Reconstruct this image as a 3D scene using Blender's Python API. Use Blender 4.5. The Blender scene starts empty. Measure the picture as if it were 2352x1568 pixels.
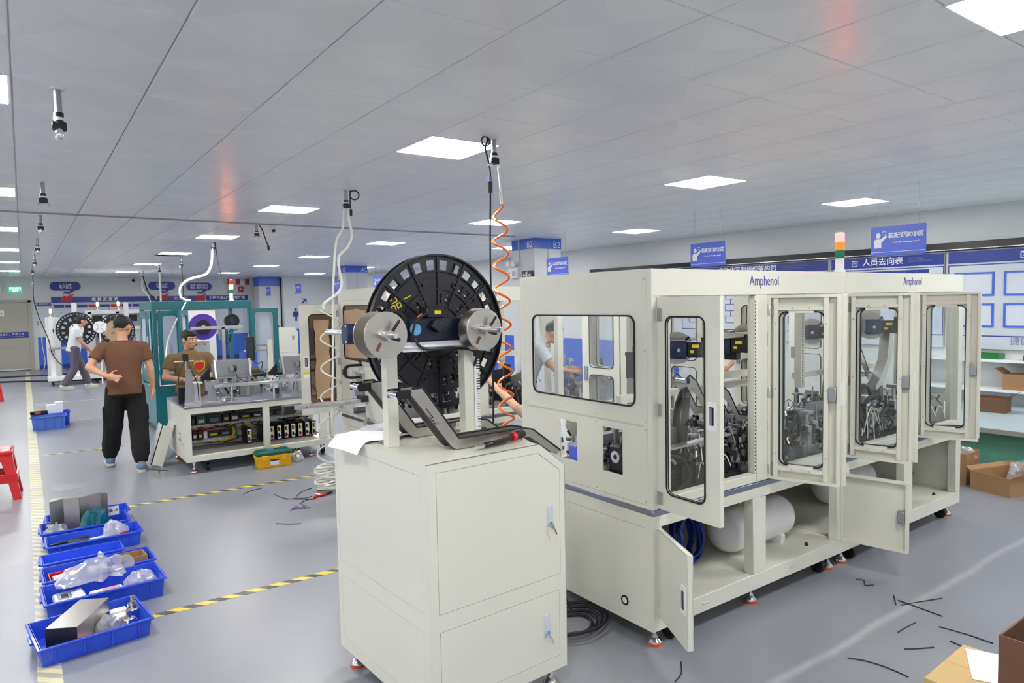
import bpy, bmesh, math, random
from mathutils import Vector, Matrix, geometry
random.seed(7)
PI = math.pi
SC = bpy.context.scene
COL = SC.collection

# ---------------- camera ----------------
cam_data = bpy.data.cameras.new('camera')
cam_data.sensor_width = 36.0
cam_data.lens = 1568.0 / 2352.0 * 36.0
cam_data.clip_start = 0.05
cam_data.clip_end = 100
cam = bpy.data.objects.new('camera', cam_data)
COL.objects.link(cam)
def cam_rot(yaw, pit, rol):
    f = Vector((-math.sin(yaw) * math.cos(pit), math.cos(yaw) * math.cos(pit), math.sin(pit)))
    r = Vector((math.cos(yaw), math.sin(yaw), 0)); u = r.cross(f)
    c, s = math.cos(rol), math.sin(rol)
    a = r * c + u * s; b = u * c - r * s
    return Matrix((a, b, -f)).transposed()
CR = cam_rot(math.radians(-35.53), math.radians(-3.27), math.radians(-1.127))
CP = Vector((0, 0, 1.75))
cam.matrix_world = Matrix.Translation(CP) @ CR.to_4x4()
SC.camera = cam

# ---------------- world, exposure ----------------
world = bpy.data.worlds.new('world'); SC.world = world
world.use_nodes = True
world.node_tree.nodes['Background'].inputs[0].default_value = (0.80, 0.86, 0.92, 1)
world.node_tree.nodes['Background'].inputs[1].default_value = 0.25
vs = SC.view_settings
vs.view_transform = 'Standard'; vs.look = 'None'; vs.gamma = 1.0; vs.use_curve_mapping = False
vs.exposure = 1.1
cy = SC.cycles
cy.max_bounces = 8; cy.diffuse_bounces = 5; cy.glossy_bounces = 3; cy.transmission_bounces = 4; cy.transparent_max_bounces = 12
cy.caustics_reflective = False; cy.caustics_refractive = False
cy.use_adaptive_sampling = True; cy.adaptive_threshold = 0.12; cy.adaptive_min_samples = 16
PANEL_POWER = 21.0
H = 2.80          # ceiling height
TILE = 0.53; TX0 = 0.008; TY0 = 2.21

# ---------------- helpers ----------------
def lin(c):
    return tuple((x / 12.92 if x <= 0.04045 else ((x + 0.055) / 1.055) ** 2.4) for x in c)
def rgb(r, g, b):
    return lin((r / 255.0, g / 255.0, b / 255.0)) + (1.0,)
MATS = {}
def mat(name, col, rough=0.5, metal=0.0, var=0.06, scale=8.0, bump=0.0, bscale=60.0, emit=0.0, ecol=None, coat=0.0, spec=0.5, trans=0.0, stretch=None):
    """principled material with procedural colour variation and fine relief"""
    m = bpy.data.materials.new(name); m.use_nodes = True
    nt = m.node_tree; N = nt.nodes; L = nt.links; b = N['Principled BSDF']
    b.inputs['Roughness'].default_value = rough; b.inputs['Metallic'].default_value = metal
    b.inputs['Specular IOR Level'].default_value = spec
    b.inputs['Coat Weight'].default_value = coat
    if trans: b.inputs['Transmission Weight'].default_value = trans
    tc = N.new('ShaderNodeTexCoord'); mp = N.new('ShaderNodeMapping')
    L.new(tc.outputs['Object'], mp.inputs[0])
    if stretch: mp.inputs['Scale'].default_value = stretch
    nz = N.new('ShaderNodeTexNoise'); nz.inputs['Scale'].default_value = scale; nz.inputs['Detail'].default_value = 3
    L.new(mp.outputs[0], nz.inputs['Vector'])
    mx = N.new('ShaderNodeMix'); mx.data_type = 'RGBA'
    mx.inputs[6].default_value = tuple(max(0, x * (1 - var)) for x in col[:3]) + (1,)
    mx.inputs[7].default_value = tuple(min(1, x * (1 + var)) for x in col[:3]) + (1,)
    L.new(nz.outputs[0], mx.inputs[0]); L.new(mx.outputs[2], b.inputs['Base Color'])
    if bump:
        n2 = N.new('ShaderNodeTexNoise'); n2.inputs['Scale'].default_value = bscale; n2.inputs['Detail'].default_value = 4
        L.new(mp.outputs[0], n2.inputs['Vector'])
        bp = N.new('ShaderNodeBump'); bp.inputs['Strength'].default_value = bump; bp.inputs['Distance'].default_value = 0.01
        L.new(n2.outputs[0], bp.inputs['Height']); L.new(bp.outputs[0], b.inputs['Normal'])
    if emit:
        b.inputs['Emission Color'].default_value = ecol or col; b.inputs['Emission Strength'].default_value = emit
    MATS[name] = m
    return m
def glassy(name, tint, gloss=0.08, rough=0.03, haze=0.0, hcol=(0.8, 0.8, 0.8, 1)):
    """thin clear sheet: transmits straight through, with a fresnel reflection"""
    m = bpy.data.materials.new(name); m.use_nodes = True
    nt = m.node_tree; N = nt.nodes; L = nt.links; N.remove(N['Principled BSDF'])
    out = N['Material Output']
    t = N.new('ShaderNodeBsdfTransparent'); t.inputs[0].default_value = tint
    g = N.new('ShaderNodeBsdfGlossy'); g.inputs['Roughness'].default_value = rough; g.inputs[0].default_value = (1, 1, 1, 1)
    lw = N.new('ShaderNodeLayerWeight'); lw.inputs[0].default_value = 0.25
    ad = N.new('ShaderNodeMath'); ad.operation = 'MULTIPLY_ADD'; ad.inputs[1].default_value = 0.2; ad.inputs[2].default_value = gloss
    L.new(lw.outputs['Facing'], ad.inputs[0])
    mx = N.new('ShaderNodeMixShader'); L.new(ad.outputs[0], mx.inputs[0]); L.new(t.outputs[0], mx.inputs[1]); L.new(g.outputs[0], mx.inputs[2])
    last = mx
    if haze:
        d = N.new('ShaderNodeBsdfDiffuse'); d.inputs[0].default_value = hcol
        m2 = N.new('ShaderNodeMixShader'); m2.inputs[0].default_value = haze
        L.new(mx.outputs[0], m2.inputs[1]); L.new(d.outputs[0], m2.inputs[2]); last = m2
    L.new(last.outputs[0], out.inputs[0])
    MATS[name] = m
    return m
def M(n): return MATS[n]

def basis(d):
    d = Vector(d).normalized()
    a = Vector((0, 0, 1)) if abs(d.z) < 0.9 else Vector((1, 0, 0))
    u = d.cross(a).normalized(); return u, d.cross(u).normalized(), d
class MB:
    """collects shapes, builds them as ONE mesh object"""
    def __init__(s): s.v = []; s.f = []; s.T = None
    def add(s, vs, fs):
        o = len(s.v)
        if s.T is not None: vs = [s.T @ Vector(p) for p in vs]
        s.v += [tuple(p) for p in vs]; s.f += [tuple(i + o for i in f) for f in fs]; return s
    def bx(s, x0, x1, y0, y1, z0, z1):
        return s.add([(x0, y0, z0), (x1, y0, z0), (x1, y1, z0), (x0, y1, z0), (x0, y0, z1), (x1, y0, z1), (x1, y1, z1), (x0, y1, z1)],
                     [(0, 3, 2, 1), (4, 5, 6, 7), (0, 1, 5, 4), (1, 2, 6, 5), (2, 3, 7, 6), (3, 0, 4, 7)])
    def box(s, c, d, R=None):
        x, y, z = d[0] / 2, d[1] / 2, d[2] / 2
        vs = [Vector(p) for p in ((-x, -y, -z), (x, -y, -z), (x, y, -z), (-x, y, -z), (-x, -y, z), (x, -y, z), (x, y, z), (-x, y, z))]
        if R is not None:
            if not isinstance(R, Matrix): R = Matrix.Rotation(R, 3, 'Z')
            vs = [R @ p for p in vs]
        c = Vector(c)
        return s.add([p + c for p in vs], [(0, 3, 2, 1), (4, 5, 6, 7), (0, 1, 5, 4), (1, 2, 6, 5), (2, 3, 7, 6), (3, 0, 4, 7)])
    def beam(s, p0, p1, w, h, up=(0, 0, 1)):
        p0 = Vector(p0); p1 = Vector(p1); d = p1 - p0; L = d.length; d.normalize()
        up = Vector(up)
        if abs(d.dot(up)) > 0.98: up = Vector((0, 1, 0))
        x = d.cross(up).normalized(); z = x.cross(d)
        R = Matrix((x, d, z)).transposed()
        return s.box((p0 + p1) / 2, (w, L, h), R)
    def ring(s, c, u, v, ru, rv, n, ph=0):
        return [Vector(c) + u * (math.cos(ph + 2 * PI * i / n) * ru) + v * (math.sin(ph + 2 * PI * i / n) * rv) for i in range(n)]
    def stack(s, rings, cap=True):
        n = len(rings[0]); vs = [p for r in rings for p in r]; fs = []
        for k in range(len(rings) - 1):
            for i in range(n):
                j = (i + 1) % n
                fs.append((k * n + i, k * n + j, (k + 1) * n + j, (k + 1) * n + i))
        if cap:
            fs.append(tuple(range(n))[::-1]); fs.append(tuple((len(rings) - 1) * n + i for i in range(n)))
        return s.add(vs, fs)
    def cyl(s, p0, p1, r0, r1=None, n=16, cap=True):
        r1 = r0 if r1 is None else r1
        p0 = Vector(p0); p1 = Vector(p1); u, v, d = basis(p1 - p0)
        return s.stack([s.ring(p0, u, v, r0, r0, n), s.ring(p1, u, v, r1, r1, n)], cap)
    def lathe(s, prof, c=(0, 0, 0), ax=(0, 0, 1), n=24, cap=True):
        u, v, d = basis(ax); c = Vector(c)
        return s.stack([s.ring(c + d * h, u, v, r, r, n) for r, h in prof], cap)
    def annulus(s, c, ax, ri, ro, th, n=32):
        u, v, d = basis(ax); c = Vector(c)
        rr = [s.ring(c, u, v, ri, ri, n), s.ring(c, u, v, ro, ro, n), s.ring(c + d * th, u, v, ro, ro, n), s.ring(c + d * th, u, v, ri, ri, n)]
        return s.stack(rr + [rr[0]], False)
    def tube(s, pts, r, n=8, cap=True):
        pts = [Vector(p) for p in pts]; rings = []
        t = (pts[1] - pts[0]).normalized(); u, v, _ = basis(t)
        for i, p in enumerate(pts):
            if i == 0: t2 = pts[1] - pts[0]
            elif i == len(pts) - 1: t2 = pts[-1] - pts[-2]
            else: t2 = pts[i + 1] - pts[i - 1]
            if t2.length < 1e-9: t2 = t
            t2 = t2.normalized(); u = (u - t2 * u.dot(t2)).normalized(); v = t2.cross(u); t = t2
            rr = r[i] if isinstance(r, (list, tuple)) else r
            rings.append(s.ring(p, u, v, rr, rr, n))
        return s.stack(rings, cap)
    def sph(s, c, r, n=12, m=8, R=None):
        if not isinstance(r, (tuple, list)): r = (r, r, r)
        c = Vector(c); vs = []; fs = []
        for k in range(1, m):
            th = PI * k / m
            for i in range(n):
                p = Vector((r[0] * math.sin(th) * math.cos(2 * PI * i / n), r[1] * math.sin(th) * math.sin(2 * PI * i / n), r[2] * math.cos(th)))
                vs.append(c + (R @ p if R is not None else p))
        t = Vector((0, 0, r[2])); b = -t
        vs.append(c + (R @ t if R is not None else t)); vs.append(c + (R @ b if R is not None else b))
        T = len(vs) - 2
        for k in range(m - 2):
            for i in range(n):
                j = (i + 1) % n; fs.append((k * n + i, (k + 1) * n + i, (k + 1) * n + j, k * n + j))
        for i in range(n):
            j = (i + 1) % n; fs.append((T, i, j)); fs.append((T + 1, (m - 2) * n + j, (m - 2) * n + i))
        return s.add(vs, fs)
    def cap(s, p0, p1, r0, r1, n=10):
        """tapered capsule"""
        p0 = Vector(p0); p1 = Vector(p1); u, v, d = basis(p1 - p0); rings = []
        for a in (-75, -45, -15): rings.append(s.ring(p0 + d * (r0 * math.sin(math.radians(a))), u, v, r0 * math.cos(math.radians(a)), r0 * math.cos(math.radians(a)), n))
        for a in (15, 45, 75): rings.append(s.ring(p1 + d * (r1 * math.sin(math.radians(a))), u, v, r1 * math.cos(math.radians(a)), r1 * math.cos(math.radians(a)), n))
        return s.stack(rings)
    def prism(s, poly, ax, a0, a1):
        return s.plate(poly, [], ax, a0, a1)
    def plate(s, outer, holes, ax, a0, a1):
        """polygon with holes in the plane normal to ax ('x': (y,z), 'y': (x,z), 'z': (x,y)), from a0 to a1"""
        def P(q, a):
            return {'x': (a, q[0], q[1]), 'y': (q[0], a, q[1]), 'z': (q[0], q[1], a)}[ax]
        loops = [list(outer)] + [list(h) for h in holes]
        flat = [q for l in loops for q in l]
        tris = geometry.tessellate_polygon([[Vector((q[0], q[1], 0)) for q in l] for l in loops])
        n = len(flat)
        vs = [P(q, a0) for q in flat] + [P(q, a1) for q in flat]
        fs = [tuple(t) for t in tris] + [tuple(i + n for i in t[::-1]) for t in tris]
        k = 0
        for l in loops:
            for i in range(len(l)):
                j = (i + 1) % len(l); fs.append((k + i, k + j, n + k + j, n + k + i))
            k += len(l)
        return s.add(vs, fs)
    def frame(s, x0, x1, z0, z1, r, w, ax, a0, a1, n=6):
        """rounded rectangular ring of width w growing outward"""
        if n == 1: return s.plate(rect(x0 - w, x1 + w, z0 - w, z1 + w), [rect(x0, x1, z0, z1)], ax, a0, a1)
        return s.plate(rrect(x0 - w, x1 + w, z0 - w, z1 + w, r + w, n), [rrect(x0, x1, z0, z1, r, n)], ax, a0, a1)
    def mesh(s, name):
        me = bpy.data.meshes.new(name); me.from_pydata(s.v, [], s.f); me.update()
        bm = bmesh.new(); bm.from_mesh(me); bmesh.ops.recalc_face_normals(bm, faces=bm.faces); bm.to_mesh(me); bm.free()
        for p in me.polygons: p.use_smooth = True
        me.set_sharp_from_angle(angle=math.radians(32))
        return me
    def build(s, name, m, parent=None, bev=0.0, seg=1, loc=None, kind=None, label=None):
        me = s.mesh(name); me.materials.append(M(m) if isinstance(m, str) else m)
        o = bpy.data.objects.new(name, me); COL.objects.link(o)
        if parent is not None: o.parent = parent
        if loc: o.location = loc
        if bev:
            b = o.modifiers.new('bevel', 'BEVEL'); b.width = bev; b.segments = seg; b.limit_method = 'ANGLE'; b.angle_limit = math.radians(40)
        if kind: o['kind'] = kind
        if label: o['label'] = label
        return o
def rrect(x0, x1, z0, z1, r, n=6):
    out = []
    for cx, cz, a in ((x1 - r, z1 - r, 0), (x0 + r, z1 - r, 90), (x0 + r, z0 + r, 180), (x1 - r, z0 + r, 270)):
        for i in range(n + 1):
            t = math.radians(a + 90 * i / n); out.append((cx + r * math.cos(t), cz + r * math.sin(t)))
    return out
def rect(x0, x1, z0, z1): return [(x0, z0), (x1, z0), (x1, z1), (x0, z1)]
def tag(o, label, cat, group=None, kind=None):
    if label: o['label'] = label
    if cat: o['category'] = cat
    if group: o['group'] = group
    if kind: o['kind'] = kind
    return o
def thing(name, label, cat, loc=(0, 0, 0), rz=0.0, group=None, kind=None):
    o = bpy.data.objects.new(name, None); COL.objects.link(o)
    o.empty_display_size = 0.1; o.location = loc; o.rotation_euler = (0, 0, rz)
    return tag(o, label, cat, group, kind)
def copy_tree(o, loc=None, rz=None, label=None, parent=None):
    kids = list(o.children)
    c = o.copy(); COL.objects.link(c)
    if parent is not None: c.parent = parent
    if loc is not None: c.location = loc
    if rz is not None: c.rotation_euler = (0, 0, rz)
    if label: c['label'] = label
    for k in kids: copy_tree(k, parent=c)
    return c
def text_mesh(body, size, align='CENTER', shear=0.0, width=1.0, bold=0.0):
    cu = bpy.data.curves.new('lettering', 'FONT'); cu.body = body; cu.size = size; cu.align_x = align; cu.align_y = 'CENTER'
    cu.extrude = 0.0006; cu.shear = shear; cu.offset = bold; cu.resolution_u = 2
    o = bpy.data.objects.new('lettering', cu); COL.objects.link(o)
    dg = bpy.context.evaluated_depsgraph_get(); me = bpy.data.meshes.new_from_object(o.evaluated_get(dg))
    bpy.data.objects.remove(o)
    if width != 1.0:
        for v in me.vertices: v.co.x *= width
    return me
FACE = {'-y': Matrix(((1, 0, 0), (0, 0, -1), (0, 1, 0))), '-x': Matrix(((0, 0, -1), (-1, 0, 0), (0, 1, 0))), '+y': Matrix(((-1, 0, 0), (0, 0, 1), (0, 1, 0))), '+x': Matrix(((0, 0, 1), (1, 0, 0), (0, 1, 0))), '+z': Matrix(((1, 0, 0), (0, 1, 0), (0, 0, 1)))}
def text(body, size, m, parent, loc, face='-y', align='CENTER', name='lettering', width=1.0, bold=0.0, R=None):
    me = text_mesh(body, size, align, width=width, bold=bold); me.materials.clear(); me.materials.append(M(m))
    o = bpy.data.objects.new(name, me); COL.objects.link(o); o.parent = parent
    o.matrix_local = Matrix.Translation(loc) @ (R or FACE[face]).to_4x4()
    return o
def spline(pts, n=8, closed=False):
    """catmull-rom through points"""
    P = [Vector(p) for p in pts]; out = []
    for i in range(len(P) - 1):
        p0 = P[i - 1] if i else P[0] * 2 - P[1]; p1 = P[i]; p2 = P[i + 1]; p3 = P[i + 2] if i + 2 < len(P) else P[-1] * 2 - P[-2]
        for k in range(n):
            t = k / n
            out.append(0.5 * ((2 * p1) + (p2 - p0) * t + (2 * p0 - 5 * p1 + 4 * p2 - p3) * t * t + (3 * p1 - p0 - 3 * p2 + p3) * t ** 3))
    out.append(P[-1]); return out
def helix(p0, p1, r, turns, n=14, r1=None, ph=0.0):
    p0 = Vector(p0); p1 = Vector(p1); u, v, d = basis(p1 - p0); N = int(turns * n); r1 = r if r1 is None else r1
    return [p0 + (p1 - p0) * (i / N) + (u * math.cos(ph + 2 * PI * i / n) + v * math.sin(ph + 2 * PI * i / n)) * (r + (r1 - r) * i / N) for i in range(N + 1)]

# ---------------- materials ----------------
mat('cream', rgb(222, 221, 209), 0.38, var=0.015, scale=1.5, bump=0.03, bscale=500, coat=0.12)
mat('cream_shade', rgb(205, 203, 188), 0.45, var=0.03, scale=3)
mat('white', rgb(236, 237, 238), 0.4, var=0.02)
mat('white_gloss', rgb(238, 238, 240), 0.18, var=0.01, coat=0.3)
mat('wall_paint', rgb(216, 219, 220), 0.6, var=0.02, scale=1.2, bump=0.04, bscale=120)
mat('blue_paint', rgb(66, 108, 212), 0.3, var=0.04, scale=2)
mat('sign_blue', rgb(80, 106, 220), 0.35, var=0.02)
mat('board_blue', rgb(40, 58, 146), 0.3, var=0.04)
mat('print_white', rgb(240, 241, 246), 0.5, var=0.01)
mat('print_pink', rgb(226, 158, 156), 0.5, var=0.03)
mat('print_grey', rgb(120, 128, 170), 0.5, var=0.02)
mat('print_blue', rgb(48, 40, 160), 0.5, var=0.02)
mat('print_black', rgb(30, 30, 34), 0.5, var=0.02)
mat('print_red', rgb(196, 40, 40), 0.5, var=0.02)
mat('board_grey', rgb(206, 211, 220), 0.35, var=0.02)
mat('paper', rgb(242, 243, 245), 0.6, var=0.02, scale=20)
mat('black_plastic', rgb(24, 24, 28), 0.35, var=0.15, scale=12)
mat('black_reel', rgb(26, 27, 36), 0.38, var=0.2, scale=9, bump=0.06, bscale=80)
mat('black_rubber', rgb(18, 18, 19), 0.6, var=0.1)
mat('black_cloth', rgb(16, 16, 19), 0.9, var=0.3, scale=6, bump=0.35, bscale=14)
mat('navy', rgb(34, 44, 84), 0.35, var=0.1)
mat('navy_dark', rgb(20, 26, 50), 0.35, var=0.1)
mat('steel', rgb(205, 202, 198), 0.28, 1.0, var=0.06, scale=30, stretch=(1, 1, 12))
mat('steel_brushed', rgb(196, 190, 184), 0.34, 1.0, var=0.12, scale=14, bump=0.03, bscale=200)
mat('aluminium', rgb(205, 207, 212), 0.35, 1.0, var=0.06, scale=20)
mat('alu_dull', rgb(165, 168, 174), 0.45, 0.9, var=0.1, scale=10)
mat('zinc', rgb(150, 155, 172), 0.3, 1.0, var=0.08, scale=10)
mat('chrome', rgb(225, 226, 230), 0.12, 1.0, var=0.02)
mat('dark_metal', rgb(62, 63, 68), 0.4, 0.8, var=0.15)
mat('foot_orange', rgb(214, 84, 36), 0.55, var=0.08)
mat('hose_orange', rgb(245, 118, 40), 0.3, var=0.05, coat=0.3)
mat('hose_white', rgb(232, 232, 226), 0.3, var=0.02, coat=0.2)
mat('hose_clear', rgb(236, 236, 226), 0.15, var=0.03, trans=0.15)
mat('hose_blue', rgb(24, 44, 130), 0.35, var=0.08)
mat('hose_green', rgb(30, 120, 60), 0.35, var=0.08)
mat('yellow_label', rgb(240, 214, 40), 0.5, var=0.03)
mat('sky_label', rgb(96, 170, 214), 0.5, var=0.03)
mat('carton_tan', rgb(206, 174, 122), 0.75, var=0.05, scale=5, bump=0.04, bscale=90)
mat('cardboard', rgb(166, 126, 88), 0.75, var=0.07, scale=5, bump=0.05, bscale=90)
mat('cardboard_light', rgb(186, 158, 126), 0.75, var=0.06, scale=5, bump=0.05, bscale=90)
mat('cardboard_dark', rgb(112, 78, 58), 0.75, var=0.08, scale=5, bump=0.05, bscale=90)
mat('crate_blue', rgb(44, 84, 222), 0.35, var=0.05, scale=5, coat=0.1)
mat('crate_blue_worn', rgb(78, 116, 206), 0.5, var=0.12, scale=9)
mat('red_plastic', rgb(206, 20, 28), 0.25, var=0.04, coat=0.3)
mat('toolbox_yellow', rgb(246, 184, 14), 0.35, var=0.03)
mat('toolbox_green', rgb(14, 92, 78), 0.4, var=0.05)
mat('teal', rgb(24, 116, 124), 0.32, var=0.03, coat=0.2)
mat('purple', rgb(82, 50, 160), 0.35, var=0.05)
mat('skin', rgb(208, 156, 124), 0.5, var=0.05, scale=10)
mat('skin_pale', rgb(224, 180, 152), 0.5, var=0.05, scale=10)
mat('hair', rgb(22, 19, 20), 0.55, var=0.3, scale=40, bump=0.5, bscale=160)
mat('hair_brown', rgb(52, 34, 28), 0.55, var=0.3, scale=40, bump=0.5, bscale=160)
mat('shirt_brown', rgb(108, 72, 52), 0.9, var=0.05, scale=5, bump=0.5, bscale=9, stretch=(1.6, 1.6, 0.5))
mat('shirt_olive', rgb(122, 100, 66), 0.9, var=0.22, scale=45, bump=0.35, bscale=11)
mat('shirt_grey', rgb(206, 210, 216), 0.9, var=0.04, scale=6, bump=0.4, bscale=9)
mat('shirt_white', rgb(228, 228, 230), 0.9, var=0.12, scale=14, bump=0.4, bscale=9)
mat('trousers_grey', rgb(98, 92, 104), 0.9, var=0.08, scale=6, bump=0.45, bscale=9)
mat('denim', rgb(52, 60, 84), 0.9, var=0.12, scale=20, bump=0.3, bscale=12)
mat('shoe_white', rgb(206, 202, 190), 0.6, var=0.08, scale=20)
mat('shoe_blue', rgb(104, 132, 160), 0.6, var=0.2, scale=25)
mat('pcb_green', rgb(30, 110, 80), 0.5, var=0.2, scale=60)
mat('wire_red', rgb(150, 30, 26), 0.45, var=0.1)
mat('wire_yellow', rgb(214, 180, 40), 0.45, var=0.1)
mat('wire_black', rgb(30, 30, 36), 0.45, var=0.1)
mat('wire_purple', rgb(96, 70, 130), 0.45, var=0.1)
mat('bench_grey', rgb(176, 196, 200), 0.3, var=0.03)
mat('bench_green', rgb(96, 160, 140), 0.5, var=0.05)
mat('door_grey', rgb(176, 174, 160), 0.45, var=0.03, scale=2)
mat('fabric_white', rgb(232, 232, 236), 0.9, var=0.04, bump=0.5, bscale=18)
mat('bag_teal', rgb(20, 104, 120), 0.25, var=0.15, scale=10, bump=0.5, bscale=24)
mat('void_shade_colour', rgb(40, 44, 46), 0.8, var=0.3, scale=12)
mat('led', (1, 1, 1, 1), 0.5, emit=PANEL_POWER, ecol=(1.0, 0.99, 0.955, 1), var=0.0)
mat('lamp_amber', rgb(255, 150, 40), 0.3, emit=45, ecol=rgb(255, 120, 24), var=0.02)
mat('lamp_warm', rgb(255, 214, 140), 0.3, emit=2.4, ecol=rgb(255, 200, 110), var=0.02)
mat('lamp_red', rgb(255, 60, 40), 0.3, emit=30, ecol=(1, .01, .01, 1), var=0.02)
mat('lens_red', rgb(206, 40, 34), 0.25, var=0.02)
mat('lens_amber', rgb(240, 110, 30), 0.25, var=0.02, emit=0.6, ecol=rgb(240, 110, 30))
mat('lens_green', rgb(16, 122, 76), 0.25, var=0.02)
mat('exit_green', rgb(20, 150, 100), 0.3, emit=1.2, ecol=rgb(10, 140, 90), var=0.02)
mat('exit_text', rgb(220, 255, 240), 0.3, emit=2.5, ecol=rgb(160, 255, 220), var=0.02)
mat('screen', rgb(30, 34, 40), 0.2, var=0.05)
glassy('clear_pane', (0.97, 0.98, 0.98, 1), 0.03)
glassy('frosted_pane', (0.80, 0.84, 0.90, 1), 0.05, 0.2, haze=0.55, hcol=rgb(220, 228, 240))
glassy('brown_pane', (0.42, 0.30, 0.22, 1), 0.10)
glassy('plastic_film', (0.90, 0.91, 0.93, 1), 0.16, 0.18, haze=0.30, hcol=rgb(235, 236, 240))
# ======================= the room =======================
XL, XR, YF, YB = -6.0, 9.3, -4.5, 25.2
def floor_mat():
    m = bpy.data.materials.new('epoxy_floor'); m.use_nodes = True; nt = m.node_tree; N = nt.nodes; L = nt.links; b = N['Principled BSDF']
    tc = N.new('ShaderNodeTexCoord')
    n1 = N.new('ShaderNodeTexNoise'); n1.inputs['Scale'].default_value = 0.7; n1.inputs['Detail'].default_value = 5
    n2 = N.new('ShaderNodeTexNoise'); n2.inputs['Scale'].default_value = 9; n2.inputs['Detail'].default_value = 6; n2.inputs['Roughness'].default_value = 0.7
    L.new(tc.outputs['Object'], n1.inputs['Vector']); L.new(tc.outputs['Object'], n2.inputs['Vector'])
    mx = N.new('ShaderNodeMix'); mx.data_type = 'RGBA'
    mx.inputs[6].default_value = rgb(126, 129, 138); mx.inputs[7].default_value = rgb(143, 146, 155)
    ad = N.new('ShaderNodeMath'); ad.operation = 'MULTIPLY_ADD'; ad.inputs[1].default_value = 0.4; L.new(n2.outputs[0], ad.inputs[0])
    sc = N.new('ShaderNodeMath'); sc.operation = 'MULTIPLY'; sc.inputs[1].default_value = 0.6; L.new(n1.outputs[0], sc.inputs[0]); L.new(sc.outputs[0], ad.inputs[2])
    L.new(ad.outputs[0], mx.inputs[0])
    # pale scuffed seam of the coating: a worn line running across the floor at the right
    sp = N.new('ShaderNodeSeparateXYZ'); L.new(tc.outputs['Object'], sp.inputs[0])
    dn = N.new('ShaderNodeTexNoise'); dn.inputs['Scale'].default_value = 1.5; L.new(tc.outputs['Object'], dn.inputs['Vector'])
    e1 = N.new('ShaderNodeMath'); e1.operation = 'MULTIPLY_ADD'; e1.inputs[1].default_value = 0.06; e1.inputs[2].default_value = -1.80; L.new(dn.outputs[0], e1.inputs[0])
    e2 = N.new('ShaderNodeMath'); e2.operation = 'ADD'; L.new(sp.outputs[1], e2.inputs[0]); L.new(e1.outputs[0], e2.inputs[1])
    e3 = N.new('ShaderNodeMath'); e3.operation = 'ABSOLUTE'; L.new(e2.outputs[0], e3.inputs[0])
    mr = N.new('ShaderNodeMapRange'); mr.inputs[1].default_value = 0.0; mr.inputs[2].default_value = 0.035; mr.inputs[3].default_value = 0.75; mr.inputs[4].default_value = 0.0; L.new(e3.outputs[0], mr.inputs[0])
    gx = N.new('ShaderNodeMath'); gx.operation = 'GREATER_THAN'; gx.inputs[1].default_value = 2.2; L.new(sp.outputs[0], gx.inputs[0])
    mm = N.new('ShaderNodeMath'); mm.operation = 'MULTIPLY'; L.new(mr.outputs[0], mm.inputs[0]); L.new(gx.outputs[0], mm.inputs[1])
    m3 = N.new('ShaderNodeMath'); m3.operation = 'MULTIPLY'; L.new(mm.outputs[0], m3.inputs[0]); L.new(n2.outputs[0], m3.inputs[1])
    m2 = N.new('ShaderNodeMix'); m2.data_type = 'RGBA'; L.new(m3.outputs[0], m2.inputs[0]); L.new(mx.outputs[2], m2.inputs[6]); m2.inputs[7].default_value = rgb(206, 208, 212)
    L.new(m2.outputs[2], b.inputs['Base Color']); b.inputs['Specular IOR Level'].default_value = 0.8
    rr = N.new('ShaderNodeMapRange'); rr.inputs[3].default_value = 0.27; rr.inputs[4].default_value = 0.42; L.new(n1.outputs[0], rr.inputs[0]); L.new(rr.outputs[0], b.inputs['Roughness'])
    bp = N.new('ShaderNodeBump'); bp.inputs['Strength'].default_value = 0.03; L.new(n1.outputs[0], bp.inputs['Height']); L.new(bp.outputs[0], b.inputs['Normal'])
    MATS['floor'] = m
floor_mat()
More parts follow.
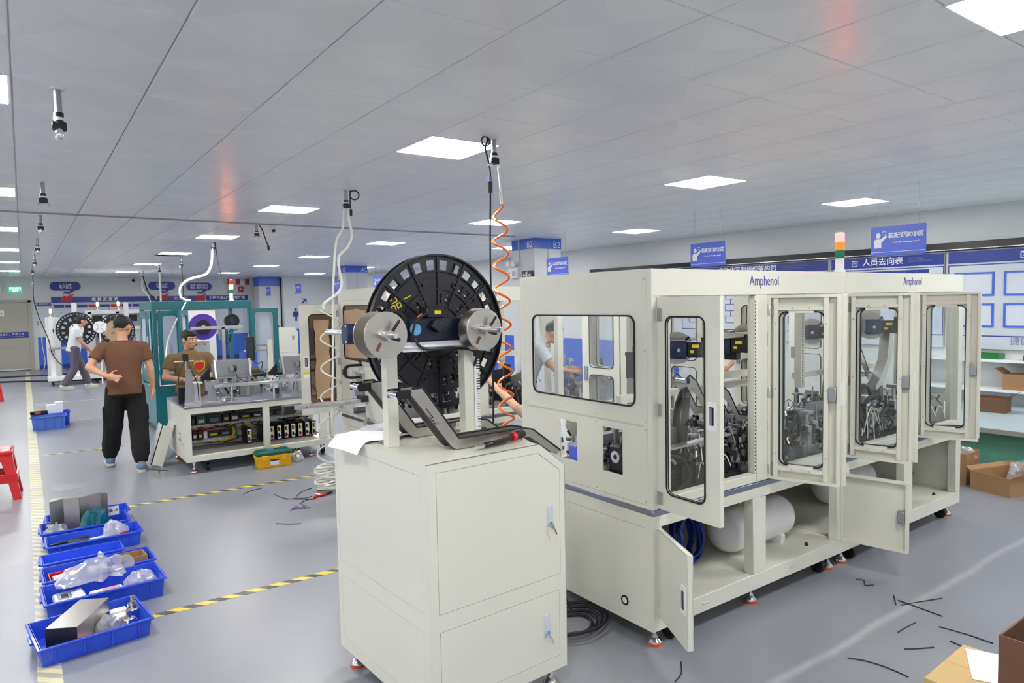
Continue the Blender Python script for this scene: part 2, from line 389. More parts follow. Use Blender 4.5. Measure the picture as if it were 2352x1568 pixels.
def tile_mat():
    m = bpy.data.materials.new('perforated_tile'); m.use_nodes = True; nt = m.node_tree; N = nt.nodes; L = nt.links; b = N['Principled BSDF']
    geo = N.new('ShaderNodeNewGeometry'); sp = N.new('ShaderNodeSeparateXYZ'); L.new(geo.outputs['Position'], sp.inputs[0])
    def math_(op, a, bb=None, c=None):
        n = N.new('ShaderNodeMath'); n.operation = op
        for i, x in enumerate((a, bb, c)):
            if x is None: continue
            if isinstance(x, (int, float)): n.inputs[i].default_value = x
            else: L.new(x, n.inputs[i])
        return n.outputs[0]
    fx = math_('SUBTRACT', math_('FRACT', math_('DIVIDE', math_('SUBTRACT', sp.outputs[0], TX0), TILE)), 0.5)
    fy = math_('SUBTRACT', math_('FRACT', math_('DIVIDE', math_('SUBTRACT', sp.outputs[1], TY0), TILE)), 0.5)
    tri = math_('GREATER_THAN', math_('ABSOLUTE', fx), math_('ABSOLUTE', fy))
    k = 2 * PI / 0.011
    dots = math_('MULTIPLY', math_('SINE', math_('MULTIPLY', sp.outputs[0], k)), math_('SINE', math_('MULTIPLY', sp.outputs[1], k)))
    hole = math_('MULTIPLY', tri, math_('GREATER_THAN', math_('ABSOLUTE', dots), 0.42))
    mx = N.new('ShaderNodeMix'); mx.data_type = 'RGBA'; mx.inputs[6].default_value = rgb(249, 250, 250); mx.inputs[7].default_value = rgb(236, 239, 240)
    L.new(hole, mx.inputs[0]); L.new(mx.outputs[2], b.inputs['Base Color'])
    b.inputs['Roughness'].default_value = 0.30; b.inputs['Specular IOR Level'].default_value = 0.55
    nz = N.new('ShaderNodeTexNoise'); nz.inputs['Scale'].default_value = 1.7; nz.inputs['Detail'].default_value = 2; L.new(geo.outputs['Position'], nz.inputs['Vector'])
    bp = N.new('ShaderNodeBump'); bp.inputs['Strength'].default_value = 0.25; bp.inputs['Distance'].default_value = 0.02; L.new(nz.outputs[0], bp.inputs['Height']); L.new(bp.outputs[0], b.inputs['Normal'])
    MATS['tile'] = m
tile_mat()
def hazard_mat(name, ca, cb, period, axis, wear=0.4):
    m = bpy.data.materials.new(name); m.use_nodes = True; nt = m.node_tree; N = nt.nodes; L = nt.links; b = N['Principled BSDF']
    tc = N.new('ShaderNodeTexCoord'); sp = N.new('ShaderNodeSeparateXYZ'); L.new(tc.outputs['Object'], sp.inputs[0])
    a = N.new('ShaderNodeMath'); a.operation = 'ADD'; L.new(sp.outputs[0], a.inputs[0]); L.new(sp.outputs[1], a.inputs[1])
    d = N.new('ShaderNodeMath'); d.operation = 'DIVIDE'; d.inputs[1].default_value = period; L.new(a.outputs[0], d.inputs[0])
    f = N.new('ShaderNodeMath'); f.operation = 'FRACT'; L.new(d.outputs[0], f.inputs[0])
    g = N.new('ShaderNodeMath'); g.operation = 'GREATER_THAN'; g.inputs[1].default_value = 0.5; L.new(f.outputs[0], g.inputs[0])
    mx = N.new('ShaderNodeMix'); mx.data_type = 'RGBA'; mx.inputs[6].default_value = ca; mx.inputs[7].default_value = cb; L.new(g.outputs[0], mx.inputs[0])
    nz = N.new('ShaderNodeTexNoise'); nz.inputs['Scale'].default_value = 6; nz.inputs['Detail'].default_value = 6; L.new(tc.outputs['Object'], nz.inputs['Vector'])
    mr = N.new('ShaderNodeMapRange'); mr.inputs[1].default_value = 0.45; mr.inputs[2].default_value = 0.75; mr.inputs[4].default_value = wear; L.new(nz.outputs[0], mr.inputs[0])
    m2 = N.new('ShaderNodeMix'); m2.data_type = 'RGBA'; L.new(mr.outputs[0], m2.inputs[0]); L.new(mx.outputs[2], m2.inputs[6]); m2.inputs[7].default_value = rgb(200, 198, 190)
    L.new(m2.outputs[2], b.inputs['Base Color']); b.inputs['Roughness'].default_value = 0.4
    MATS[name] = m
hazard_mat('tape_stripes', rgb(226, 204, 74), rgb(66, 62, 56), 0.145, 'x', 0.3)
hazard_mat('tape_worn', rgb(216, 208, 156), rgb(168, 165, 158), 0.11, 'x', 0.9)
hazard_mat('fire_stripes', rgb(236, 232, 230), rgb(168, 40, 44), 0.32, 'x', 0.05)
def print_mat(name, paper, ink, rows, cols, dens=0.5, rot=None):
    """sheet of small print: rows of broken ink strokes, too fine to read"""
    m = bpy.data.materials.new(name); m.use_nodes = True; nt = m.node_tree; N = nt.nodes; L = nt.links; b = N['Principled BSDF']
    tc = N.new('ShaderNodeTexCoord'); mp = N.new('ShaderNodeMapping'); L.new(tc.outputs['Generated'], mp.inputs[0])
    if rot: mp.inputs['Rotation'].default_value = rot
    br = N.new('ShaderNodeTexBrick'); br.inputs['Scale'].default_value = 1.0
    br.inputs['Brick Width'].default_value = 1.0 / cols; br.inputs['Row Height'].default_value = 1.0 / rows; br.inputs['Mortar Size'].default_value = 0.28 / rows
    br.inputs['Color1'].default_value = ink; br.inputs['Color2'].default_value = paper; br.inputs['Mortar'].default_value = paper; br.inputs['Bias'].default_value = (0.5 - dens) * 1.6
    L.new(mp.outputs[0], br.inputs['Vector'])
    nz = N.new('ShaderNodeTexNoise'); nz.inputs['Scale'].default_value = rows * 5.0; L.new(mp.outputs[0], nz.inputs['Vector'])
    mx = N.new('ShaderNodeMix'); mx.data_type = 'RGBA'; L.new(nz.outputs[0], mx.inputs[0]); L.new(br.outputs[0], mx.inputs[6]); mx.inputs[7].default_value = paper
    L.new(mx.outputs[2], b.inputs['Base Color']); b.inputs['Roughness'].default_value = 0.45
    MATS[name] = m
RX = (PI / 2, 0, 0)
RYZ = (PI / 2, 0, PI / 2)
print_mat('print_table', rgb(206, 214, 224), rgb(96, 104, 130), 10, 14, 0.5, (-PI / 2, 0, 0))
print_mat('print_sheet', rgb(214, 217, 227), rgb(176, 178, 196), 16, 5, 0.35, (-PI / 2, 0, PI / 2))
print_mat('print_page', rgb(240, 241, 244), rgb(190, 192, 202), 24, 6, 0.35)
print_mat('print_chart', rgb(196, 206, 226), rgb(70, 84, 120), 12, 9, 0.4, (-PI / 2, 0, PI / 2))

b = MB(); b.bx(XL - .2, XR + .2, YF - .2, YB + .2, -0.1, 0.0)
tag(b.build('floor', 'floor'), 'glossy grey epoxy factory floor', 'floor', kind='structure')
b = MB(); b.bx(XL - .2, XR + .2, YF - .2, YB + .2, H + 0.014, H + 0.1)
ceil = tag(b.build('ceiling', 'white'), 'white perforated metal tile ceiling with square light panels', 'ceiling', kind='structure')

# light panels: tile-sized, in rows
LIGHTS = []
for y in (4.06, 7.45, 10.77, 14.28, 17.8, 21.6):
    for x in (-5.56, -2.91, -0.26, 2.39, 5.08, 7.69): LIGHTS.append((x, y))
for x in (-4.9, -2.25, 0.4, 3.05, 5.7, 8.35): LIGHTS.append((x, 0.895))
for x in (-4.9, -2.25, 0.4, 3.05, 5.7, 8.35): LIGHTS.append((x, -2.5))
b = MB(); b.frame(-.25, .25, -.25, .25, 0.004, 0.014, 'z', -0.003, 0.012, 1); fr_me = b.mesh('panel_frame'); fr_me.materials.append(M('white'))
b = MB(); b.add([(-.25, -.25, -.004), (.25, -.25, -.004), (.25, .25, -.004), (-.25, .25, -.004), (-.25, -.25, 0), (.25, -.25, 0), (.25, .25, 0), (-.25, .25, 0)], [(0, 3, 2, 1), (0, 1, 5, 4), (1, 2, 6, 5), (2, 3, 7, 6), (3, 0, 4, 7)]); df_me = b.mesh('diffuser'); df_me.materials.append(M('led'))  # glowing side faces added to the flush panel to brighten the ceiling
def near_name(x, y):
    c = {-5.56: 'far left', -2.91: 'left', -0.26: 'left edge', 2.39: 'second', 5.08: 'third', 7.69: 'fourth'}
    return c
for i, (x, y) in enumerate(LIGHTS):
    vis = y > 3
    rows = ['nearest', 'second', 'third', 'fourth', 'fifth', 'farthest']
    cols = {-0.26: 'column at the left edge', 2.39: 'column above the assembly bench', 5.08: 'middle column', 7.69: 'column along the right wall'}
    if abs(x - 3.05) < .01 and y > 0: lb = 'glowing square ceiling panel cut off by the top right corner'
    elif y > 3 and x in cols:
        r = rows[[4.06, 7.45, 10.77, 14.28, 17.8, 21.6].index(y)]
        lb = 'glowing square ceiling panel, %s of the %s' % (r, cols[x])
    else: lb = 'glowing square ceiling panel out of view of the photograph'
    t = thing('ceiling_light', lb, 'ceiling light', (x, y, H), group='square ceiling light panels')
    for nm, me in (('panel_frame', fr_me), ('diffuser', df_me)):
        o = bpy.data.objects.new(nm, me); COL.objects.link(o); o.parent = t

# ceiling tiles: the largest in view are single pieces, the rest one mesh
def proj(p):
    q = CR.transposed() @ (Vector(p) - CP)
    if q.z > -0.3: return None
    return (1176 + 1568 * q.x / -q.z, 784 - 1568 * q.y / -q.z)
def lit(cx, cy): return any(abs(cx - x) < 0.5 and abs(cy - y) < 0.5 for x, y in LIGHTS)
g = 0.003; hs = TILE / 2 - g
b = MB(); b.stack([[Vector((sx * r, sy * r, z)) for sx, sy in ((-1, -1), (1, -1), (1, 1), (-1, 1))] for r, z in ((hs, 0.012), (hs, 0.004), (hs - 0.004, 0.0))]); tile_me = b.mesh('ceiling_tile'); tile_me.materials.append(M('tile'))
cands = []; allt = []
HOLE = (4, 23)
for i in range(math.floor((XL - TX0) / TILE), math.ceil((XR - TX0) / TILE)):
    for j in range(math.floor((YF - TY0) / TILE), math.ceil((YB - TY0) / TILE)):
        if (i, j) == HOLE: continue
        cx = TX0 + (i + .5) * TILE; cy = TY0 + (j + .5) * TILE
        if cx - hs < XL or cx + hs > XR + .2 or cy + hs > YB + .2: pass
        allt.append((cx, cy))
        ps = [proj((cx + sx * hs, cy + sy * hs, H)) for sx, sy in ((-1, -1), (1, -1), (1, 1), (-1, 1))]
        if None in ps: continue
        if max(p[0] for p in ps) < 0 or min(p[0] for p in ps) > 2352 or max(p[1] for p in ps) < 0: continue
        ar = abs(sum(ps[k][0] * ps[(k + 1) % 4][1] - ps[(k + 1) % 4][0] * ps[k][1] for k in range(4))) / 2
        cands.append((ar, cx, cy))
cands.sort(reverse=True); near = set((c[1], c[2]) for c in cands[:296])
rest = MB(); rnd = random.Random(3)
for cx, cy in allt:
    if (cx, cy) in near:
        o = bpy.data.objects.new('ceiling_tile', tile_me); COL.objects.link(o); o.parent = ceil
        o.location = (cx, cy, H); o.rotation_euler = (rnd.uniform(-.0022, .0022), rnd.uniform(-.0022, .0022), 0)
    else:
        rest.stack([[Vector((cx + sx * r, cy + sy * r, H + z)) for sx, sy in ((-1, -1), (1, -1), (1, 1), (-1, 1))] for r, z in ((hs, 0.012), (hs, 0.0))])
rest.build('far_ceiling_tiles', 'tile', ceil, kind='stuff')
# expansion joint across the ceiling
b = MB(); b.bx(XL, 6.4, 8.82, 8.875, H - 0.012, H + 0.001)
tag(b.build('trim_1', 'alu_dull'), 'grey expansion joint strip crossing the ceiling', 'trim', kind='structure')
# missing tile: dark hole with cables
hx, hy = TX0 + 4.5 * TILE, TY0 + 23.5 * TILE
t = thing('ceiling_opening', 'dark opening of a missing ceiling tile with bundled cables', 'opening', (hx, hy, H))
b = MB(); b.frame(-.24, .24, -.24, .24, 0.002, 0.022, 'z', -0.004, 0.01, 1); b.build('opening_rim', 'alu_dull', t)
b = MB(); b.bx(-.24, .24, -.24, .24, 0.008, 0.012); b.build('void_shade_plate', 'void_shade_colour', t)  # solid dark plate, its colour painting the shade above the missing tile
b = MB()
for k in range(7): b.tube(spline([(-.22, -.2 + k * .06, 0.0), (-.05, -.15 + k * .05 + rnd.uniform(-.04, .04), -.012), (.1, -.18 + k * .06, -.006), (.22, -.2 + k * .06, 0.0)], 5), 0.006, 5)
b.build('cable_bundle', 'wire_black', t, kind='stuff')

# walls
b = MB(); b.bx(XL, XR + .2, YB, YB + .2, 0, H + .05); wb = tag(b.build('wall_back', 'wall_paint'), 'white back wall with a blue painted lower half', 'wall', kind='structure')
for i, x0 in enumerate((0.33, 3.4, 6.9)):
    x1 = (3.4, 6.9, XR)[i]
    b = MB(); b.bx(x0, x1 - .01, YB - .012, YB + .01, 0.12, 0.98); b.build('wainscot_panel', 'blue_paint', wb)
b = MB(); b.bx(XL, -1.9, YB - .012, YB + .01, 0.12, 0.98); b.build('wainscot_panel', 'blue_paint', wb)
b = MB(); b.bx(XR, XR + .2, YF, YB, 0, H + .05); wr = tag(b.build('wall_right', 'wall_paint'), 'pale grey right wall behind the notice boards', 'wall', kind='structure')
b = MB(); b.bx(XR - .012, XR + .01, 8.0, YB, 0.1, 0.98); b.build('wainscot_panel', 'blue_paint', wr)
b = MB(); b.bx(XL - .2, XL, YF, YB, 0, H + .05); tag(b.build('wall_left', 'wall_paint'), 'plain white left wall out of view', 'wall', kind='structure')
b = MB(); b.bx(XL, XR, YF - .2, YF, 0, H + .05); tag(b.build('wall_front', 'wall_paint'), 'plain white wall behind the camera', 'wall', kind='structure')
b = MB(); b.bx(0.33, XR, YB - .02, YB, 0, 0.12); tag(b.build('baseboard_back', 'board_blue'), 'dark blue baseboard strip along the back wall', 'baseboard', kind='structure')

# grey double door on the back wall
d = thing('door_1', 'grey metal double door with a blue band and a white notice', 'door', (-0.86, YB, 0), kind='structure')
b = MB(); b.bx(-1.12, -1.04, -.07, 0, 0, 2.1); b.bx(.98, 1.06, -.07, 0, 0, 2.1); b.bx(-1.12, 1.06, -.07, 0, 2.04, 2.12); b.build('door_frame', 'door_grey', d)
for s in (-1, 1):
    x0, x1 = ((-1.04, -.035), (-.025, .98))[s > 0]
    lf = MB().bx(x0, x1, -.05, -.01, 0.03, 2.03).build('door_leaf', 'door_grey', d, bev=.004)
    MB().bx(x0 + .02, x1 - .02, -.053, -.049, 0.98, 1.16).build('door_band', 'board_blue', lf)
    if s > 0:
        text('安全出口，严禁上锁', .075, 'print_white', lf, (.52, -.0545, 1.09)); MB().bx(.2, .85, -.0545, -.053, 1.02, 1.026).build('band_line', 'print_white', lf)
        MB().frame(.07, .15, 1.03, 1.12, .015, .008, 'y', -.0545, -.053, 3).build('band_icon', 'print_white', lf)
        MB().bx(.0, .4, -.054, -.05, 1.64, 1.81).build('notice_plate', 'paper', lf)
        text('常闭式防火门\n请保持关闭状态', .05, 'print_red', lf, (.2, -.0555, 1.725))
        MB().bx(-.01, .98, -.075, -.05, 0.02, 0.06).build('kick_strip', 'aluminium', lf)
b = MB(); b.cyl((-.06, -.1, .88), (-.06, -.05, .88), .02); b.cyl((-.06, -.09, .88), (-.17, -.09, .88), .01); b.build('door_handle', 'dark_metal', d)

# emergency exit sign and lamp above the door
t = thing('exit_sign', 'small lit green exit sign above the grey door', 'sign', (-.16, YB - .02, 2.42))
MB().bx(-.16, .16, -.03, 0.02, -.075, .075).build('sign_box', 'exit_green', t, bev=.004)
text('安全出口\nEXIT', .072, 'exit_text', t, (0, -.032, 0.0), bold=.001)
def emergency_light(loc, face, label):
    t = thing('emergency_light', label, 'lamp', loc, face)
    MB().bx(-.13, .13, -.06, 0, -.12, .06).build('housing', 'white', t, bev=.008)
    for s in (-1, 1):
        o = MB().lathe([(.02, 0), (.05, -.03), (.055, -.075), (.045, -.08)], (s * .075, -.03, .12), (0, -.001, -1) if 0 else (0, 1, 0.0), 16).build('lamp_head', 'white', t)
        MB().sph((s * .075, -.105, .12), (.035, .012, .035)).build('lamp_lens', 'print_white', o)
    MB().bx(-.1, -.06, -.064, -.06, -.04, -.02).build('indicator', 'lens_green', t); MB().bx(-.1, -.07, -.064, -.06, -.1, -.085).build('indicator', 'lens_green', t)
    MB().bx(.0, .1, -.064, -.06, -.09, .0).build('rating_plate', 'alu_dull', t)
    return t
emergency_light((-.62, YB - .0, 2.44), 0, 'twin-head emergency light on the back wall beside the exit sign')

# hazard tapes on the floor
def tape(x0, x1, y0, y1, m, lb):
    tag(MB().bx(x0, x1, y0, y1, 0.0, 0.0012).build('floor_tape', m), lb, 'floor tape', 'hazard tapes on the floor')
tape(-.03, .07, 2.9, 24.5, 'tape_worn', 'faded yellow striped floor tape running along the left aisle past the blue crates')
tape(.09, 3.2, 6.86, 6.92, 'tape_stripes', 'black and yellow floor tape crossing behind the row of blue crates')
tape(.48, 3.2, 4.28, 4.34, 'tape_stripes', 'black and yellow floor tape beside the nearest blue crates')
tape(.09, 1.25, 10.02, 10.07, 'tape_stripes', 'black and yellow floor tape behind the man in the brown shirt')
tape(.1, 1.25, 12.95, 13.0, 'tape_worn', 'thin worn floor tape just behind the two distant blue crates')
tape(.1, 1.3, 15.7, 15.75, 'tape_worn', 'thin worn floor tape farthest from the camera')
tag(MB().bx(.16, .42, 7.92, 8.2, 0, .001).build('floor_patch', 'alu_dull'), 'small grey rectangular patch on the floor beside the aisle tape', 'floor patch')

# columns
def column(x0, x1, y0, y1, lb, txt=None, band=2.63, extra=True):
    t = thing('column', lb, 'column', ((x0 + x1) / 2, (y0 + y1) / 2, 0), kind='structure')
    w, d = (x1 - x0) / 2, (y1 - y0) / 2
    MB().bx(-w, w, -d, d, 0, H).build('shaft', 'wall_paint', t)
    MB().frame(-w, w, -d, d, .001, .006, 'z', band, H, 1).build('blue_band', 'board_blue' if 0 else 'blue_paint', t)
    if extra:
        MB().bx(-.012, .012, -d - .003, -d, 0, band).build('joint_strip', 'alu_dull', t)
        MB().bx(-w - .02, -w, d * .28, d * .36, 0, H).build('corner_strip', 'board_grey', t)
    if txt:
        text(txt, .15, 'print_white', t, (w * .68, -d - .0075, (band + H) / 2 - .02)); text(txt, .15, 'print_white', t, (-w - .0075, -d * .62, (band + H) / 2 - .02), '-x')
    return t
column(6.87, 7.43, 8.94, 9.56, 'white column with a blue top band marked B2', 'B2')
column(6.96, 7.55, 17.19, 17.8, 'white column with a blue top band marked A2', 'A2')
column(6.66, 7.38, 24.3, 24.9, 'white column with a plain blue top band near the back wall', None, 2.48, False)
emergency_light((6.86, 9.48, 2.28), -PI / 2, 'twin-head emergency light on the side of the B2 column')
t = thing('exit_sign', 'dark exit sign with arrows beside the twin-head emergency light', 'sign', (6.84, 9.09, 2.2))
MB().bx(-.02, .02, -.14, .14, -.07, .07).build('sign_box', 'black_plastic', t, bev=.004)
b = MB(); b.plate([(.11, 0), (.08, .035), (.08, .012), (.05, .012), (.05, -.012), (.08, -.012), (.08, -.035)], [], 'x', -.022, -.02)
b.plate([(-.11, 0), (-.08, -.035), (-.08, -.012), (-.05, -.012), (-.05, .012), (-.08, .012), (-.08, .035)], [], 'x', -.022, -.02)
b.frame(-.03, .03, -.045, .045, .004, .008, 'x', -.022, -.02, 2); b.sph((-.022, .0, .025), (.002, .012, .012)); b.box((-.021, 0, -.01), (.002, .02, .045)); b.build('pictogram', 'print_white', t)

# partition with the washroom sign
b = MB(); b.bx(7.4, XR, 24.0, 24.2, 0, H + .03)
wp = tag(b.build('wall_partition', 'wall_paint'), 'pale green tinted partition wall with a washroom pictogram', 'wall', kind='structure')
MB().bx(7.41, XR - .01, 23.988, 24.01, .1, .98).build('wainscot_panel', 'blue_paint', wp)
t = thing('washroom_sign', 'blue female washroom pictogram on the partition wall', 'sign', (7.80, 23.985, 1.48)); t.scale = (.66, 1, .66)
b = MB(); b.plate([(.07 * math.cos(2 * PI * k / 16), .25 + .07 * math.sin(2 * PI * k / 16)) for k in range(16)], [], 'y', -.006, 0)
b.plate([(-.1, .16), (.1, .16), (.2, -.02), (.16, -.04), (.1, .06), (.16, -.12), (.06, -.12), (.06, -.34), (.02, -.34), (.02, -.12), (-.02, -.12), (-.02, -.34), (-.06, -.34), (-.06, -.12), (-.16, -.12), (-.1, .06), (-.16, -.04), (-.2, -.02)], [], 'y', -.006, 0); b.build('figure', 'board_blue', t)
t = thing('arrow_sign', 'small dark diagonal arrow on the partition wall', 'sign', (8.11, 23.985, 1.93))
MB().plate([(-.1, -.06), (.03, .07), (-.06, .07), (-.06, .1), (.09, .1), (.09, -.05), (.06, -.05), (.06, .04), (-.07, -.09)], [], 'y', -.006, 0).build('arrow', 'board_blue', t)

# hanging blue signs: a worker figure, Chinese and English lettering
def hanging_sign(x, y, num, lb, w=.5, zb=2.13, zt=2.41, face='-x', small=False):
    t = thing('hanging_sign', lb, 'sign', (x, y, 0), group='blue hanging area signs')
    R = 0
    hw = w / 2
    pl = MB().plate(rrect(-hw, hw, zb, zt, .012, 3), [], 'x', -.006, .006).build('sign_panel', 'sign_blue', t)
    for s in (-1, 1): MB().cyl((0, s * hw * .75, zt - .012), (0, s * hw * .75, H), .0016, n=5).build('suspension_wire', 'alu_dull', t)
    S = -1          # left of the sign is +y when seen from -x
    h = zt - zb; c = (zb + zt) / 2
    b = MB(); X0, X1 = -.0075, -.006
    fy = hw * .72; fz = c + .01
    b.plate([(fy + .022 * math.cos(2 * PI * k / 14), fz + .045 + .026 * math.sin(2 * PI * k / 14)) for k in range(14)], [], 'x', X0, X1)
    b.plate([(fy + .04, fz - .075), (fy + .04, fz - .01), (fy + .025, fz + .012), (fy - .02, fz + .01), (fy - .075, fz + .045), (fy - .085, fz + .03), (fy - .03, fz - .025), (fy - .03, fz - .075)], [], 'x', X0, X1)
    for a0 in (20, 200):
        arc = [(fy - .055 + .02 * math.cos(math.radians(a0 + 22 * k)), fz + .065 + .02 * math.sin(math.radians(a0 + 22 * k))) for k in range(7)]
        b.plate(arc + [(fy - .055 + .015 * math.cos(math.radians(a0 + 22 * k)), fz + .065 + .015 * math.sin(math.radians(a0 + 22 * k))) for k in range(6, -1, -1)], [], 'x', X0, X1)
    b.bx(X0, X1, -hw + .005, hw - .005, zb + .032, zb + .036)
    b.build('worker_pictogram', 'print_white', t)
    text('装配调试' + '①②③④⑤⑥⑦⑧'[num - 1] + '区', .054, 'print_white', t, (-.0076, -hw * .3, c + .045), '-x', bold=.0016)
    text('Assembly debugging area-%d' % num, .0215, 'print_white', t, (-.0076, -hw * .3, c - .018), '-x', bold=.0006)
    return t
hanging_sign(6.80, 3.175, 8, 'blue hanging sign for assembly debugging area 8, nearest of the signs')
hanging_sign(6.60, 5.235, 7, 'blue hanging sign for assembly debugging area 7')
hanging_sign(6.57, 7.99, 6, 'blue hanging sign for assembly debugging area 6 in front of the B2 column')
hanging_sign(6.6, 14.4, 5, 'blue hanging sign half hidden behind the black reel')
hanging_sign(6.6, 17.0, 4, 'blue hanging sign in front of the A2 column')
hanging_sign(6.6, 20.0, 3, 'small blue hanging sign above the washroom arrow')
hanging_sign(6.6, 23.0, 2, 'small blue hanging sign in front of the plain banded column')

# notice boards on the right wall
def notice_board(y0, y1, title, sub, lb, kind):
    t = thing('notice_board', lb, 'notice board', (XR - .014, (y0 + y1) / 2, 0))
    w = (y1 - y0) / 2 - .01; X = -.03
    MB().bx(X, 0, -w, w, 1.09, 2.26).build('backing', 'board_grey', t)
    MB().bx(X - .008, X, -w, w, 2.115, 2.255).build('header', 'board_blue', t, bev=.004)
    text(title, .105, 'print_white', t, (X - .0095, .02, 2.185), '-x', bold=.0015)
    text(sub, .034, 'print_grey', t, (X - .0095, -len(title) * .0575 - .02, 2.19), '-x', 'LEFT')
    ic = MB(); ix = len(title) * .06 + .09
    ic.frame(ix - .03, ix + .03, 2.15, 2.21, .004, .01, 'x', X - .0095, X - .008, 2); ic.bx(X - .0095, X - .008, ix - .02, ix + .02, 2.165, 2.17); ic.bx(X - .0095, X - .008, ix - .02, ix + .02, 2.18, 2.185); ic.bx(X - .0095, X - .008, ix - .02, ix + .02, 2.195, 2.2); ic.build('header_icon', 'print_white', t)
    MB().bx(X - .006, X, -w, w, 2.085, 2.095).bx(X - .006, X, -w, w, 1.24, 1.25).bx(X - .006, X, -w, -w + .008, 1.25, 2.085).bx(X - .006, X, w - .008, w, 1.25, 2.085).build('border', 'board_blue', t)
    if kind == 'bulletin':
        for r in range(2):
            for c in range(4):
                yc = w - .28 - c * .52; zc = 1.86 - r * .37
                fr = MB().frame(yc - .19, yc + .19, zc - .12, zc + .12, .003, .02, 'x', X - .014, X, 1).build('picture_frame', 'blue_paint', t)
                MB().bx(X - .004, X + .001, yc - .19, yc + .19, zc - .12, zc + .12).build('framed_paper', 'print_sheet', fr)
        text('捷信機電設備有限公司', .10, 'print_grey', t, (X - .0015, -.1, 1.185), '-x'); text('ELECTRONIC EQUIPMENT CO., LTD', .036, 'print_grey', t, (X - .0015, -.1, 1.115), '-x')
    elif kind == 'list':
        for c in range(8):
            yc = w - .2 - c * (2 * w - .3) / 8
            MB().bx(X - .003, X, yc - .07, yc + .07, 2.02, 2.065).build('column_heading', 'board_blue', t)
        MB().bx(X - .002, X + .001, -w + .03, w - .03, 1.3, 2.0).build('list_sheet', 'print_chart', t)
    else:
        for r in range(4):
            for c in range(6 if r else 1):
                yc = (w - .25 - c * (2 * w - .4) / 6) if r else 0; zc = 1.98 - r * .19
                bx_ = MB().frame(yc - .09, yc + .09, zc - .05, zc + .05, .003, .008, 'x', X - .004, X, 1).build('chart_box', 'board_blue', t)
                if r: MB().bx(X - .003, X, yc - .004, yc + .004, zc + .05, zc + .13).build('chart_line', 'board_blue', bx_)
    return t
notice_board(5.25, 7.9, '自动化三部组织架构图', 'AUTOMATION DIVISION III\nORGANIZATION CHART', 'blue headed organisation chart board on the right wall', 'chart')
notice_board(3.76, 5.22, '人员去向表', 'PERSONNEL\nDESTINATION LIST', 'blue headed personnel destination board on the right wall', 'list')
notice_board(1.6, 3.73, '公告栏', 'BULLETIN\nBOARD', 'bulletin board with blue framed papers on the right wall', 'bulletin')
t = thing('board_rail', 'dark glossy rail running along the top of the notice boards', 'rail', (XR, 5.0, 0))
MB().bx(-.09, 0, -4.2, 5.2, 2.275, 2.37).build('rail_body', 'black_plastic', t, bev=.006); MB().bx(-.095, -.09, -4.2, 5.2, 2.28, 2.288).build('rail_edge', 'chrome', t)

# shelves and low bench along the right wall
t = thing('wall_shelf', 'white wall shelf under the bulletin board', 'shelf', (XR, 2.6, 0))
MB().bx(-.3, 0, -1.6, 1.4, .96, .99).build('shelf_board', 'white', t); MB().bx(-.3, 0, -1.6, 1.4, .62, .65).build('shelf_board', 'white', t)
for y in (-1.55, 0.0, 1.35): MB().bx(-.3, 0, y, y + .03, .50, .99).build('shelf_upright', 'white', t)
t = thing('low_bench', 'long low bench with pale blue grey top along the right wall', 'bench', (7.45, .6, 0))
MB().bx(0, 1.82, -2.6, 3.6, .43, .455).build('bench_top', 'bench_grey', t); MB().bx(-.015, 0, -2.6, 3.6, .415, .46).build('edge_strip', 'steel', t)
MB().bx(.14, .16, -2.6, 3.6, .0, .43).build('front_panel', 'bench_green', t)
for y in (-2.4, .5, 3.4): MB().bx(.03, .09, y, y + .06, 0, .43).build('leg', 'white', t)
for k, (y, w, m, hgt, lb) in enumerate(((3.25, .3, 'hose_green', .06, 'flat green parts tray on the wall shelf'), (2.75, .22, 'navy', .06, 'flat dark blue parts tray on the wall shelf'))):
    t = thing('parts_tray', lb, 'tray', (XR - .16, y, .99)); MB().plate(rect(-.1, .1, -w / 2, w / 2), [rect(-.09, .09, -w / 2 + .01, w / 2 - .01)], 'z', 0, hgt).build('tray_wall', m, t); MB().bx(-.095, .095, -w / 2 + .005, w / 2 - .005, 0.001, .012).build('tray_floor', m, t)
def carton(name, lb, loc, rz, sx, sy, sz, m='cardboard', flaps=True, open_=True, fl=.1):
    t = thing(name, lb, 'box', loc, rz)
    x, y = sx / 2, sy / 2; th = .006
    MB().plate(rect(-x, x, -y, y), [rect(-x + th, x - th, -y + th, y - th)], 'z', 0.0, sz).build('box_walls', m, t)
    MB().bx(-x + th, x - th, -y + th, y - th, 0.001, .008).build('box_bottom', m, t)
    if not open_:
        MB().bx(-x, -.001, -y, y, sz, sz + .005).build('top_flap', m, t); MB().bx(.001, x, -y, y, sz, sz + .005).build('top_flap', m, t)
    elif flaps:
        for (a, bb, c, dd) in (((-x, -y), (x, -y), (0, -1), .9), ((-x, y), (x, y), (0, 1), .9)):
            o = MB(); p0 = Vector((a[0], a[1], sz)); p1 = Vector((bb[0], bb[1], sz)); q = Vector((0, c[1] * fl * .8, fl * .55))
            n = Vector((0, 0, th * .8)); o.add([p0, p1, p1 + q, p0 + q, p0 + n, p1 + n, p1 + q + n, p0 + q + n], [(0, 1, 2, 3), (4, 7, 6, 5), (0, 4, 5, 1), (1, 5, 6, 2), (2, 6, 7, 3), (3, 7, 4, 0)]); o.build('top_flap', m, t)
    return t
t = carton('cardboard_box', 'brown cardboard box standing on the low bench beneath the shelf', (8.6, 3.0, .456), 0.1, .22, .3, .16, 'cardboard_dark')
t = carton('cardboard_box', 'cardboard box on the wall shelf beneath the bulletin board', (XR - .16, 2.9, .651), 0, .22, .3, .18, 'cardboard')
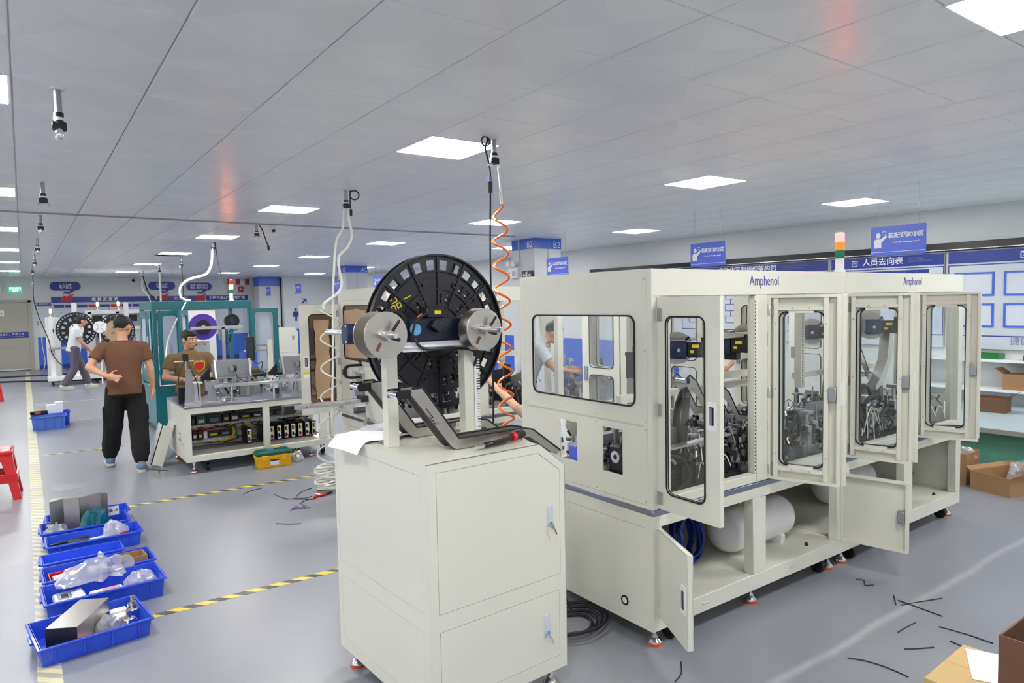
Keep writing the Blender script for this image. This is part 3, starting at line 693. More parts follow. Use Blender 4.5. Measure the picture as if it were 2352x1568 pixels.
# ======================= machine kit =======================
def level_foot(parent, x, y, zt, r=.036, name='levelling_foot'):
    f = MB().cyl((x, y, .05), (x, y, zt + .02), .009, n=10).cyl((x, y, zt - .03), (x, y, zt - .018), .018, n=6).build(name, 'chrome', parent)
    MB().lathe([(r, .014), (r * .95, .022), (r * .45, .04), (.014, .055)], (x, y, 0), n=20).build('foot_cone', 'chrome', f)
    MB().lathe([(r * 1.02, 0.0), (r * 1.06, .007), (r * 1.02, .014)], (x, y, 0), n=20).build('foot_pad', 'foot_orange', f)
    return f
def caster(parent, x, y, zt, rz=0.0):
    f = MB().cyl((x - .014, y, .042), (x + .014, y, .042), .042, n=20).build('caster', 'black_rubber', parent)
    MB().cyl((x - .016, y, .042), (x + .016, y, .042), .014, n=12).build('caster_hub', 'chrome', f)
    MB().bx(x - .02, x - .016, y - .02, y + .02, .03, zt).bx(x - .02, x + .02, y - .025, y + .025, zt - .006, zt).bx(x + .016, x + .02, y - .02, y + .02, .03, zt).build('caster_fork', 'dark_metal', f)
    return f
def screws(parent, pts, ax, r=.0045, name='screw'):
    b = MB(); d = Vector(ax)
    for p in pts: b.cyl(Vector(p), Vector(p) + d * .003, r, r * .7, 8)
    return b.build(name, 'steel', parent, kind='stuff')
def flush_handle(parent, x, y, z, sg=-1, h=.13):
    """white flush pull plate with a dark slot on a face normal to y"""
    p = MB().plate(rrect(x - .028, x + .028, z - h / 2, z + h / 2, .008, 3), [], 'y', y + sg * .004, y).build('handle_plate', 'white', parent)
    MB().bx(x - .012, x + .012, min(y + sg * .0046, y + sg * .004), max(y + sg * .0046, y + sg * .004), z - h * .32, z + h * .32).build('handle_slot', 'black_plastic', p)
    MB().bx(x - .008, x + .004, min(y + sg * .008, y + sg * .0046), max(y + sg * .008, y + sg * .0046), z - h * .3, z + h * .28).build('handle_grip', 'alu_dull', p)
    return p
def hinge(parent, x, y, z):
    h = MB().cyl((x, y - .008, z - .03), (x, y - .008, z + .03), .006, n=10).build('hinge', 'steel', parent)
    MB().bx(x - .032, x + .032, y - .009, y - .003, z - .03, z + .03).build('hinge_leaf', 'steel', h)
    return h
def door_leaf(parent, hx, hy, side, ang, z0, z1, w, win=None, pane='clear_pane', ribs=True, low=False, handle=True, sticker=False):
    """side=+1: hinged at its left edge, closed leaf points +x; side=-1: closed leaf points -x. ang: opening angle (deg)"""
    t = bpy.data.objects.new('door', None); COL.objects.link(t); t.parent = parent
    t.location = (hx, hy, 0); t.rotation_euler = (0, 0, math.radians(-ang * side))
    s = side; th = .032
    X = lambda a: s * a
    def bx_(b, a0, a1, y0, y1, zz0, zz1): return b.bx(min(X(a0), X(a1)), max(X(a0), X(a1)), y0, y1, zz0, zz1)
    lo, hi = min(X(.002), X(w)), max(X(.002), X(w))
    if win:
        wa, wb, wz0, wz1 = win; wl, wh = min(X(wa), X(wb)), max(X(wa), X(wb))
        MB().plate(rect(lo, hi, z0, z1), [rrect(wl, wh, wz0, wz1, .035)], 'y', -th, -th + .003).build('door_skin', 'cream', t)
        g = MB().frame(wl, wh, wz0, wz1, .035, .007, 'y', -th - .004, -th).build('gasket', 'black_rubber', t)
        MB().frame(wl + .002, wh - .002, wz0 + .002, wz1 - .002, .033, .007, 'y', -th + .003, -th + .010).build('gasket', 'black_rubber', t)
        MB().plate(rrect(wl - .004, wh + .004, wz0 - .004, wz1 + .004, .035), [], 'y', -th + .0032, -th + .0062).build('window_pane', pane, t)
    else:
        MB().bx(lo, hi, -th, -th + .003, z0, z1).build('door_skin', 'cream', t)
    MB().plate(rect(lo, hi, z0, z1), [rect(lo + .004, hi - .004, z0 + .004, z1 - .004)], 'y', -th + .0005, -.004).build('door_rim', 'cream', t)
    MB().plate(rect(lo, hi, z0, z1), [rect(lo + .016, hi - .016, z0 + .016, z1 - .016)], 'y', -.006, -.003).build('rim_lip', 'cream', t)
    if ribs and win:
        for a in (wa - .028, wb + .004):
            r = MB(); bx_(r, a, a + .024, -th + .010, -.004, z0 + .018, z1 - .018); r.build('rib', 'cream', t)
        for z in (wz0 - .034, wz1 + .012):
            r = MB(); bx_(r, wa - .004, wb + .004, -th + .010, -.008, z, z + .022); r.build('rib', 'cream', t)
        for z in (wz0 - .012, wz1 + .001):
            r = MB(); bx_(r, wa + .05, wb - .05, -th + .010, -.012, z - .004, z + .014); r.build('window_retainer', 'cream', t)
        screws(t, [(X(a), -.004, z) for a in (wa - .016, wb + .016) for z in (wz0 + .06, (wz0 + wz1) / 2, wz1 - .06)] + [(X(a), -.008, z) for a in (wa + .07, wb - .07) for z in (wz0 - .023, wz1 + .023)], (0, 1, 0))
    zc = (z0 + z1) / 2 + (0 if low else -.02)
    if handle:
        flush_handle(t, X(w - .042), -th, zc)
        lb = MB(); bx_(lb, w - .058, w - .018, -th + .004, .004, zc - .038, zc + .038); lb.build('latch_box', 'alu_dull', t, bev=.003)
    if sticker:
        MB().bx(min(X(w - .075), X(w - .015)), max(X(w - .075), X(w - .015)), -th - .001, -th, zc - .15, zc - .10).build('warning_sticker', 'paper', t)
        MB().bx(min(X(w - .075), X(w - .015)), max(X(w - .075), X(w - .015)), -th - .0012, -th, zc - .112, zc - .09).build('warning_sticker', 'yellow_label', t)
    if not low:
        for z in (z0 + .055, (z0 + z1) / 2 - .03, z1 - .085):
            hinge(t, 0, -th + .004, z)
            a, c = sorted((hx - s * .004, hx - s * .034)); MB().bx(a, c, hy - .012, hy - .0005, z - .03, z + .03).build('frame_hinge_leaf', 'steel', parent, bev=.002)
    return t
def gear_motor(parent, loc, rz=0.0, disc=True, sc=1.0, name='gear_motor'):
    """navy worm gearbox with a black motor, yellow labels and a steel disc on its shaft (disc faces local -y)"""
    t = bpy.data.objects.new(name, None); COL.objects.link(t); t.parent = parent; t.location = loc; t.rotation_euler = (0, 0, rz); t.scale = (sc, sc, sc)
    MB().bx(-.05, .05, -.045, .045, -.055, .055).cyl((0, -.052, 0), (0, .052, 0), .048, n=20).build('gearbox', 'navy', t, bev=.006)
    MB().cyl((-.052, 0, 0), (-.06, 0, 0), .034, n=20).build('rating_disc', 'sky_label', t)
    MB().bx(.05, .17, -.042, .042, -.045, .045).build('motor_body', 'black_plastic', t, bev=.006)
    MB().bx(.17, .2, -.035, .035, -.038, .038).build('motor_cap', 'black_plastic', t, bev=.008)
    MB().bx(.08, .12, -.0435, -.042, .01, .03).build('yellow_sticker', 'yellow_label', t)
    MB().bx(.07, .09, -.0435, -.042, -.02, -.004).build('yellow_sticker', 'yellow_label', t)
    MB().cyl((.15, 0, .045), (.15, .0, .07), .014, n=10).build('connector', 'black_plastic', t)
    MB().cyl((0, -.09, 0), (0, .16, 0), .011, n=12).build('shaft', 'chrome', t)
    if disc:
        d = MB().cyl((0, .10, 0), (0, .105, 0), .10, n=32).build('steel_disc', 'steel_brushed', t)
        MB().cyl((0, .09, 0), (0, .10, 0), .025, n=16).build('hub', 'steel', d)
        MB().beam((.03, .097, .03), (.075, .092, .07), .012, .012).build('clamp_lever', 'black_plastic', d)
    return t
def slotted_post(parent, x, y, z0, z1, w=.05, face='-y', name='slotted_post', pitch=.02):
    p = MB().bx(x - w / 2, x + w / 2, y - w / 2, y + w / 2, z0, z1).build(name, 'cream', parent)
    b = MB(); n = int((z1 - z0 - .02) / pitch)
    for k in range(n):
        z = z0 + .02 + k * pitch
        if face == '-y': b.bx(x - .007, x + .007, y - w / 2 - .0008, y - w / 2 + .001, z, z + pitch * .5)
        elif face == '-x': b.bx(x - w / 2 - .0008, x - w / 2 + .001, y - .007, y + .007, z, z + pitch * .5)
        else: b.bx(x + w / 2 - .001, x + w / 2 + .0008, y - .007, y + .007, z, z + pitch * .5)
    b.build('slots', 'black_plastic', p, kind='stuff')
    return p
_cl = {}
def shared(key, fn):
    if key not in _cl: _cl[key] = fn()
    return _cl[key]
def put(me, name, parent, loc, rot=(0, 0, 0), sc=(1, 1, 1), m=None):
    o = bpy.data.objects.new(name, me); COL.objects.link(o); o.parent = parent; o.location = loc; o.rotation_euler = rot; o.scale = sc
    return o
def proto(b, m):
    me = b.mesh('piece'); me.materials.append(M(m)); return me
def clutter_protos():
    P = {}
    P['tooling_block'] = [proto(MB().box((0, 0, .035), (.09, .06, .07)).box((0, 0, .08), (.05, .06, .03)), 'steel'), proto(MB().box((0, 0, .04), (.06, .06, .08)).cyl((0, 0, .08), (0, 0, .1), .02), 'black_plastic'), proto(MB().box((0, 0, .02), (.12, .07, .04)).box((.03, 0, .06), (.03, .05, .06)), 'alu_dull'), proto(MB().box((0, 0, .05), (.04, .05, .1)).box((0, 0, .11), (.07, .03, .02)), 'aluminium')]
    P['air_cylinder'] = [proto(MB().cyl((0, 0, .06), (0, 0, .16), .016).cyl((0, 0, .16), (0, 0, .21), .005).box((0, 0, .03), (.05, .04, .06)).cyl((.016, 0, .08), (.04, 0, .08), .006, n=8).cyl((.016, 0, .14), (.04, 0, .14), .006, n=8), 'chrome'), proto(MB().box((0, 0, .07), (.03, .045, .1)).cyl((0, 0, .12), (0, 0, .17), .007).box((0, 0, .175), (.05, .05, .012)).cyl((.015, .01, .05), (.04, .01, .05), .006, n=8), 'aluminium')]
    P['servo_motor'] = [proto(MB().box((0, 0, .05), (.06, .06, .1)).box((0, 0, .108), (.066, .066, .016)).cyl((0, 0, .11), (0, 0, .14), .012).box((.035, 0, .02), (.02, .03, .03)), 'black_plastic'), proto(MB().cyl((-.07, 0, .05), (.05, 0, .05), .034, n=20).box((.06, 0, .05), (.02, .08, .08)).box((-.03, 0, .09), (.03, .03, .02)), 'dark_metal')]
    P['mounting_plate'] = [proto(MB().plate([(-.07, 0), (.07, 0), (.07, .06), (.03, .2), (-.07, .2)], [rrect(-.04, .02, .07, .15, .015, 2)], 'y', -.006, .006), 'alu_dull'), proto(MB().plate([(-.06, 0), (.06, 0), (.05, .22), (-.02, .22)], [], 'y', -.008, .008), 'dark_metal'), proto(MB().plate([(-.08, 0), (.08, 0), (.08, .12), (-.08, .16)], [], 'y', -.005, .005), 'steel')]
    P['linear_slide'] = [proto(MB().box((0, 0, .012), (.3, .05, .024)).box((.04, 0, .035), (.08, .06, .024)).box((-.14, 0, .03), (.02, .06, .05)), 'aluminium')]
    return P
CABLE_M = ['hose_white', 'wire_black', 'hose_white', 'hose_blue', 'wire_black', 'hose_clear', 'hose_white']
def clutter(parent, x0, x1, y0, y1, z, seed, n=40, nc=26, ns=120, sc=1.0, tall=1.0, avoid=None):
    P = shared('protos', clutter_protos); r = random.Random(seed)
    names = ['tooling_block'] * 4 + ['air_cylinder'] * 4 + ['servo_motor'] * 2 + ['mounting_plate'] * 3 + ['linear_slide']
    for k in range(n):
        nm = r.choice(names); me = r.choice(P[nm]); s = sc * r.uniform(.8, 1.35)
        put(me, nm, parent, (r.uniform(x0 + .06, x1 - .06), r.uniform(y0 + .05, y1 - .05), z), (0, 0, r.choice((0, PI / 2, PI, -PI / 2)) + r.uniform(-.1, .1)), (s, s, s * tall * r.uniform(.8, 1.3)))
    for k in range(nc):
        a = Vector((r.uniform(x0, x1), r.uniform(y0, y1), z + r.uniform(.02, .15))); d = Vector((r.uniform(-.2, .2), r.uniform(-.2, .2), 0))
        e = a + d; e.x = min(max(e.x, x0), x1); e.y = min(max(e.y, y0), y1); e.z = z + r.uniform(.0, .12)
        mid = (a + e) / 2; mid.z = max(a.z, e.z) + r.uniform(.04, .13) * tall
        thick = r.random() < .22
        MB().tube(spline([a, (a + mid) / 2 + Vector((0, 0, .03)), mid, (mid + e) / 2 + Vector((0, 0, .02)), e], 4), .011 * sc if thick else r.uniform(.0025, .0045), 6).build('hose' if thick else 'cable', 'wire_black' if thick else r.choice(CABLE_M), parent)
    b = MB(); b2 = MB()
    for k in range(ns):
        c = (r.uniform(x0, x1), r.uniform(y0, y1), z + r.uniform(.01, .19) * tall); q = b if r.random() < .65 else b2
        if r.random() < .5: q.box(c, (r.uniform(.01, .035), r.uniform(.01, .035), r.uniform(.01, .03)), r.uniform(0, 3))
        else: q.cyl(c, (c[0] + r.uniform(-.02, .02), c[1] + r.uniform(-.02, .02), c[2] + .03), r.uniform(.004, .01), n=8)
    b.build('small_fittings', 'steel', parent, kind='stuff'); b2.build('small_fittings', 'black_plastic', parent, kind='stuff')
def tower_light(label, loc, lit='red', h=1.0, group=None, single=False):
    t = thing('tower_light', label, 'signal light', loc, group=group)
    if single:
        MB().lathe([(.03, 0), (.03, .008), (.012, .02), (.012, .10), (.022, .105)], n=14).build('pole', 'white', t)
        MB().lathe([(.026, .105), (.03, .12), (.03, .20), (.02, .215)], n=16).build('lit_lens', 'lamp_warm', t)
        return t
    z = 0
    MB().lathe([(.034, 0), (.034, .01), (.027, .02), (.027, .09 * h)], n=18).build('white_base', 'white', t)
    z = .09 * h
    for nm, m in (('green_lens', 'lens_green'), ('amber_lens', 'lamp_amber' if lit == 'amber' else 'lens_amber'), ('red_lens', 'lamp_red' if lit == 'red' else 'lens_red')):
        MB().lathe([(.027, z), (.028, z + .004), (.028, z + .05 * h), (.024, z + .052 * h)], n=18).build(nm, m, t); z += .053 * h
    MB().lathe([(.027, z), (.024, z + .006), (.008, z + .01)], n=18).build('top_cap', 'white', t)
    return t

# ======================= enclosed assembly machines =======================
LU, DU = 1.77, 1.068
def enclosure(label, x, y, L=LU, left=None, right=None, upper=(), lower=(), brand=True, mid=.87, base_back=True, inner=True, back='doors', cat='machine', bmid=.87):
    t = thing('assembly_machine', label, cat, (x, y, 0))
    D = DU; C = 'cream'
    # base frame
    for nm, a in (('bottom_rail', (0, L, 0, .05, .10, .19)), ('bottom_rail', (0, L, D - .05, D, .10, .19)), ('bottom_rail', (0, .05, .05, D - .05, .10, .19)), ('bottom_rail', (L - .05, L, .05, D - .05, .10, .19)),
                  ('top_rail', (0, L, 0, .05, .625, .685)), ('top_rail', (0, L, D - .05, D, .625, .685)), ('top_rail', (0, .05, .05, D - .05, .625, .685)), ('top_rail', (L - .05, L, .05, D - .05, .625, .685)),
                  ('base_post', (0, .064, 0, .06, .19, .625)), ('base_post', (L - .08, L, 0, .06, .19, .625)), ('base_post', (bmid - .06, bmid + .06, 0, .06, .19, .625)), ('base_post', (0, .06, D - .06, D, .19, .625)), ('base_post', (L - .06, L, D - .06, D, .19, .625))):
        MB().bx(*a).build(nm, C, t, bev=.003)
    MB().bx(.05, L - .05, .05, D - .05, .165, .182).build('base_floor', C, t)
    if base_back: MB().bx(.06, L - .06, D - .03, D - .02, .19, .625).build('base_back_panel', C, t)
    screws(t, [(q, -.001, .145) for q in (.38, .41, bmid + .3, bmid + .33)], (0, -1, 0), .007, 'rail_hole')
    for q in (.3, bmid + .62): MB().lathe([(.012, 0), (.012, .012), (.006, .02)], (q, .09, .182), n=8).build('bolt', 'dark_metal', t)
    # table plate with a polished edge
    MB().bx(-.004, L + (.004 if right else -.001), -.004, D + .004, .686, .714).build('table_plate', 'zinc', t, bev=.002)
    # upper frame
    for nm, a in (('upper_post', (0, .066, 0, .06, .715, 1.766)), ('upper_post', (L - .07, L, 0, .06, .715, 1.766)), ('upper_post', (0, .06, D - .06, D, .715, 1.766)), ('upper_post', (L - .06, L, D - .06, D, .715, 1.766)),
                  ('upper_post', (mid - .03, mid + .07, 0, .06, .715, 1.766)), ('upper_post', (mid - .03, mid + .05, D - .06, D, .715, 1.766)),
                  ('sill_rail', (.066, mid - .03, 0, .05, .715, .765)), ('sill_rail', (mid + .07, L - .07, 0, .05, .715, .765)), ('sill_rail', (.06, L - .06, D - .05, D, .715, .765)),
                  ('header_panel', (0, L, 0, .06, 1.766, 1.90)), ('header_panel', (0, L, D - .06, D, 1.766, 1.90)), ('roof_beam', (0, .06, .06, D - .06, 1.80, 1.90)), ('roof_beam', (L - .06, L, .06, D - .06, 1.80, 1.90)), ('roof_beam', (mid - .03, mid + .05, .06, D - .06, 1.82, 1.90))):
        MB().bx(*a).build(nm, C, t, bev=.003)
    if brand: text('Amphenol', .082, 'print_blue', t, (L * .515, -.0012, 1.842), '-y', width=.8, bold=-.0008)
    # slotted strips inside the front posts
    for q in (mid - .034, ):
        p = MB().bx(q - .012, q + .0, .002, .03, .77, 1.76).build('slotted_strip', C, t)
        b = MB()
        for k in range(48): b.bx(q - .0098, q - .0028, .0012, .003, .785 + k * .02, .785 + k * .02 + .0095)
        b.build('slots', 'black_plastic', p, kind='stuff')
    for d in upper: door_leaf(t, *d[:2], d[2], d[3], .722, 1.762, .378, (.062, .292, .81, 1.665), **(d[4] if len(d) > 4 else {}))
    for d in lower: door_leaf(t, *d[:2], d[2], d[3], .188, .622, .385, None, low=True)
    # back leaves, closed, with windows
    if back == 'doors':
        for q, sd in ((mid - .035, -1), (mid + .055, 1), (L - .062, -1)):
            a0, a1 = D + .004, D + .382; q -= .01 * sd
            dd = MB().plate(rect(a0, a1, .77, 1.762), [rrect(a0 + .06, a1 - .08, .84, 1.22, .03), rrect(a0 + .06, a1 - .08, 1.28, 1.68, .03)], 'x', q - .012, q + .012).build('back_door', C, t)
            MB().bx(q - .002, q + .002, a0 + .055, a1 - .075, .835, 1.685).build('window_pane', 'clear_pane', dd); MB().bx(q - .02, q + .02, a1 - .06, a1 - .025, 1.18, 1.28).build('latch_box', 'alu_dull', dd)
            for z0, z1 in ((.84, 1.22), (1.28, 1.68)): MB().frame(a0 + .06, a1 - .08, z0, z1, .03, .006, 'x', q - .015, q - .012).build('gasket', 'black_rubber', dd)
    # feet and casters
    for fx in (.07, bmid, L - .09):
        level_foot(t, fx, .06, .10); 
    for fx in (.07, L - .09): level_foot(t, fx, D - .07, .10)
    for fx in (.18, L - .2): caster(t, fx, .06, .10); caster(t, fx, D - .12, .10)
    return t
def end_groove_panel(t, x, y0, y1, z0, z1, out=-1, name='end_panel', holes=()):
    MB().plate(rect(y0, y1, z0, z1), list(holes), 'x', min(x, x + out * .004), max(x, x + out * .004)).build(name, 'cream', t)
    return t

# --- machine 1 (front), machine 2 (continuing to the right)
m1 = enclosure('large cream enclosed assembly machine with a wide end window, nearest of the row', 2.464, 2.289,
               upper=[(.07, 0, 1, 92), (.936, 0, -1, 108), (1.0, 0, 1, 68), (1.765, 0, -1, 104)], lower=[(.062, 0, 1, 117), (1.725, 0, -1, 101)])
D = DU
# end wall: frame plates and panels with recessed joints
MB().plate(rect(-.0008, D, .715, 1.9006), [rect(.028, D - .035, 1.130, 1.866), rect(.028, D - .035, .735, 1.126)], 'x', -.001, .012).build('end_frame', 'cream', m1)
MB().plate(rect(.030, D - .037, 1.132, 1.864), [rrect(.115, .938, 1.222, 1.668, .04)], 'x', -.002, .006).build('end_panel', 'cream', m1)
MB().plate(rect(.030, D - .037, .737, 1.124), [rect(.204, .354, .852, 1.088), rect(.556, .706, .862, 1.082)], 'x', -.002, .006).build('end_panel', 'cream', m1)
MB().frame(.115, .938, 1.222, 1.668, .04, .008, 'x', -.008, .0).build('gasket', 'black_rubber', m1)
MB().bx(.0015, .0045, .11, .943, 1.217, 1.673).build('window_pane', 'clear_pane', m1)
screws(m1, [(-.002, q, z) for q in (.045, .4, .7, D - .05) for z in (1.15, 1.85)] + [(-.002, q, z) for q in (.045, .4, D - .05) for z in (.75, 1.11)] + [(-.002, q, 1.5) for q in (.045, D - .05)], (-1, 0, 0))
MB().plate(rect(-.0008, D, .0995, .686), [rect(.05, D - .05, .163, .618)], 'x', -.001, .01).build('base_end_frame', 'cream', m1)
MB().bx(-.0005, .006, .0525, D - .0525, .1655, .6155).build('base_end_panel', 'cream', m1)
MB().annulus((-.004, .198, .20), (1, 0, 0), .017, .026, .004, 24).build('grommet', 'black_rubber', m1); MB().cyl((-.003, .198, .20), (.0, .198, .20), .017).build('grommet_plug', 'white', m1)
m2 = enclosure('cream enclosed assembly machine at the far right end of the row', 4.236, 2.289, L=1.73, right=True, brand=True,
               upper=[(.062, 0, 1, 68), (.96, 0, -1, 112), (1.02, 0, 1, 48)], lower=[])
MB().plate(rect(0, D, .715, 1.90), [rrect(.115, .938, .95, 1.70, .04)], 'x', 1.725, 1.732).build('end_panel', 'cream', m2); MB().bx(1.727, 1.730, .11, .943, .945, 1.705).build('window_pane', 'clear_pane', m2); MB().plate(rect(.05, D, .10, .686), [[(.35 + .022 * math.cos(a * PI / 8), .27 + .022 * math.sin(a * PI / 8)) for a in range(16)]], 'x', 1.70, 1.706).build('base_end_panel', 'cream', m2)
# interior of machine 1
def interior(t, L, seed, dense=1.0):
    r = random.Random(seed)
    MB().bx(.1, L - .08, .12, D - .1, .715, .735).build('tool_plate', 'dark_metal', t)
    clutter(t, .1, L - .08, .08, D - .14, .735, seed, int(80 * dense), int(76 * dense), int(520 * dense), 1.05, 1.1)
    b = MB().bx(.3, L - .1, .52, .56, 1.16, 1.20).build('cross_beam', 'cream', t)
    MB().beam((.12, .22, .93), (L * .48, .20, .96), .05, .012).build('cover_plate', 'aluminium', t)
    MB().bx(.10, .55, .32, .33, .76, 1.02).build('guard_plate', 'alu_dull', t)
interior(m1, LU, 11); interior(m2, 1.73, 12)
gear_motor(m1, (.72, .46, 1.45), -.80); gear_motor(m1, (1.16, .48, 1.45), -.85); gear_motor(m1, (1.52, .55, 1.47), -.9); gear_motor(m2, (.66, .62, 1.48), -1.0)
slotted_post(m1, .66, .56, 1.5, 1.80, .06, '-x'); slotted_post(m1, 1.25, .60, 1.2, 1.80, .06, '-y'); slotted_post(m1, 1.52, .50, 1.2, 1.8, .05, '-y'); gear_motor(m2, (.86, .26, 1.52), -1.0); slotted_post(m2, .70, .34, .72, 1.8, .05, '-x'); MB().bx(.68, 1.3, .42, .46, 1.60, 1.64).build('cross_beam', 'cream', m2); slotted_post(m2, 1.35, .3, .72, 1.8, .05, '-x'); slotted_post(m2, .3, .5, 1.1, 1.8, .05, '-y'); slotted_post(m2, 1.1, .7, .72, 1.8, .06, '-y')
MB().bx(.95, 1.5, .40, .44, 1.50, 1.53).build('cross_beam', 'cream', m1); MB().bx(1.0, 1.6, .44, .48, 1.24, 1.28).build('cross_beam', 'cream', m1)
def guide_trough(t, x, y, z, sc=1.0, m='steel_brushed'):
    """stainless strip guide: bent side plates with black edge trim"""
    prof = [(-.10, .26), (-.05, .29), (.02, .24), (.16, .03), (.34, .0), (.34, -.03), (.14, -.03), (.0, .16), (-.10, .22)]
    prof = [(x + a * sc, z + bb * sc) for a, bb in prof]
    o = bpy.data.objects.new('strip_guide', None); COL.objects.link(o); o.parent = t
    for q in (0, .12 * sc): MB().plate(prof, [], 'y', y + q, y + q + .003).build('side_plate', m, o); MB().tube([(a, y + q + .0015, bb) for a, bb in prof[:6]], .005, 6).build('edge_trim', 'black_rubber', o)
    MB().cyl((x - .07 * sc, y, z + .25 * sc), (x - .07 * sc, y + .12 * sc, z + .25 * sc), .022 * sc).build('roller', 'chrome', o)
    return o
guide_trough(m1, .68, .30, 1.08, .8); guide_trough(m1, 1.05, .35, 1.0, .7); guide_trough(m2, .75, .3, 1.15, .9)
for k, (pts, rr) in enumerate((([(.52, .3, .76), (.55, .28, .95), (.60, .3, 1.15), (.64, .34, 1.22), (.67, .42, 1.1), (.68, .45, .9)], .022), ([(.2, .1, .95), (.32, .08, .9), (.36, .08, .8), (.28, .1, .73)], .012), ([(1.0, .2, .76), (1.1, .16, .98), (1.22, .2, .95), (1.25, .3, .76)], .014), ([(1.35, .15, .76), (1.42, .12, 1.0), (1.55, .18, .9), (1.6, .25, .74)], .012))):
    MB().tube(spline(pts, 8), rr, 10).build('corrugated_hose', 'black_rubber', m1)
for pts in ([(.5, .2, .76), (.55, .15, 1.0), (.75, .15, 1.02), (.8, .25, .76)], [(.45, .3, .76), (.6, .2, 1.1), (.85, .25, .95), (.85, .3, .76)], [(.6, .12, .76), (.7, .1, .92), (.9, .12, .9), (.95, .2, .75)]): MB().tube(spline(pts, 8), .014, 10).build('corrugated_hose', 'black_rubber', m2)
MB().plate([(.99, 1.47), (1.05, 1.47), (1.02, 1.27), (.90, 1.10), (.80, 1.06), (.80, 1.10), (.86, 1.14), (.96, 1.28)], [], 'y', .20, .27).build('chute_guide', 'steel', m2)
for q, z in ((.4, 1.3), (1.3, 1.35)): put(shared('protos', clutter_protos)['servo_motor'][0], 'servo_motor', m1, (q, .5, z), (0, 0, .3), (1.3, 1.3, 1.3))
# camera light seen through the lower end opening, and an aluminium rail in the other
cb = MB().bx(.03, .1, .22, .34, .76, .98).build('inspection_camera', 'black_plastic', m1, bev=.004)
MB().annulus((.024, .285, .93), (1, 0, 0), .014, .032, .008, 24).build('lens_ring', 'chrome', cb); MB().cyl((.026, .285, .93), (.03, .285, .93), .014).build('lens', 'screen', cb); MB().bx(.028, .03, .24, .32, .78, .80).build('brand_plate', 'alu_dull', cb)
MB().tube(spline([(.06, .27, .98), (.05, .24, 1.06), (.08, .22, 1.12), (.2, .22, 1.15)], 6), .008, 8).build('cable', 'wire_black', m1)
MB().bx(.03, .4, .55, .61, .95, .99).bx(.03, .4, .555, .605, .935, .95).build('linear_rail', 'aluminium', m1, bev=.002); MB().bx(.025, .03, .56, .66, .86, .93).build('blue_block', 'sign_blue', m1); MB().bx(.03, .1, .60, .68, .90, .94).build('carriage', 'aluminium', m1)
tower_light('tower signal light glowing red on top of the enclosed machines', (4.262, 2.345, 1.90), 'red')
# white air tanks and hoses inside the bases
def air_tank(label, loc, L=.66, r=.135):
    t = thing('air_tank', label, 'air tank', loc)
    MB().lathe([(.03, -.02), (r * .6, .0), (r * .88, .03), (r, .075), (r, L - .075), (r * .88, L - .03), (r * .6, L), (.03, L + .02)], (0, 0, r + .012), (1, 0, 0), 36).build('tank_shell', 'white_gloss', t)
    for q in (.16, L - .16):
        MB().plate([(-r * .8, 0), (r * .8, 0), (r * .85, .05), (r * .7, .07), (0, .010), (-r * .7, .07), (-r * .85, .05)], [], 'x', q - .02, q + .02).build('saddle_foot', 'white', t)
    for q in (.2, .33, .45):
        MB().cyl((q, 0, 2 * r + .004), (q, 0, 2 * r + .035), .014, n=10).build('port_fitting', 'chrome' if q > .3 else 'wire_yellow', t)
    return t
air_tank('white cylindrical air tank in the base of the nearest machine', (3.37, 2.60, .182))
air_tank('white cylindrical air tank in the base of the far right machine', (4.78, 2.75, .182), .60)
def hose_coil(name, label, loc, m, r, n, tr, seed, ax=(0, 0, 1), spread=.02):
    rr = random.Random(seed); u, v, d = basis(ax); t = thing(name, label, 'hose coil', loc)
    for k in range(n):
        off = d * (rr.uniform(-spread, spread)); R = r * rr.uniform(.85, 1.08); c = off + u * rr.uniform(-.015, .015)
        pts = [c + u * (R * math.cos(2 * PI * i / 28)) + v * (R * math.sin(2 * PI * i / 28)) + d * .01 * math.sin(3 * 2 * PI * i / 28 + k) for i in range(29)]
        MB().tube(pts, tr, 6, False).build('hose_loop', m, t)
    return t
hose_coil('hose_coil', 'coil of dark blue air hose in the base behind the low open door', (3.14, 2.66, .345), 'hose_blue', .14, 14, .008, 4, (.25, -1, .15), .05)
hose_coil('green_hose', 'thin green hose loop beside the white air tank', (4.08, 2.85, .25), 'hose_green', .05, 2, .004, 5, (.2, -1, .3), .006)
# ======================= reel stand: cabinet in the foreground =======================
def sector(b, r0, r1, a0, a1, y0, y1, n=4, cx=0, cz=0):
    pts = [(cx + r0 * math.cos(a0 + (a1 - a0) * i / n), cz + r0 * math.sin(a0 + (a1 - a0) * i / n)) for i in range(n + 1)] + [(cx + r1 * math.cos(a1 - (a1 - a0) * i / n), cz + r1 * math.sin(a1 - (a1 - a0) * i / n)) for i in range(n + 1)]
    return b.plate(pts, [], 'y', y0, y1)
CAB = (1.222, 2.296, 0); CRZ = math.radians(2.5)
cab = thing('feeder_cabinet', 'cream reel feeder cabinet with two locked doors in the foreground', 'cabinet', CAB, CRZ)
W, DD, ZT, CH, CZ = .716, .85, 1.134, .146, .11
prof = [(.003, .10), (W - .003, .10), (W - .003, ZT - CZ - .003), (W - CH - .002, ZT - .003), (.003, ZT - .003)]
MB().prism(prof, 'y', .004, DD).build('cabinet_core', 'cream_shade', cab)  # same cream painted darker for the shade inside the panel grooves
outer = [(0, .10), (W, .10), (W, ZT - CZ), (W - CH, ZT), (0, ZT)]
d1 = [(.043, .532), (.684, .532), (.684, 1.006), (.560, 1.097), (.043, 1.097)]
d2 = rect(.046, .672, .16, .462)
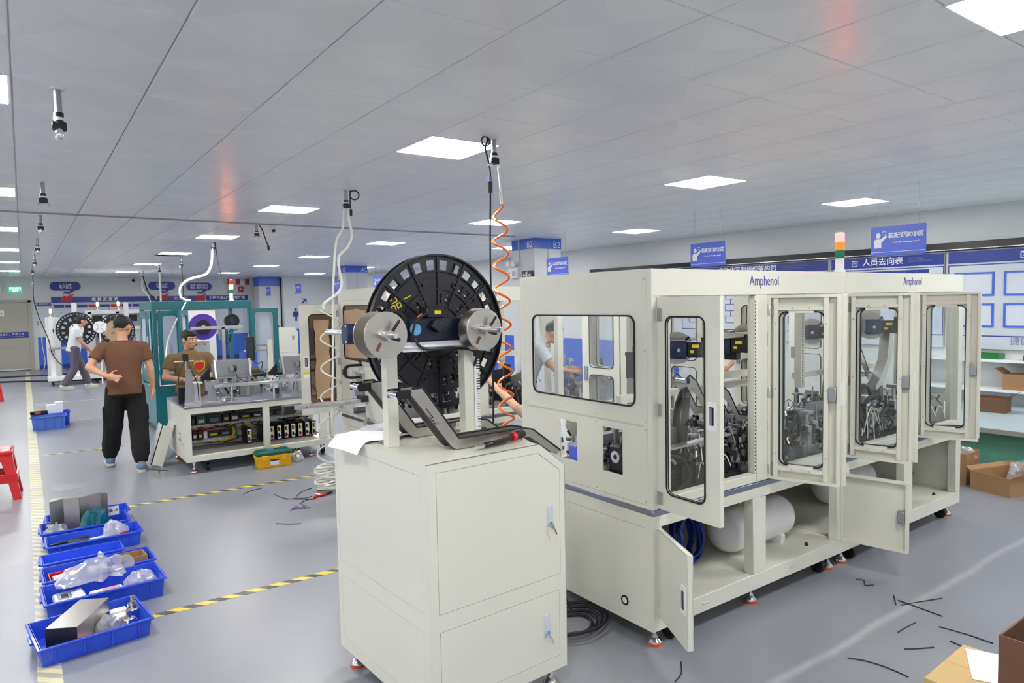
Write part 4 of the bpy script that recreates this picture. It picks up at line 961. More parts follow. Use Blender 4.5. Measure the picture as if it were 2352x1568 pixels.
def shrink(p, e):
    cx = sum(q[0] for q in p) / len(p); cz = sum(q[1] for q in p) / len(p)
    return [(q[0] - math.copysign(e, q[0] - cx), q[1] - math.copysign(e, q[1] - cz)) for q in p]
MB().plate(outer, [d1, d2], 'y', 0, .005).build('front_frame', 'cream', cab)
def lock(parent, x, z):
    p = MB().plate(rrect(x - .014, x + .014, z - .045, z + .045, .012, 4), [], 'y', -.006, .001).build('lock_plate', 'board_grey', parent)
    MB().frame(x - .006, x + .006, z - .012, z + .03, .004, .0025, 'y', -.0075, -.006, 3).build('lock_pull', 'board_grey', p)
    MB().cyl((x, -.012, z - .032), (x, -.005, z - .032), .007, n=12).build('lock_barrel', 'sky_label', p)
    k = MB().cyl((x + .002, -.02, z - .034), (x + .002, -.012, z - .034), .004, n=8).plate([(x - .004 + .008 * math.cos(a * PI / 6), z - .045 + .01 * math.sin(a * PI / 6)) for a in range(12)], [], 'y', -.022, -.020)
    k.plate([(x, z - .05), (x + .006, z - .05), (x + .022, z - .082), (x + .014, z - .085)], [], 'y', -.024, -.022); k.build('key', 'chrome', p)
    return p
o = MB().plate(shrink(d1, .002), [], 'y', -.0005, .004).build('door', 'cream', cab); lock(o, .625, .81)
o = MB().plate(shrink(d2, .002), [], 'y', -.0005, .004).build('door', 'cream', cab); lock(o, .598, .325)
sidep = [rect(.045, DD - .03, .535, 1.085), rect(.045, DD - .04, .155, .462)]
MB().plate(rect(.0006, DD, .10, ZT - .0008), sidep, 'x', -.001, .004).build('side_frame', 'cream', cab)
for q in sidep: MB().plate(shrink(q, .0018), [], 'x', -.0006, .003).build('side_panel', 'cream', cab)
MB().plate(rect(0, DD, .10, ZT - CZ), [], 'x', W - .004, W).build('side_panel', 'cream', cab)
MB().add([(0, 0, ZT - .003), (W - CH, 0, ZT - .003), (W - CH, DD, ZT - .003), (0, DD, ZT - .003), (0, 0, ZT), (W - CH, 0, ZT), (W - CH, DD, ZT), (0, DD, ZT), (W, 0, ZT - CZ - .003), (W, DD, ZT - CZ - .003), (W, 0, ZT - CZ), (W, DD, ZT - CZ)],
         [(0, 3, 2, 1), (4, 5, 6, 7), (0, 1, 5, 4), (2, 3, 7, 6), (3, 0, 4, 7), (1, 2, 9, 8), (5, 10, 11, 6), (1, 8, 10, 5), (8, 9, 11, 10), (9, 2, 6, 11)]).build('cabinet_top', 'cream', cab)
for fu, fv in ((.055, .055), (W - .055, .055), (.055, DD - .06), (W - .055, DD - .06)): level_foot(cab, fu, fv, .10, .034)
# posts, cross bar, cable ducts
for pu in (.075, .475): MB().bx(pu - .026, pu + .026, .385, .437, ZT, 1.545).build('post', 'cream', cab, bev=.002)
MB().bx(.03, .56, .383, .439, 1.545, 1.585).build('cross_bar', 'cream', cab, bev=.002)
def slotted_duct(parent, p0, p1, w, h, up=(0, 0, 1), pitch=.012, name='cable_duct'):
    p0 = Vector(p0); p1 = Vector(p1); d = (p1 - p0).normalized(); L = (p1 - p0).length
    o = MB().beam(p0, p1, w, h * .4, up).build(name, 'print_white', parent)
    x = d.cross(Vector(up)).normalized(); z = x.cross(d); b = MB()
    for k in range(int(L / pitch)):
        c = p0 + d * (k + .5) * pitch
        for s in (-1, 1): b.beam(c + x * (s * w * .5) + z * 0, c + x * (s * w * .5) + z * h, pitch * .55, .0015, x)
    b.build('duct_fingers', 'print_white', o, kind='stuff')
    return o
slotted_duct(cab, (.12, .372, 1.572), (.50, .372, 1.572), .02, .02, (0, -1, 0)); slotted_duct(cab, (.12, .372, 1.552), (.50, .372, 1.552), .016, .016, (0, -1, 0))
slotted_duct(cab, (.515, .41, ZT + .02), (.515, .41, 1.50), .035, .025, (1, 0, 0)); slotted_duct(cab, (.46, .50, ZT + .02), (.60, .50, ZT + .02), .03, .03)
# drive unit on the bar
dr = MB().bx(.17, .46, .37, .475, 1.587, 1.688).build('drive_housing', 'navy_dark', cab, bev=.005)
MB().bx(.255, .345, .385, .46, 1.688, 1.735).build('motor_body', 'black_plastic', dr, bev=.004); MB().bx(.295, .33, .384, .386, 1.705, 1.72).build('yellow_sticker', 'yellow_label', dr)
MB().cyl((.185, .362, 1.64), (.185, .371, 1.64), .026, n=24).build('rating_disc', 'sky_label', dr); MB().cyl((.215, .40, 1.69), (.235, .39, 1.705), .008, n=10).build('orange_plug', 'foot_orange', dr)
MB().box((.285, .352, 1.655), (.05, .03, .045), Matrix.Rotation(.6, 3, 'Y')).build('connector_block', 'dark_metal', dr, bev=.004)
MB().tube(spline([(.16, .36, 1.585), (.17, .35, 1.66), (.21, .345, 1.70), (.25, .36, 1.71)], 8), .005, 8).build('cable', 'wire_black', dr)
MB().tube(spline([(.17, .36, 1.60), (.22, .352, 1.555), (.36, .352, 1.55), (.47, .35, 1.535), (.50, .36, 1.50), (.505, .385, 1.46)], 8), .007, 8).build('cable', 'wire_black', dr)
MB().annulus((.10, .42, 1.66), (.2, 1, 0), .06, .072, .012, 28).build('coupling_guard', 'black_plastic', dr)
# friction discs on the two shafts
def disc_pack(parent, u, z, v0, v1, r, tip, back, solid=False):
    o = MB().cyl((u, tip, z), (u, back, z), .011, n=16).build('spindle', 'chrome', parent)
    if solid: MB().cyl((u, v0, z), (u, v1, z), r, n=48).build('steel_drum', 'steel_brushed', o, bev=.002)
    else:
        for v in (v0, v1): MB().cyl((u, v, z), (u, v + .006, z), r, n=48).build('steel_disc', 'steel_brushed', o)
    MB().cyl((u, v0 - .03, z), (u, v0, z), .021, n=20).build('hub', 'steel', o)
    MB().cap((u + .012, v0 - .02, z + .01), (u + .038, v0 - .035, z + .055), .007, .006).build('clamp_lever', 'black_plastic', o)
    MB().cap((u - .008, v0 - .02, z - .006), (u - .06, v0 - .03, z + .012), .006, .004).build('clamp_lever', 'steel', o)
    MB().cap((u + .008, v0 - .03, z - .01), (u + .032, v0 - .04, z - .018), .008, .008).build('clamp_lever', 'black_plastic', o)
    MB().box((u - .035, v0 - .0015, z - .045), (.012, .003, .035), Matrix.Rotation(.5, 3, 'Y')).build('adjust_slot', 'cardboard_dark', o)
    return o
sp = disc_pack(cab, -.05, 1.63, .19, .29, .094, .11, .77)
MB().bx(-.088, -.012, .47, .535, 1.585, 1.673).build('gearbox', 'navy', sp, bev=.006)
screws(sp, [(-.089, v, z) for v in (.48, .525) for z in (1.595, 1.663)], (-1, 0, 0), .006)
MB().bx(-.03, .17, .475, .53, 1.595, 1.66).build('gearbox_neck', 'navy', sp)
disc_pack(cab, .48, 1.63, .262, .335, .096, .13, .40, True)
# stainless strip guides with black edging
def channel(v0, v1):
    o = bpy.data.objects.new('strip_guide', None); COL.objects.link(o); o.parent = cab
    p = [(.005, 1.375), (.035, 1.412), (.085, 1.412), (.255, 1.182), (.60, 1.182), (.66, 1.168), (.83, 1.045), (.80, 1.028), (.64, 1.137), (.24, 1.137), (.215, 1.155), (.035, 1.385)]
    for v in (v0, v1 - .003): MB().plate(p, [rrect(.105, .125, 1.285, 1.30, .004, 2)] if 0 else [], 'y', v, v + .003).build('side_plate', 'steel_brushed', o)
    MB().plate([(.06, 1.40), (.085, 1.39), (.25, 1.16), (.60, 1.16), (.66, 1.145), (.81, 1.04), (.80, 1.034), (.65, 1.14), (.24, 1.142), (.05, 1.385)], [], 'y', v0 + .003, v1 - .003).build('bed_strip', 'dark_metal', o)
    e = p[1:7]
    for v in (v0 + .0015, v1 - .0015): MB().tube([(a, v, bb) for a, bb in e], .0045, 6).build('edge_trim', 'black_rubber', o)
    MB().cyl((-.02, v0 + .006, 1.392), (-.02, v1 - .006, 1.392), .014, n=16).build('roller', 'chrome', o)
    MB().bx(-.03, .03, v0 - .001, v0 + .003, 1.375, 1.41).bx(-.03, .03, v1 - .003, v1 + .001, 1.375, 1.41).build('roller_bracket', 'black_plastic', o, kind='stuff')
    for k in range(3): MB().beam((.10 + .012 * k, v0 - .001, 1.325 - .03 * k), (.13 + .012 * k, v0 - .001, 1.285 - .03 * k), .002, .004, (0, 1, 0)).build('slot', 'black_plastic', o)
channel(.15, .235); channel(.50, .585)

# ---- the black cable reel on the stand
reel = thing('cable_reel', 'large black plastic cable reel mounted above the foreground cabinet', 'reel', (CAB[0] + math.cos(CRZ) * .415 - math.sin(CRZ) * .55, CAB[1] + math.sin(CRZ) * .415 + math.cos(CRZ) * .55, 1.617), CRZ)
def reel_flange(R, y0, y1, name, parent, m, holes=28):
    b = MB(); c = 2 * PI / holes
    b.annulus((0, y0, 0), (0, 1, 0), R * .925, R, y1 - y0, 84)
    for k in range(holes): sector(b, R * .79, R * .93, c * k - c * .19, c * k + c * .19, y0, y1, 2)
    b.annulus((0, y0, 0), (0, 1, 0), R * .70, R * .80, y1 - y0, 84)
    n2 = 36
    for k in range(n2):
        solid = (k % 6) in (0, 1, 2) or (k // 6) % 2
        a0 = 2 * PI * k / n2; a1 = a0 + 2 * PI / n2 * (1.02 if solid else .45)
        sector(b, R * .58, R * .705, a0, a1, y0, y1, 2)
    b.annulus((0, y0, 0), (0, 1, 0), R * .50, R * .585, y1 - y0, 60)
    for k in range(24):
        a0 = 2 * PI * k / 24; sector(b, R * .37, R * .505, a0, a0 + 2 * PI / 24 * (.55 if k % 3 else 1.02), y0, y1, 2)
    b.annulus((0, y0, 0), (0, 1, 0), R * .17, R * .375, y1 - y0, 48)
    return b.build(name, m, parent)
fl = reel_flange(.37, -.004, .006, 'front_flange', reel, 'black_reel')
for r, w, h in ((.366, .008, .020), (.289, .005, .012), (.205, .005, .012), (.125, .006, .012)): MB().annulus((0, -h, 0), (0, 1, 0), r - w / 2, r + w / 2, h, 84).build('ring_rib', 'black_reel', fl)
for k in range(14):
    a = 2 * PI * (k + .5) / 14; MB().beam((.125 * math.cos(a), -.008, .125 * math.sin(a)), (.362 * math.cos(a), -.008, .362 * math.sin(a)), .009, .005, (0, 1, 0)).build('radial_rib', 'black_reel', fl)
for k in range(8):
    a = 2 * PI * (k + .5) / 8; MB().annulus((.24 * math.cos(a), -.012, .24 * math.sin(a)), (0, 1, 0), .008, .014, .014, 16).build('bolt_boss', 'black_reel', fl)
MB().annulus((0, .034, 0), (0, 1, 0), .352, .37, .008, 84).build('rear_rim', 'black_reel', reel); MB().annulus((0, .034, 0), (0, 1, 0), .06, .292, .008, 84).build('rear_flange', 'black_reel', reel)
for k in range(12): a = 2 * PI * (k + .3) / 12; MB().beam((.28 * math.cos(a), .038, .28 * math.sin(a)), (.36 * math.cos(a), .038, .36 * math.sin(a)), .012, .008, (0, 1, 0)).build('rear_spoke', 'black_reel', reel)
MB().annulus((0, .006, 0), (0, 1, 0), .10, .278, .028, 64).build('wound_strip', 'dark_metal', reel); 
for r in (.26, .235, .21, .185, .16, .135): MB().annulus((0, .0055, 0), (0, 1, 0), r - .004, r + .002, .004, 64).build('strip_layer', 'steel_brushed', reel)
MB().cyl((0, -.06, 0), (0, .10, 0), .03, n=24).build('reel_hub', 'steel', reel)
text('品一', .062, 'yellow_label', fl, (-.20, -.0055, .145), '-y', R=FACE['-y'] @ Matrix.Rotation(.42, 3, 'Z'))

# ---- things lying on the cabinet
ca = lambda u, v, w: (CAB[0] + math.cos(CRZ) * u - math.sin(CRZ) * v, CAB[1] + math.sin(CRZ) * u + math.cos(CRZ) * v, w)
def sheet(name, label, loc, rz, sx, sy, m, cat='paper', droop=0.0, side=-1, wob=.004, nx=12, ny=8, th=.0012, group=None):
    t = thing(name, label, cat, loc, rz, group); vs = []; fs = []; rr = random.Random(int(sx * 1000))
    for k in range(2):
        for j in range(ny + 1):
            for i in range(nx + 1):
                x = -sx / 2 + sx * i / nx; y = -sy / 2 + sy * j / ny; e = max(0, (side * x - sx * .22) / (sx * .28)) if droop else 0
                vs.append((x - side * droop * .25 * e ** 2, y, .002 + wob * (1 + math.sin(i * .7 + j * .4)) - droop * e ** 2 - k * th))
    n = (nx + 1) * (ny + 1)
    for j in range(ny):
        for i in range(nx):
            a = j * (nx + 1) + i; fs.append((a, a + 1, a + nx + 2, a + nx + 1)); fs.append((n + a, n + a + nx + 1, n + a + nx + 2, n + a + 1))
    ed = [i for i in range(nx + 1)] + [j * (nx + 1) + nx for j in range(1, ny + 1)] + [ny * (nx + 1) + i for i in range(nx - 1, -1, -1)] + [j * (nx + 1) for j in range(ny - 1, 0, -1)]
    for i in range(len(ed)): a, c = ed[i], ed[(i + 1) % len(ed)]; fs.append((a, c, n + c, n + a))
    b = MB(); b.add(vs, fs); b.build('sheet', m, t); return t
sheet('paper_sheet', 'printed drawing sheet drooping over the cabinet edge', ca(.085, .66, ZT + .006), CRZ + .08, .30, .27, 'print_page', droop=.05)
sheet('paper_sheet', 'white printed sheet under the drooping drawing on the cabinet', ca(.17, .68, ZT), CRZ - .12, .29, .21, 'paper')
t = thing('steel_ruler', 'small steel ruler on the cabinet top beside the papers', 'ruler', ca(.12, .50, ZT), CRZ + .35); MB().bx(-.07, .07, -.012, .012, 0, .003).build('blade', 'steel', t); MB().bx(-.06, .06, .014, .03, 0, .006).build('slide', 'alu_dull', t)
t = thing('air_gun', 'black air screwdriver with a red collar lying on the cabinet', 'tool', ca(.41, .085, ZT + .018), CRZ + .12)
MB().cap((-.07, 0, 0), (.04, 0, .002), .013, .014).build('grip', 'black_plastic', t); MB().cyl((.085, 0, .01), (.105, 0, .012), .019, .02, n=18).build('red_collar', 'red_plastic', t); MB().cap((.12, 0, .014), (.145, 0, .016), .022, .02, 14).build('head', 'black_rubber', t)
MB().cyl((.03, 0, .004), (.09, 0, .011), .012, n=12).build('neck', 'black_plastic', t); MB().cap((-.03, -.012, .008), (.05, -.022, .02), .006, .006).build('trigger', 'black_plastic', t); MB().cyl((-.12, 0, -.002), (-.075, 0, 0), .008, n=12).build('hose_coupling', 'chrome', t)
def crumple(name, label, cat, loc, sx, sy, sz, m, seed, rz=0.0, n=30, group=None, peak=1.0):
    """crumpled sheet or bag: a closed shell with sharp irregular folds and raised corners"""
    rr = random.Random(seed); t = thing(name, label, cat, loc, rz, group); b = MB(); vs = []; fs = []
    ph = [(rr.uniform(-7, 7), rr.uniform(-7, 7), rr.uniform(0, 6)) for _ in range(5)]; p2 = [(rr.uniform(-24, 24), rr.uniform(-24, 24), rr.uniform(0, 6)) for _ in range(5)]
    cr = [(rr.uniform(0, 6.28), rr.uniform(.25, .5)) for _ in range(4)]
    mrow = 11
    for k in range(mrow + 1):
        th = PI * .5 * k / mrow
        for i in range(n):
            a = 2 * PI * i / n; d = Vector((math.sin(th) * math.cos(a), math.sin(th) * math.sin(a), math.cos(th) ** peak if th < PI / 2 else 0))
            f = .80 + .20 * sum(1 - 2 * abs(math.sin(p[0] * d.x + p[1] * d.y + p[2])) for p in ph) / 2.2 + .05 * sum(1 - 2 * abs(math.sin(p[0] * d.x + p[1] * d.y + p[2] + 5 * d.z)) for p in p2) / 2.2
            f += sum(c[1] * max(0, math.cos(a - c[0])) ** 9 * math.sin(th) ** 2 for c in cr) * .8
            vs.append((d.x * sx / 2 * f, d.y * sy / 2 * f, max(.001, d.z * sz * (.35 + .65 * max(.15, f)) + .10 * sz * math.sin(th) * abs(math.sin(3 * a + seed)))))
    for k in range(mrow):
        for i in range(n): j = (i + 1) % n; fs.append((k * n + i, (k + 1) * n + i, (k + 1) * n + j)); fs.append((k * n + i, (k + 1) * n + j, k * n + j))
    fs.append(tuple(mrow * n + i for i in range(n)))
    b.add(vs, fs); o = b.build('folds', m, t)
    o.data.set_sharp_from_angle(angle=math.radians(34)); return t
crumple('white_cloth', 'crumpled white cloth on the cabinet behind the reel', 'cloth', ca(.33, .72, ZT), .34, .16, .06, 'fabric_white', 3, CRZ)
t = thing('cable_coil', 'loose black power cables on the floor between cabinet and machine', 'cable', (2.22, 2.86, 0))
for k in range(4):
    r = .13 + .03 * k; MB().tube([(.1 + r * math.cos(2 * PI * i / 30), r * .8 * math.sin(2 * PI * i / 30) - .1, .009 + .012 * k + .004 * math.sin(i)) for i in range(31)], .008, 6, False).build('cable_loop', 'wire_black', t)
MB().tube(spline([(.2, 0, .02), (.24, .15, .1), (.235, .22, .28), (.24, .25, .33)], 6), .008, 6).build('cable_lead', 'wire_black', t)
# ======================= second row machine with cardboard in its windows =======================
mB = enclosure('cream enclosed machine with cardboard behind its brown windows, standing behind the reel', 2.464, 5.235, L=1.9, mid=.93, upper=[], lower=[], base_back=True, back='open')
MB().plate(rect(-.0008, DU, .715, 1.9006), [rect(.028, DU - .03, 1.215, 1.80), rect(.028, DU - .03, .735, 1.208)], 'x', -.001, .012).build('end_frame', 'cream', mB)
MB().plate(rect(.03, DU - .032, 1.217, 1.798), [rrect(.12, .94, 1.255, 1.745, .03)], 'x', -.002, .006).build('end_panel', 'cream', mB)
MB().plate(rect(.03, DU - .032, .737, 1.206), [rect(.50, .79, .74, 1.17)], 'x', -.002, .006).build('end_panel', 'cream', mB)
MB().frame(.12, .94, 1.255, 1.745, .03, .008, 'x', -.008, 0).build('gasket', 'black_rubber', mB); MB().bx(.0015, .0045, .115, .945, 1.25, 1.75).build('window_pane', 'brown_pane', mB)
MB().plate([(.15, 1.28), (.90, 1.27), (.91, 1.50), (.90, 1.70), (.6, 1.72), (.4, 1.70), (.16, 1.725)], [], 'x', -.014, -.008).build('cardboard_cover', 'cardboard_light', mB)
MB().plate(rect(-.0008, DU, .0995, .686), [rect(.05, DU - .05, .163, .618)], 'x', -.001, .01).build('base_end_frame', 'cream', mB); MB().bx(-.0005, .006, .0525, DU - .0525, .1655, .6155).build('base_end_panel', 'cream', mB)
dl = door_leaf(mB, -.004, DU + .01, -1, 2, .74, 1.764, .385, (.064, .302, .84, 1.67), pane='brown_pane', sticker=True)
jag = random.Random(9); L_ = [(-.115 + jag.uniform(-.008, .008), .88 + .74 * k / 12) for k in range(13)]; R_ = [(-.255 + jag.uniform(-.01, .01), .88 + .74 * k / 12) for k in range(13)]
MB().plate(L_ + R_[::-1], [], 'y', -.044, -.038).build('cardboard_cover', 'cardboard_light', dl)
clutter(mB, .1, 1.8, .08, .95, .715, 21, 44, 26, 150, 1.2, 1.3)
gear_motor(mB, (.9, .5, 1.4), .2); slotted_post(mB, 1.0, .6, .72, 1.8, .06, '-x'); MB().bx(.3, 1.8, .5, .54, 1.2, 1.25).build('cross_beam', 'cream', mB)
# aluminium rail and drag chain sticking out of its end opening
t = thing('linear_rail', 'long aluminium linear rail sticking out of the machine end', 'rail', (2.46, 5.72, .885))
MB().bx(-.66, .25, -.04, .04, 0, .03).build('profile', 'aluminium', t, bev=.002); MB().bx(-.66, .25, -.03, .03, .03, .04).build('slide_way', 'chrome', t)
MB().bx(-.74, -.655, -.045, .045, -.03, .04).build('end_block', 'black_plastic', t, bev=.004); MB().bx(-.06, .04, -.06, .06, .01, .06).build('carriage', 'black_plastic', t)
for q in (-.55, -.52, -.2, -.17): MB().cyl((q, -.0415, .015), (q, -.039, .015), .005, n=8).build('bolt', 'black_plastic', t)
MB().bx(-.03, .12, .03, .18, .04, .16).build('slide_plate', 'alu_dull', t); MB().bx(-.02, .1, .02, .16, .16, .26).build('slide_tower', 'aluminium', t)
MB().beam((-.1, -.2, -.16), (.05, .1, -.13), .03, .02).build('support_strut', 'steel', t)
t = thing('drag_chain', 'black U-shaped cable drag chain beside the brown window', 'cable chain', (2.42, 5.80, 1.16))
path = [(.06 - k * .022, .055) for k in range(6)] + [(-.065 + .055 * math.cos(PI / 2 + PI * k / 8), .055 * math.sin(PI / 2 + PI * k / 8)) for k in range(1, 8)] + [(-.06 + k * .022, -.055) for k in range(8)]
for k in range(len(path) - 1):
    a, c = path[k], path[k + 1]; MB().beam((a[0], 0, a[1]), (c[0] + (c[0] - a[0]) * .1, 0, c[1] + (c[1] - a[1]) * .1), .035, .022).build('chain_link', 'black_plastic', t)
MB().tube(spline([(.05, 0, .065), (.03, 0, .10), (.06, 0, .12), (.10, 0, .09)], 6), .006, 6).build('cable', 'hose_blue', t)
MB().tube(spline([(.06, .01, .065), (.02, .01, .09), (.04, .01, .11)], 6), .005, 6).build('cable', 'wire_black', t)

# ======================= open assembly bench with control gear =======================
bx0, by0, BL, BD = 1.325, 7.77, 1.62, 1.08
bench = thing('assembly_bench', 'cream assembly bench with open base full of control gear', 'machine', (bx0, by0, 0))
for nm, a in (('bottom_rail', (0, BL, 0, .05, .13, .195)), ('bottom_rail', (0, BL, BD - .05, BD, .13, .195)), ('bottom_rail', (BL - .05, BL, .05, BD - .05, .13, .195)), ('top_rail', (0, BL, 0, .05, .64, .70)), ('top_rail', (0, BL, BD - .05, BD, .64, .70)), ('top_rail', (BL - .05, BL, .05, BD - .05, .64, .70)),
              ('post', (0, .055, 0, .055, .195, .64)), ('post', (.80, .865, 0, .055, .195, .64)), ('post', (1.44, 1.52, 0, .055, .195, .64)), ('post', (BL - .05, BL, 0, .055, .195, .64)), ('post', (BL - .05, BL, BD - .05, BD, .195, .64))): MB().bx(*a).build(nm, 'cream', bench, bev=.003)
MB().bx(-.001, .012, -.0008, BD, .1295, .70).build('end_panel', 'cream', bench); MB().bx(.05, BL - .05, .05, BD - .03, .17, .185).build('base_floor', 'cream', bench); MB().bx(.05, BL - .05, .62, .63, .19, .64).build('gear_plate', 'cream', bench)
MB().bx(-.005, BL + .004, -.005, BD + .004, .702, .722).build('table_plate', 'zinc', bench, bev=.002)
for fx in (.08, 1.35): level_foot(bench, fx, .08, .13, .04); level_foot(bench, fx, BD - .1, .13, .04)
for fx in (.22, 1.2, 1.5): caster(bench, fx, .12, .13)
MB().bx(-.003, 0, .30, .40, .32, .40).build('logo_sticker', 'black_plastic', bench); screws(bench, [(-.001, y, z) for y in (.2, .8) for z in (.3,)], (-1, 0, 0), .012, 'cable_hole')
text('NN', .08, 'print_white', bench, (-.0042, .35, .36), '-x', bold=.003)
# control gear
Y1 = .62
for z in (.245, .40, .56): MB().bx(.07, 1.42, Y1 - .045, Y1 - .001, z - .02, z + .02).build('wire_duct', 'print_white', bench)
for z in (.32, .48): MB().bx(.07, 1.42, Y1 - .012, Y1 - .002, z - .015, z + .015).build('din_rail', 'steel', bench)
rr = random.Random(5); x = .09
def module(x, w, z, h, m, d=.09):
    o = MB().bx(x, x + w, Y1 - d, Y1 - .012, z - h / 2, z + h / 2).build('control_module', m, bench, bev=.002)
    MB().bx(x + w * .2, x + w * .8, Y1 - d - .001, Y1 - d, z - h * .25, z + h * .1).build('module_label', rr.choice(['print_white', 'yellow_label', 'pcb_green', 'print_grey']), o)
for w, m, h in ((.05, 'white', .09), (.04, 'black_plastic', .09), (.1, 'toolbox_green', .11), (.16, 'black_plastic', .12), (.07, 'black_plastic', .08), (.1, 'dark_metal', .1), (.12, 'black_plastic', .06), (.12, 'black_plastic', .06), (.12, 'black_plastic', .06), (.12, 'black_plastic', .06), (.12, 'black_plastic', .06)):
    module(x, w, .485, h, m); x += w + .012
x = .09
for w, m, h in ((.06, 'black_plastic', .1), (.05, 'black_plastic', .09), (.05, 'dark_metal', .1), (.04, 'white', .08), (.12, 'black_plastic', .06), (.12, 'dark_metal', .06), (.06, 'pcb_green', .11)):
    module(x, w, .315, h, m); x += w + .008
for k in range(9):
    q = .78 + k * .083 if k else .69
    dv = MB().bx(q, q + .052, .30, .56, .20, .37).build('servo_drive', 'black_plastic', bench, bev=.003)
    MB().bx(q + .004, q + .048, .298, .301, .21, .36).build('drive_face', 'print_white', dv); MB().bx(q + .008, q + .028, .2965, .299, .30, .345).build('drive_connector', 'black_plastic', dv); MB().bx(q + .028, q + .042, .2965, .299, .29, .34).build('drive_label', 'yellow_label', dv); MB().bx(q + .01, q + .03, .2965, .299, .225, .27).build('drive_connector', 'black_plastic', dv); MB().tube(spline([(q + .03, .297, .25), (q + .035, .26, .24), (q + .03, .25, .20)], 4), .006, 6).build('drive_cable', rr.choice(['wire_red', 'wire_black']), dv)
for k in range(22):
    x0 = rr.uniform(.1, 1.2); z = rr.choice((.245, .40, .40)); L = rr.uniform(.15, .45)
    MB().tube(spline([(x0, Y1 - .06, z), (x0 + L * .3, Y1 - .09 - rr.uniform(0, .04), z + rr.uniform(-.04, .02)), (x0 + L * .7, Y1 - .08, z + rr.uniform(-.03, .03)), (min(1.4, x0 + L), Y1 - .06, z + rr.uniform(-.05, .05))], 5), .005, 5).build('loom_wire', rr.choice(['wire_red', 'wire_red', 'wire_yellow', 'wire_black', 'wire_red']), bench)
MB().tube(spline([(.58, .55, .40), (.60, .52, .33), (.585, .52, .27), (.5, .52, .235), (.36, .53, .23)], 8), .016, 8).build('wire_loom', 'wire_yellow', bench)
for z, x0, x1 in ((.49, .1, 1.4), (.318, .09, .62)):
    b = MB(); b2 = MB()
    for k in range(int((x1 - x0) / .012)): (b if k % 3 else b2).bx(x0 + k * .012, x0 + k * .012 + .008, Y1 - .11, Y1 - .09, z - .075, z - .055)
    b.build('terminal_row', 'print_white', bench, kind='stuff'); b2.build('terminal_row', 'steel', bench, kind='stuff')
MB().bx(.07, 1.42, .30, .56, .188, .196).build('gear_tray', 'alu_dull', bench)
MB().bx(.07, 1.42, .40, .56, .60, .62).build('valve_rail', 'alu_dull', bench)
for k in range(9): MB().bx(.48 + k * .1, .56 + k * .1, .40, .50, .555, .60).build('valve_block', 'black_plastic', bench, bev=.003)
MB().bx(.42, .74, .35, .36, .615, .638).build('lamp_bar', 'print_white', bench)
# fixtures on the bench: each bolted down
def post_fixture(x, y, h, cam_=False):
    o = MB().bx(x - .05, x + .05, y - .03, y + .03, .722, .75).build('foot_block', 'aluminium', bench)
    MB().plate([(x - .045, .75), (x + .045, .75), (x + .035, .722 + h), (x - .02, .722 + h)], [], 'y', y - .015, y + .015).build('upright', 'alu_dull', o)
    if cam_:
        MB().cyl((x - .02, y, .722 + h), (x - .02, y, .722 + h + .1), .008).build('stem', 'steel', o); MB().bx(x - .045, x + .005, y - .03, y + .03, .722 + h + .09, .722 + h + .17).build('camera_head', 'black_plastic', o)
        MB().bx(x - .13, x + .06, y - .006, y + .006, .722 + h + .085, .722 + h + .095).build('cross_arm', 'white', o)
        MB().tube(spline([(x - .03, y - .03, .722 + h + .09), (x - .09, y - .04, .722 + h - .02), (x - .1, y - .03, .722 + h - .15), (x - .06, y - .03, .722 + h - .1)], 6), .005, 6).build('cable', 'wire_black', o)
        MB().tube(spline([(x - .0, y - .03, .722 + h + .09), (x + .03, y - .04, .722 + h - .02), (x + .08, y - .03, .722 + h - .15), (x + .09, y - .03, .76)], 6), .005, 6).build('cable', 'wire_black', o)
    return o
post_fixture(.08, .18, .38, True); 
o = MB().bx(.26, .36, .2, .25, .722, .735).build('foot_block', 'aluminium', bench); MB().plate([(.27, .735), (.36, .735), (.355, .84), (.385, .86), (.385, .95), (.25, .95), (.25, .86), (.275, .84)], [], 'y', .21, .228).build('upright', 'alu_dull', o); screws(o, [(.27, .209, .93), (.36, .209, .93), (.27, .209, .89), (.36, .209, .89)], (0, -1, 0), .006)
o = MB().bx(.16, .22, .3, .36, .722, .93).build('post_block', 'aluminium', bench); MB().bx(.14, .24, .28, .38, .93, .945).build('post_cap', 'white', o); MB().bx(.0, .08, .33, .41, .722, .9).build('valve_block', 'black_plastic', bench)
bm_ = MB().bx(.33, BL - .06, .16, .24, .88, .91).build('long_beam', 'aluminium', bench, bev=.002)
for q in (.52, .98, 1.38): MB().cyl((q, .2, .722), (q, .2, .88), .014, n=12).build('beam_leg', 'chrome', bm_)
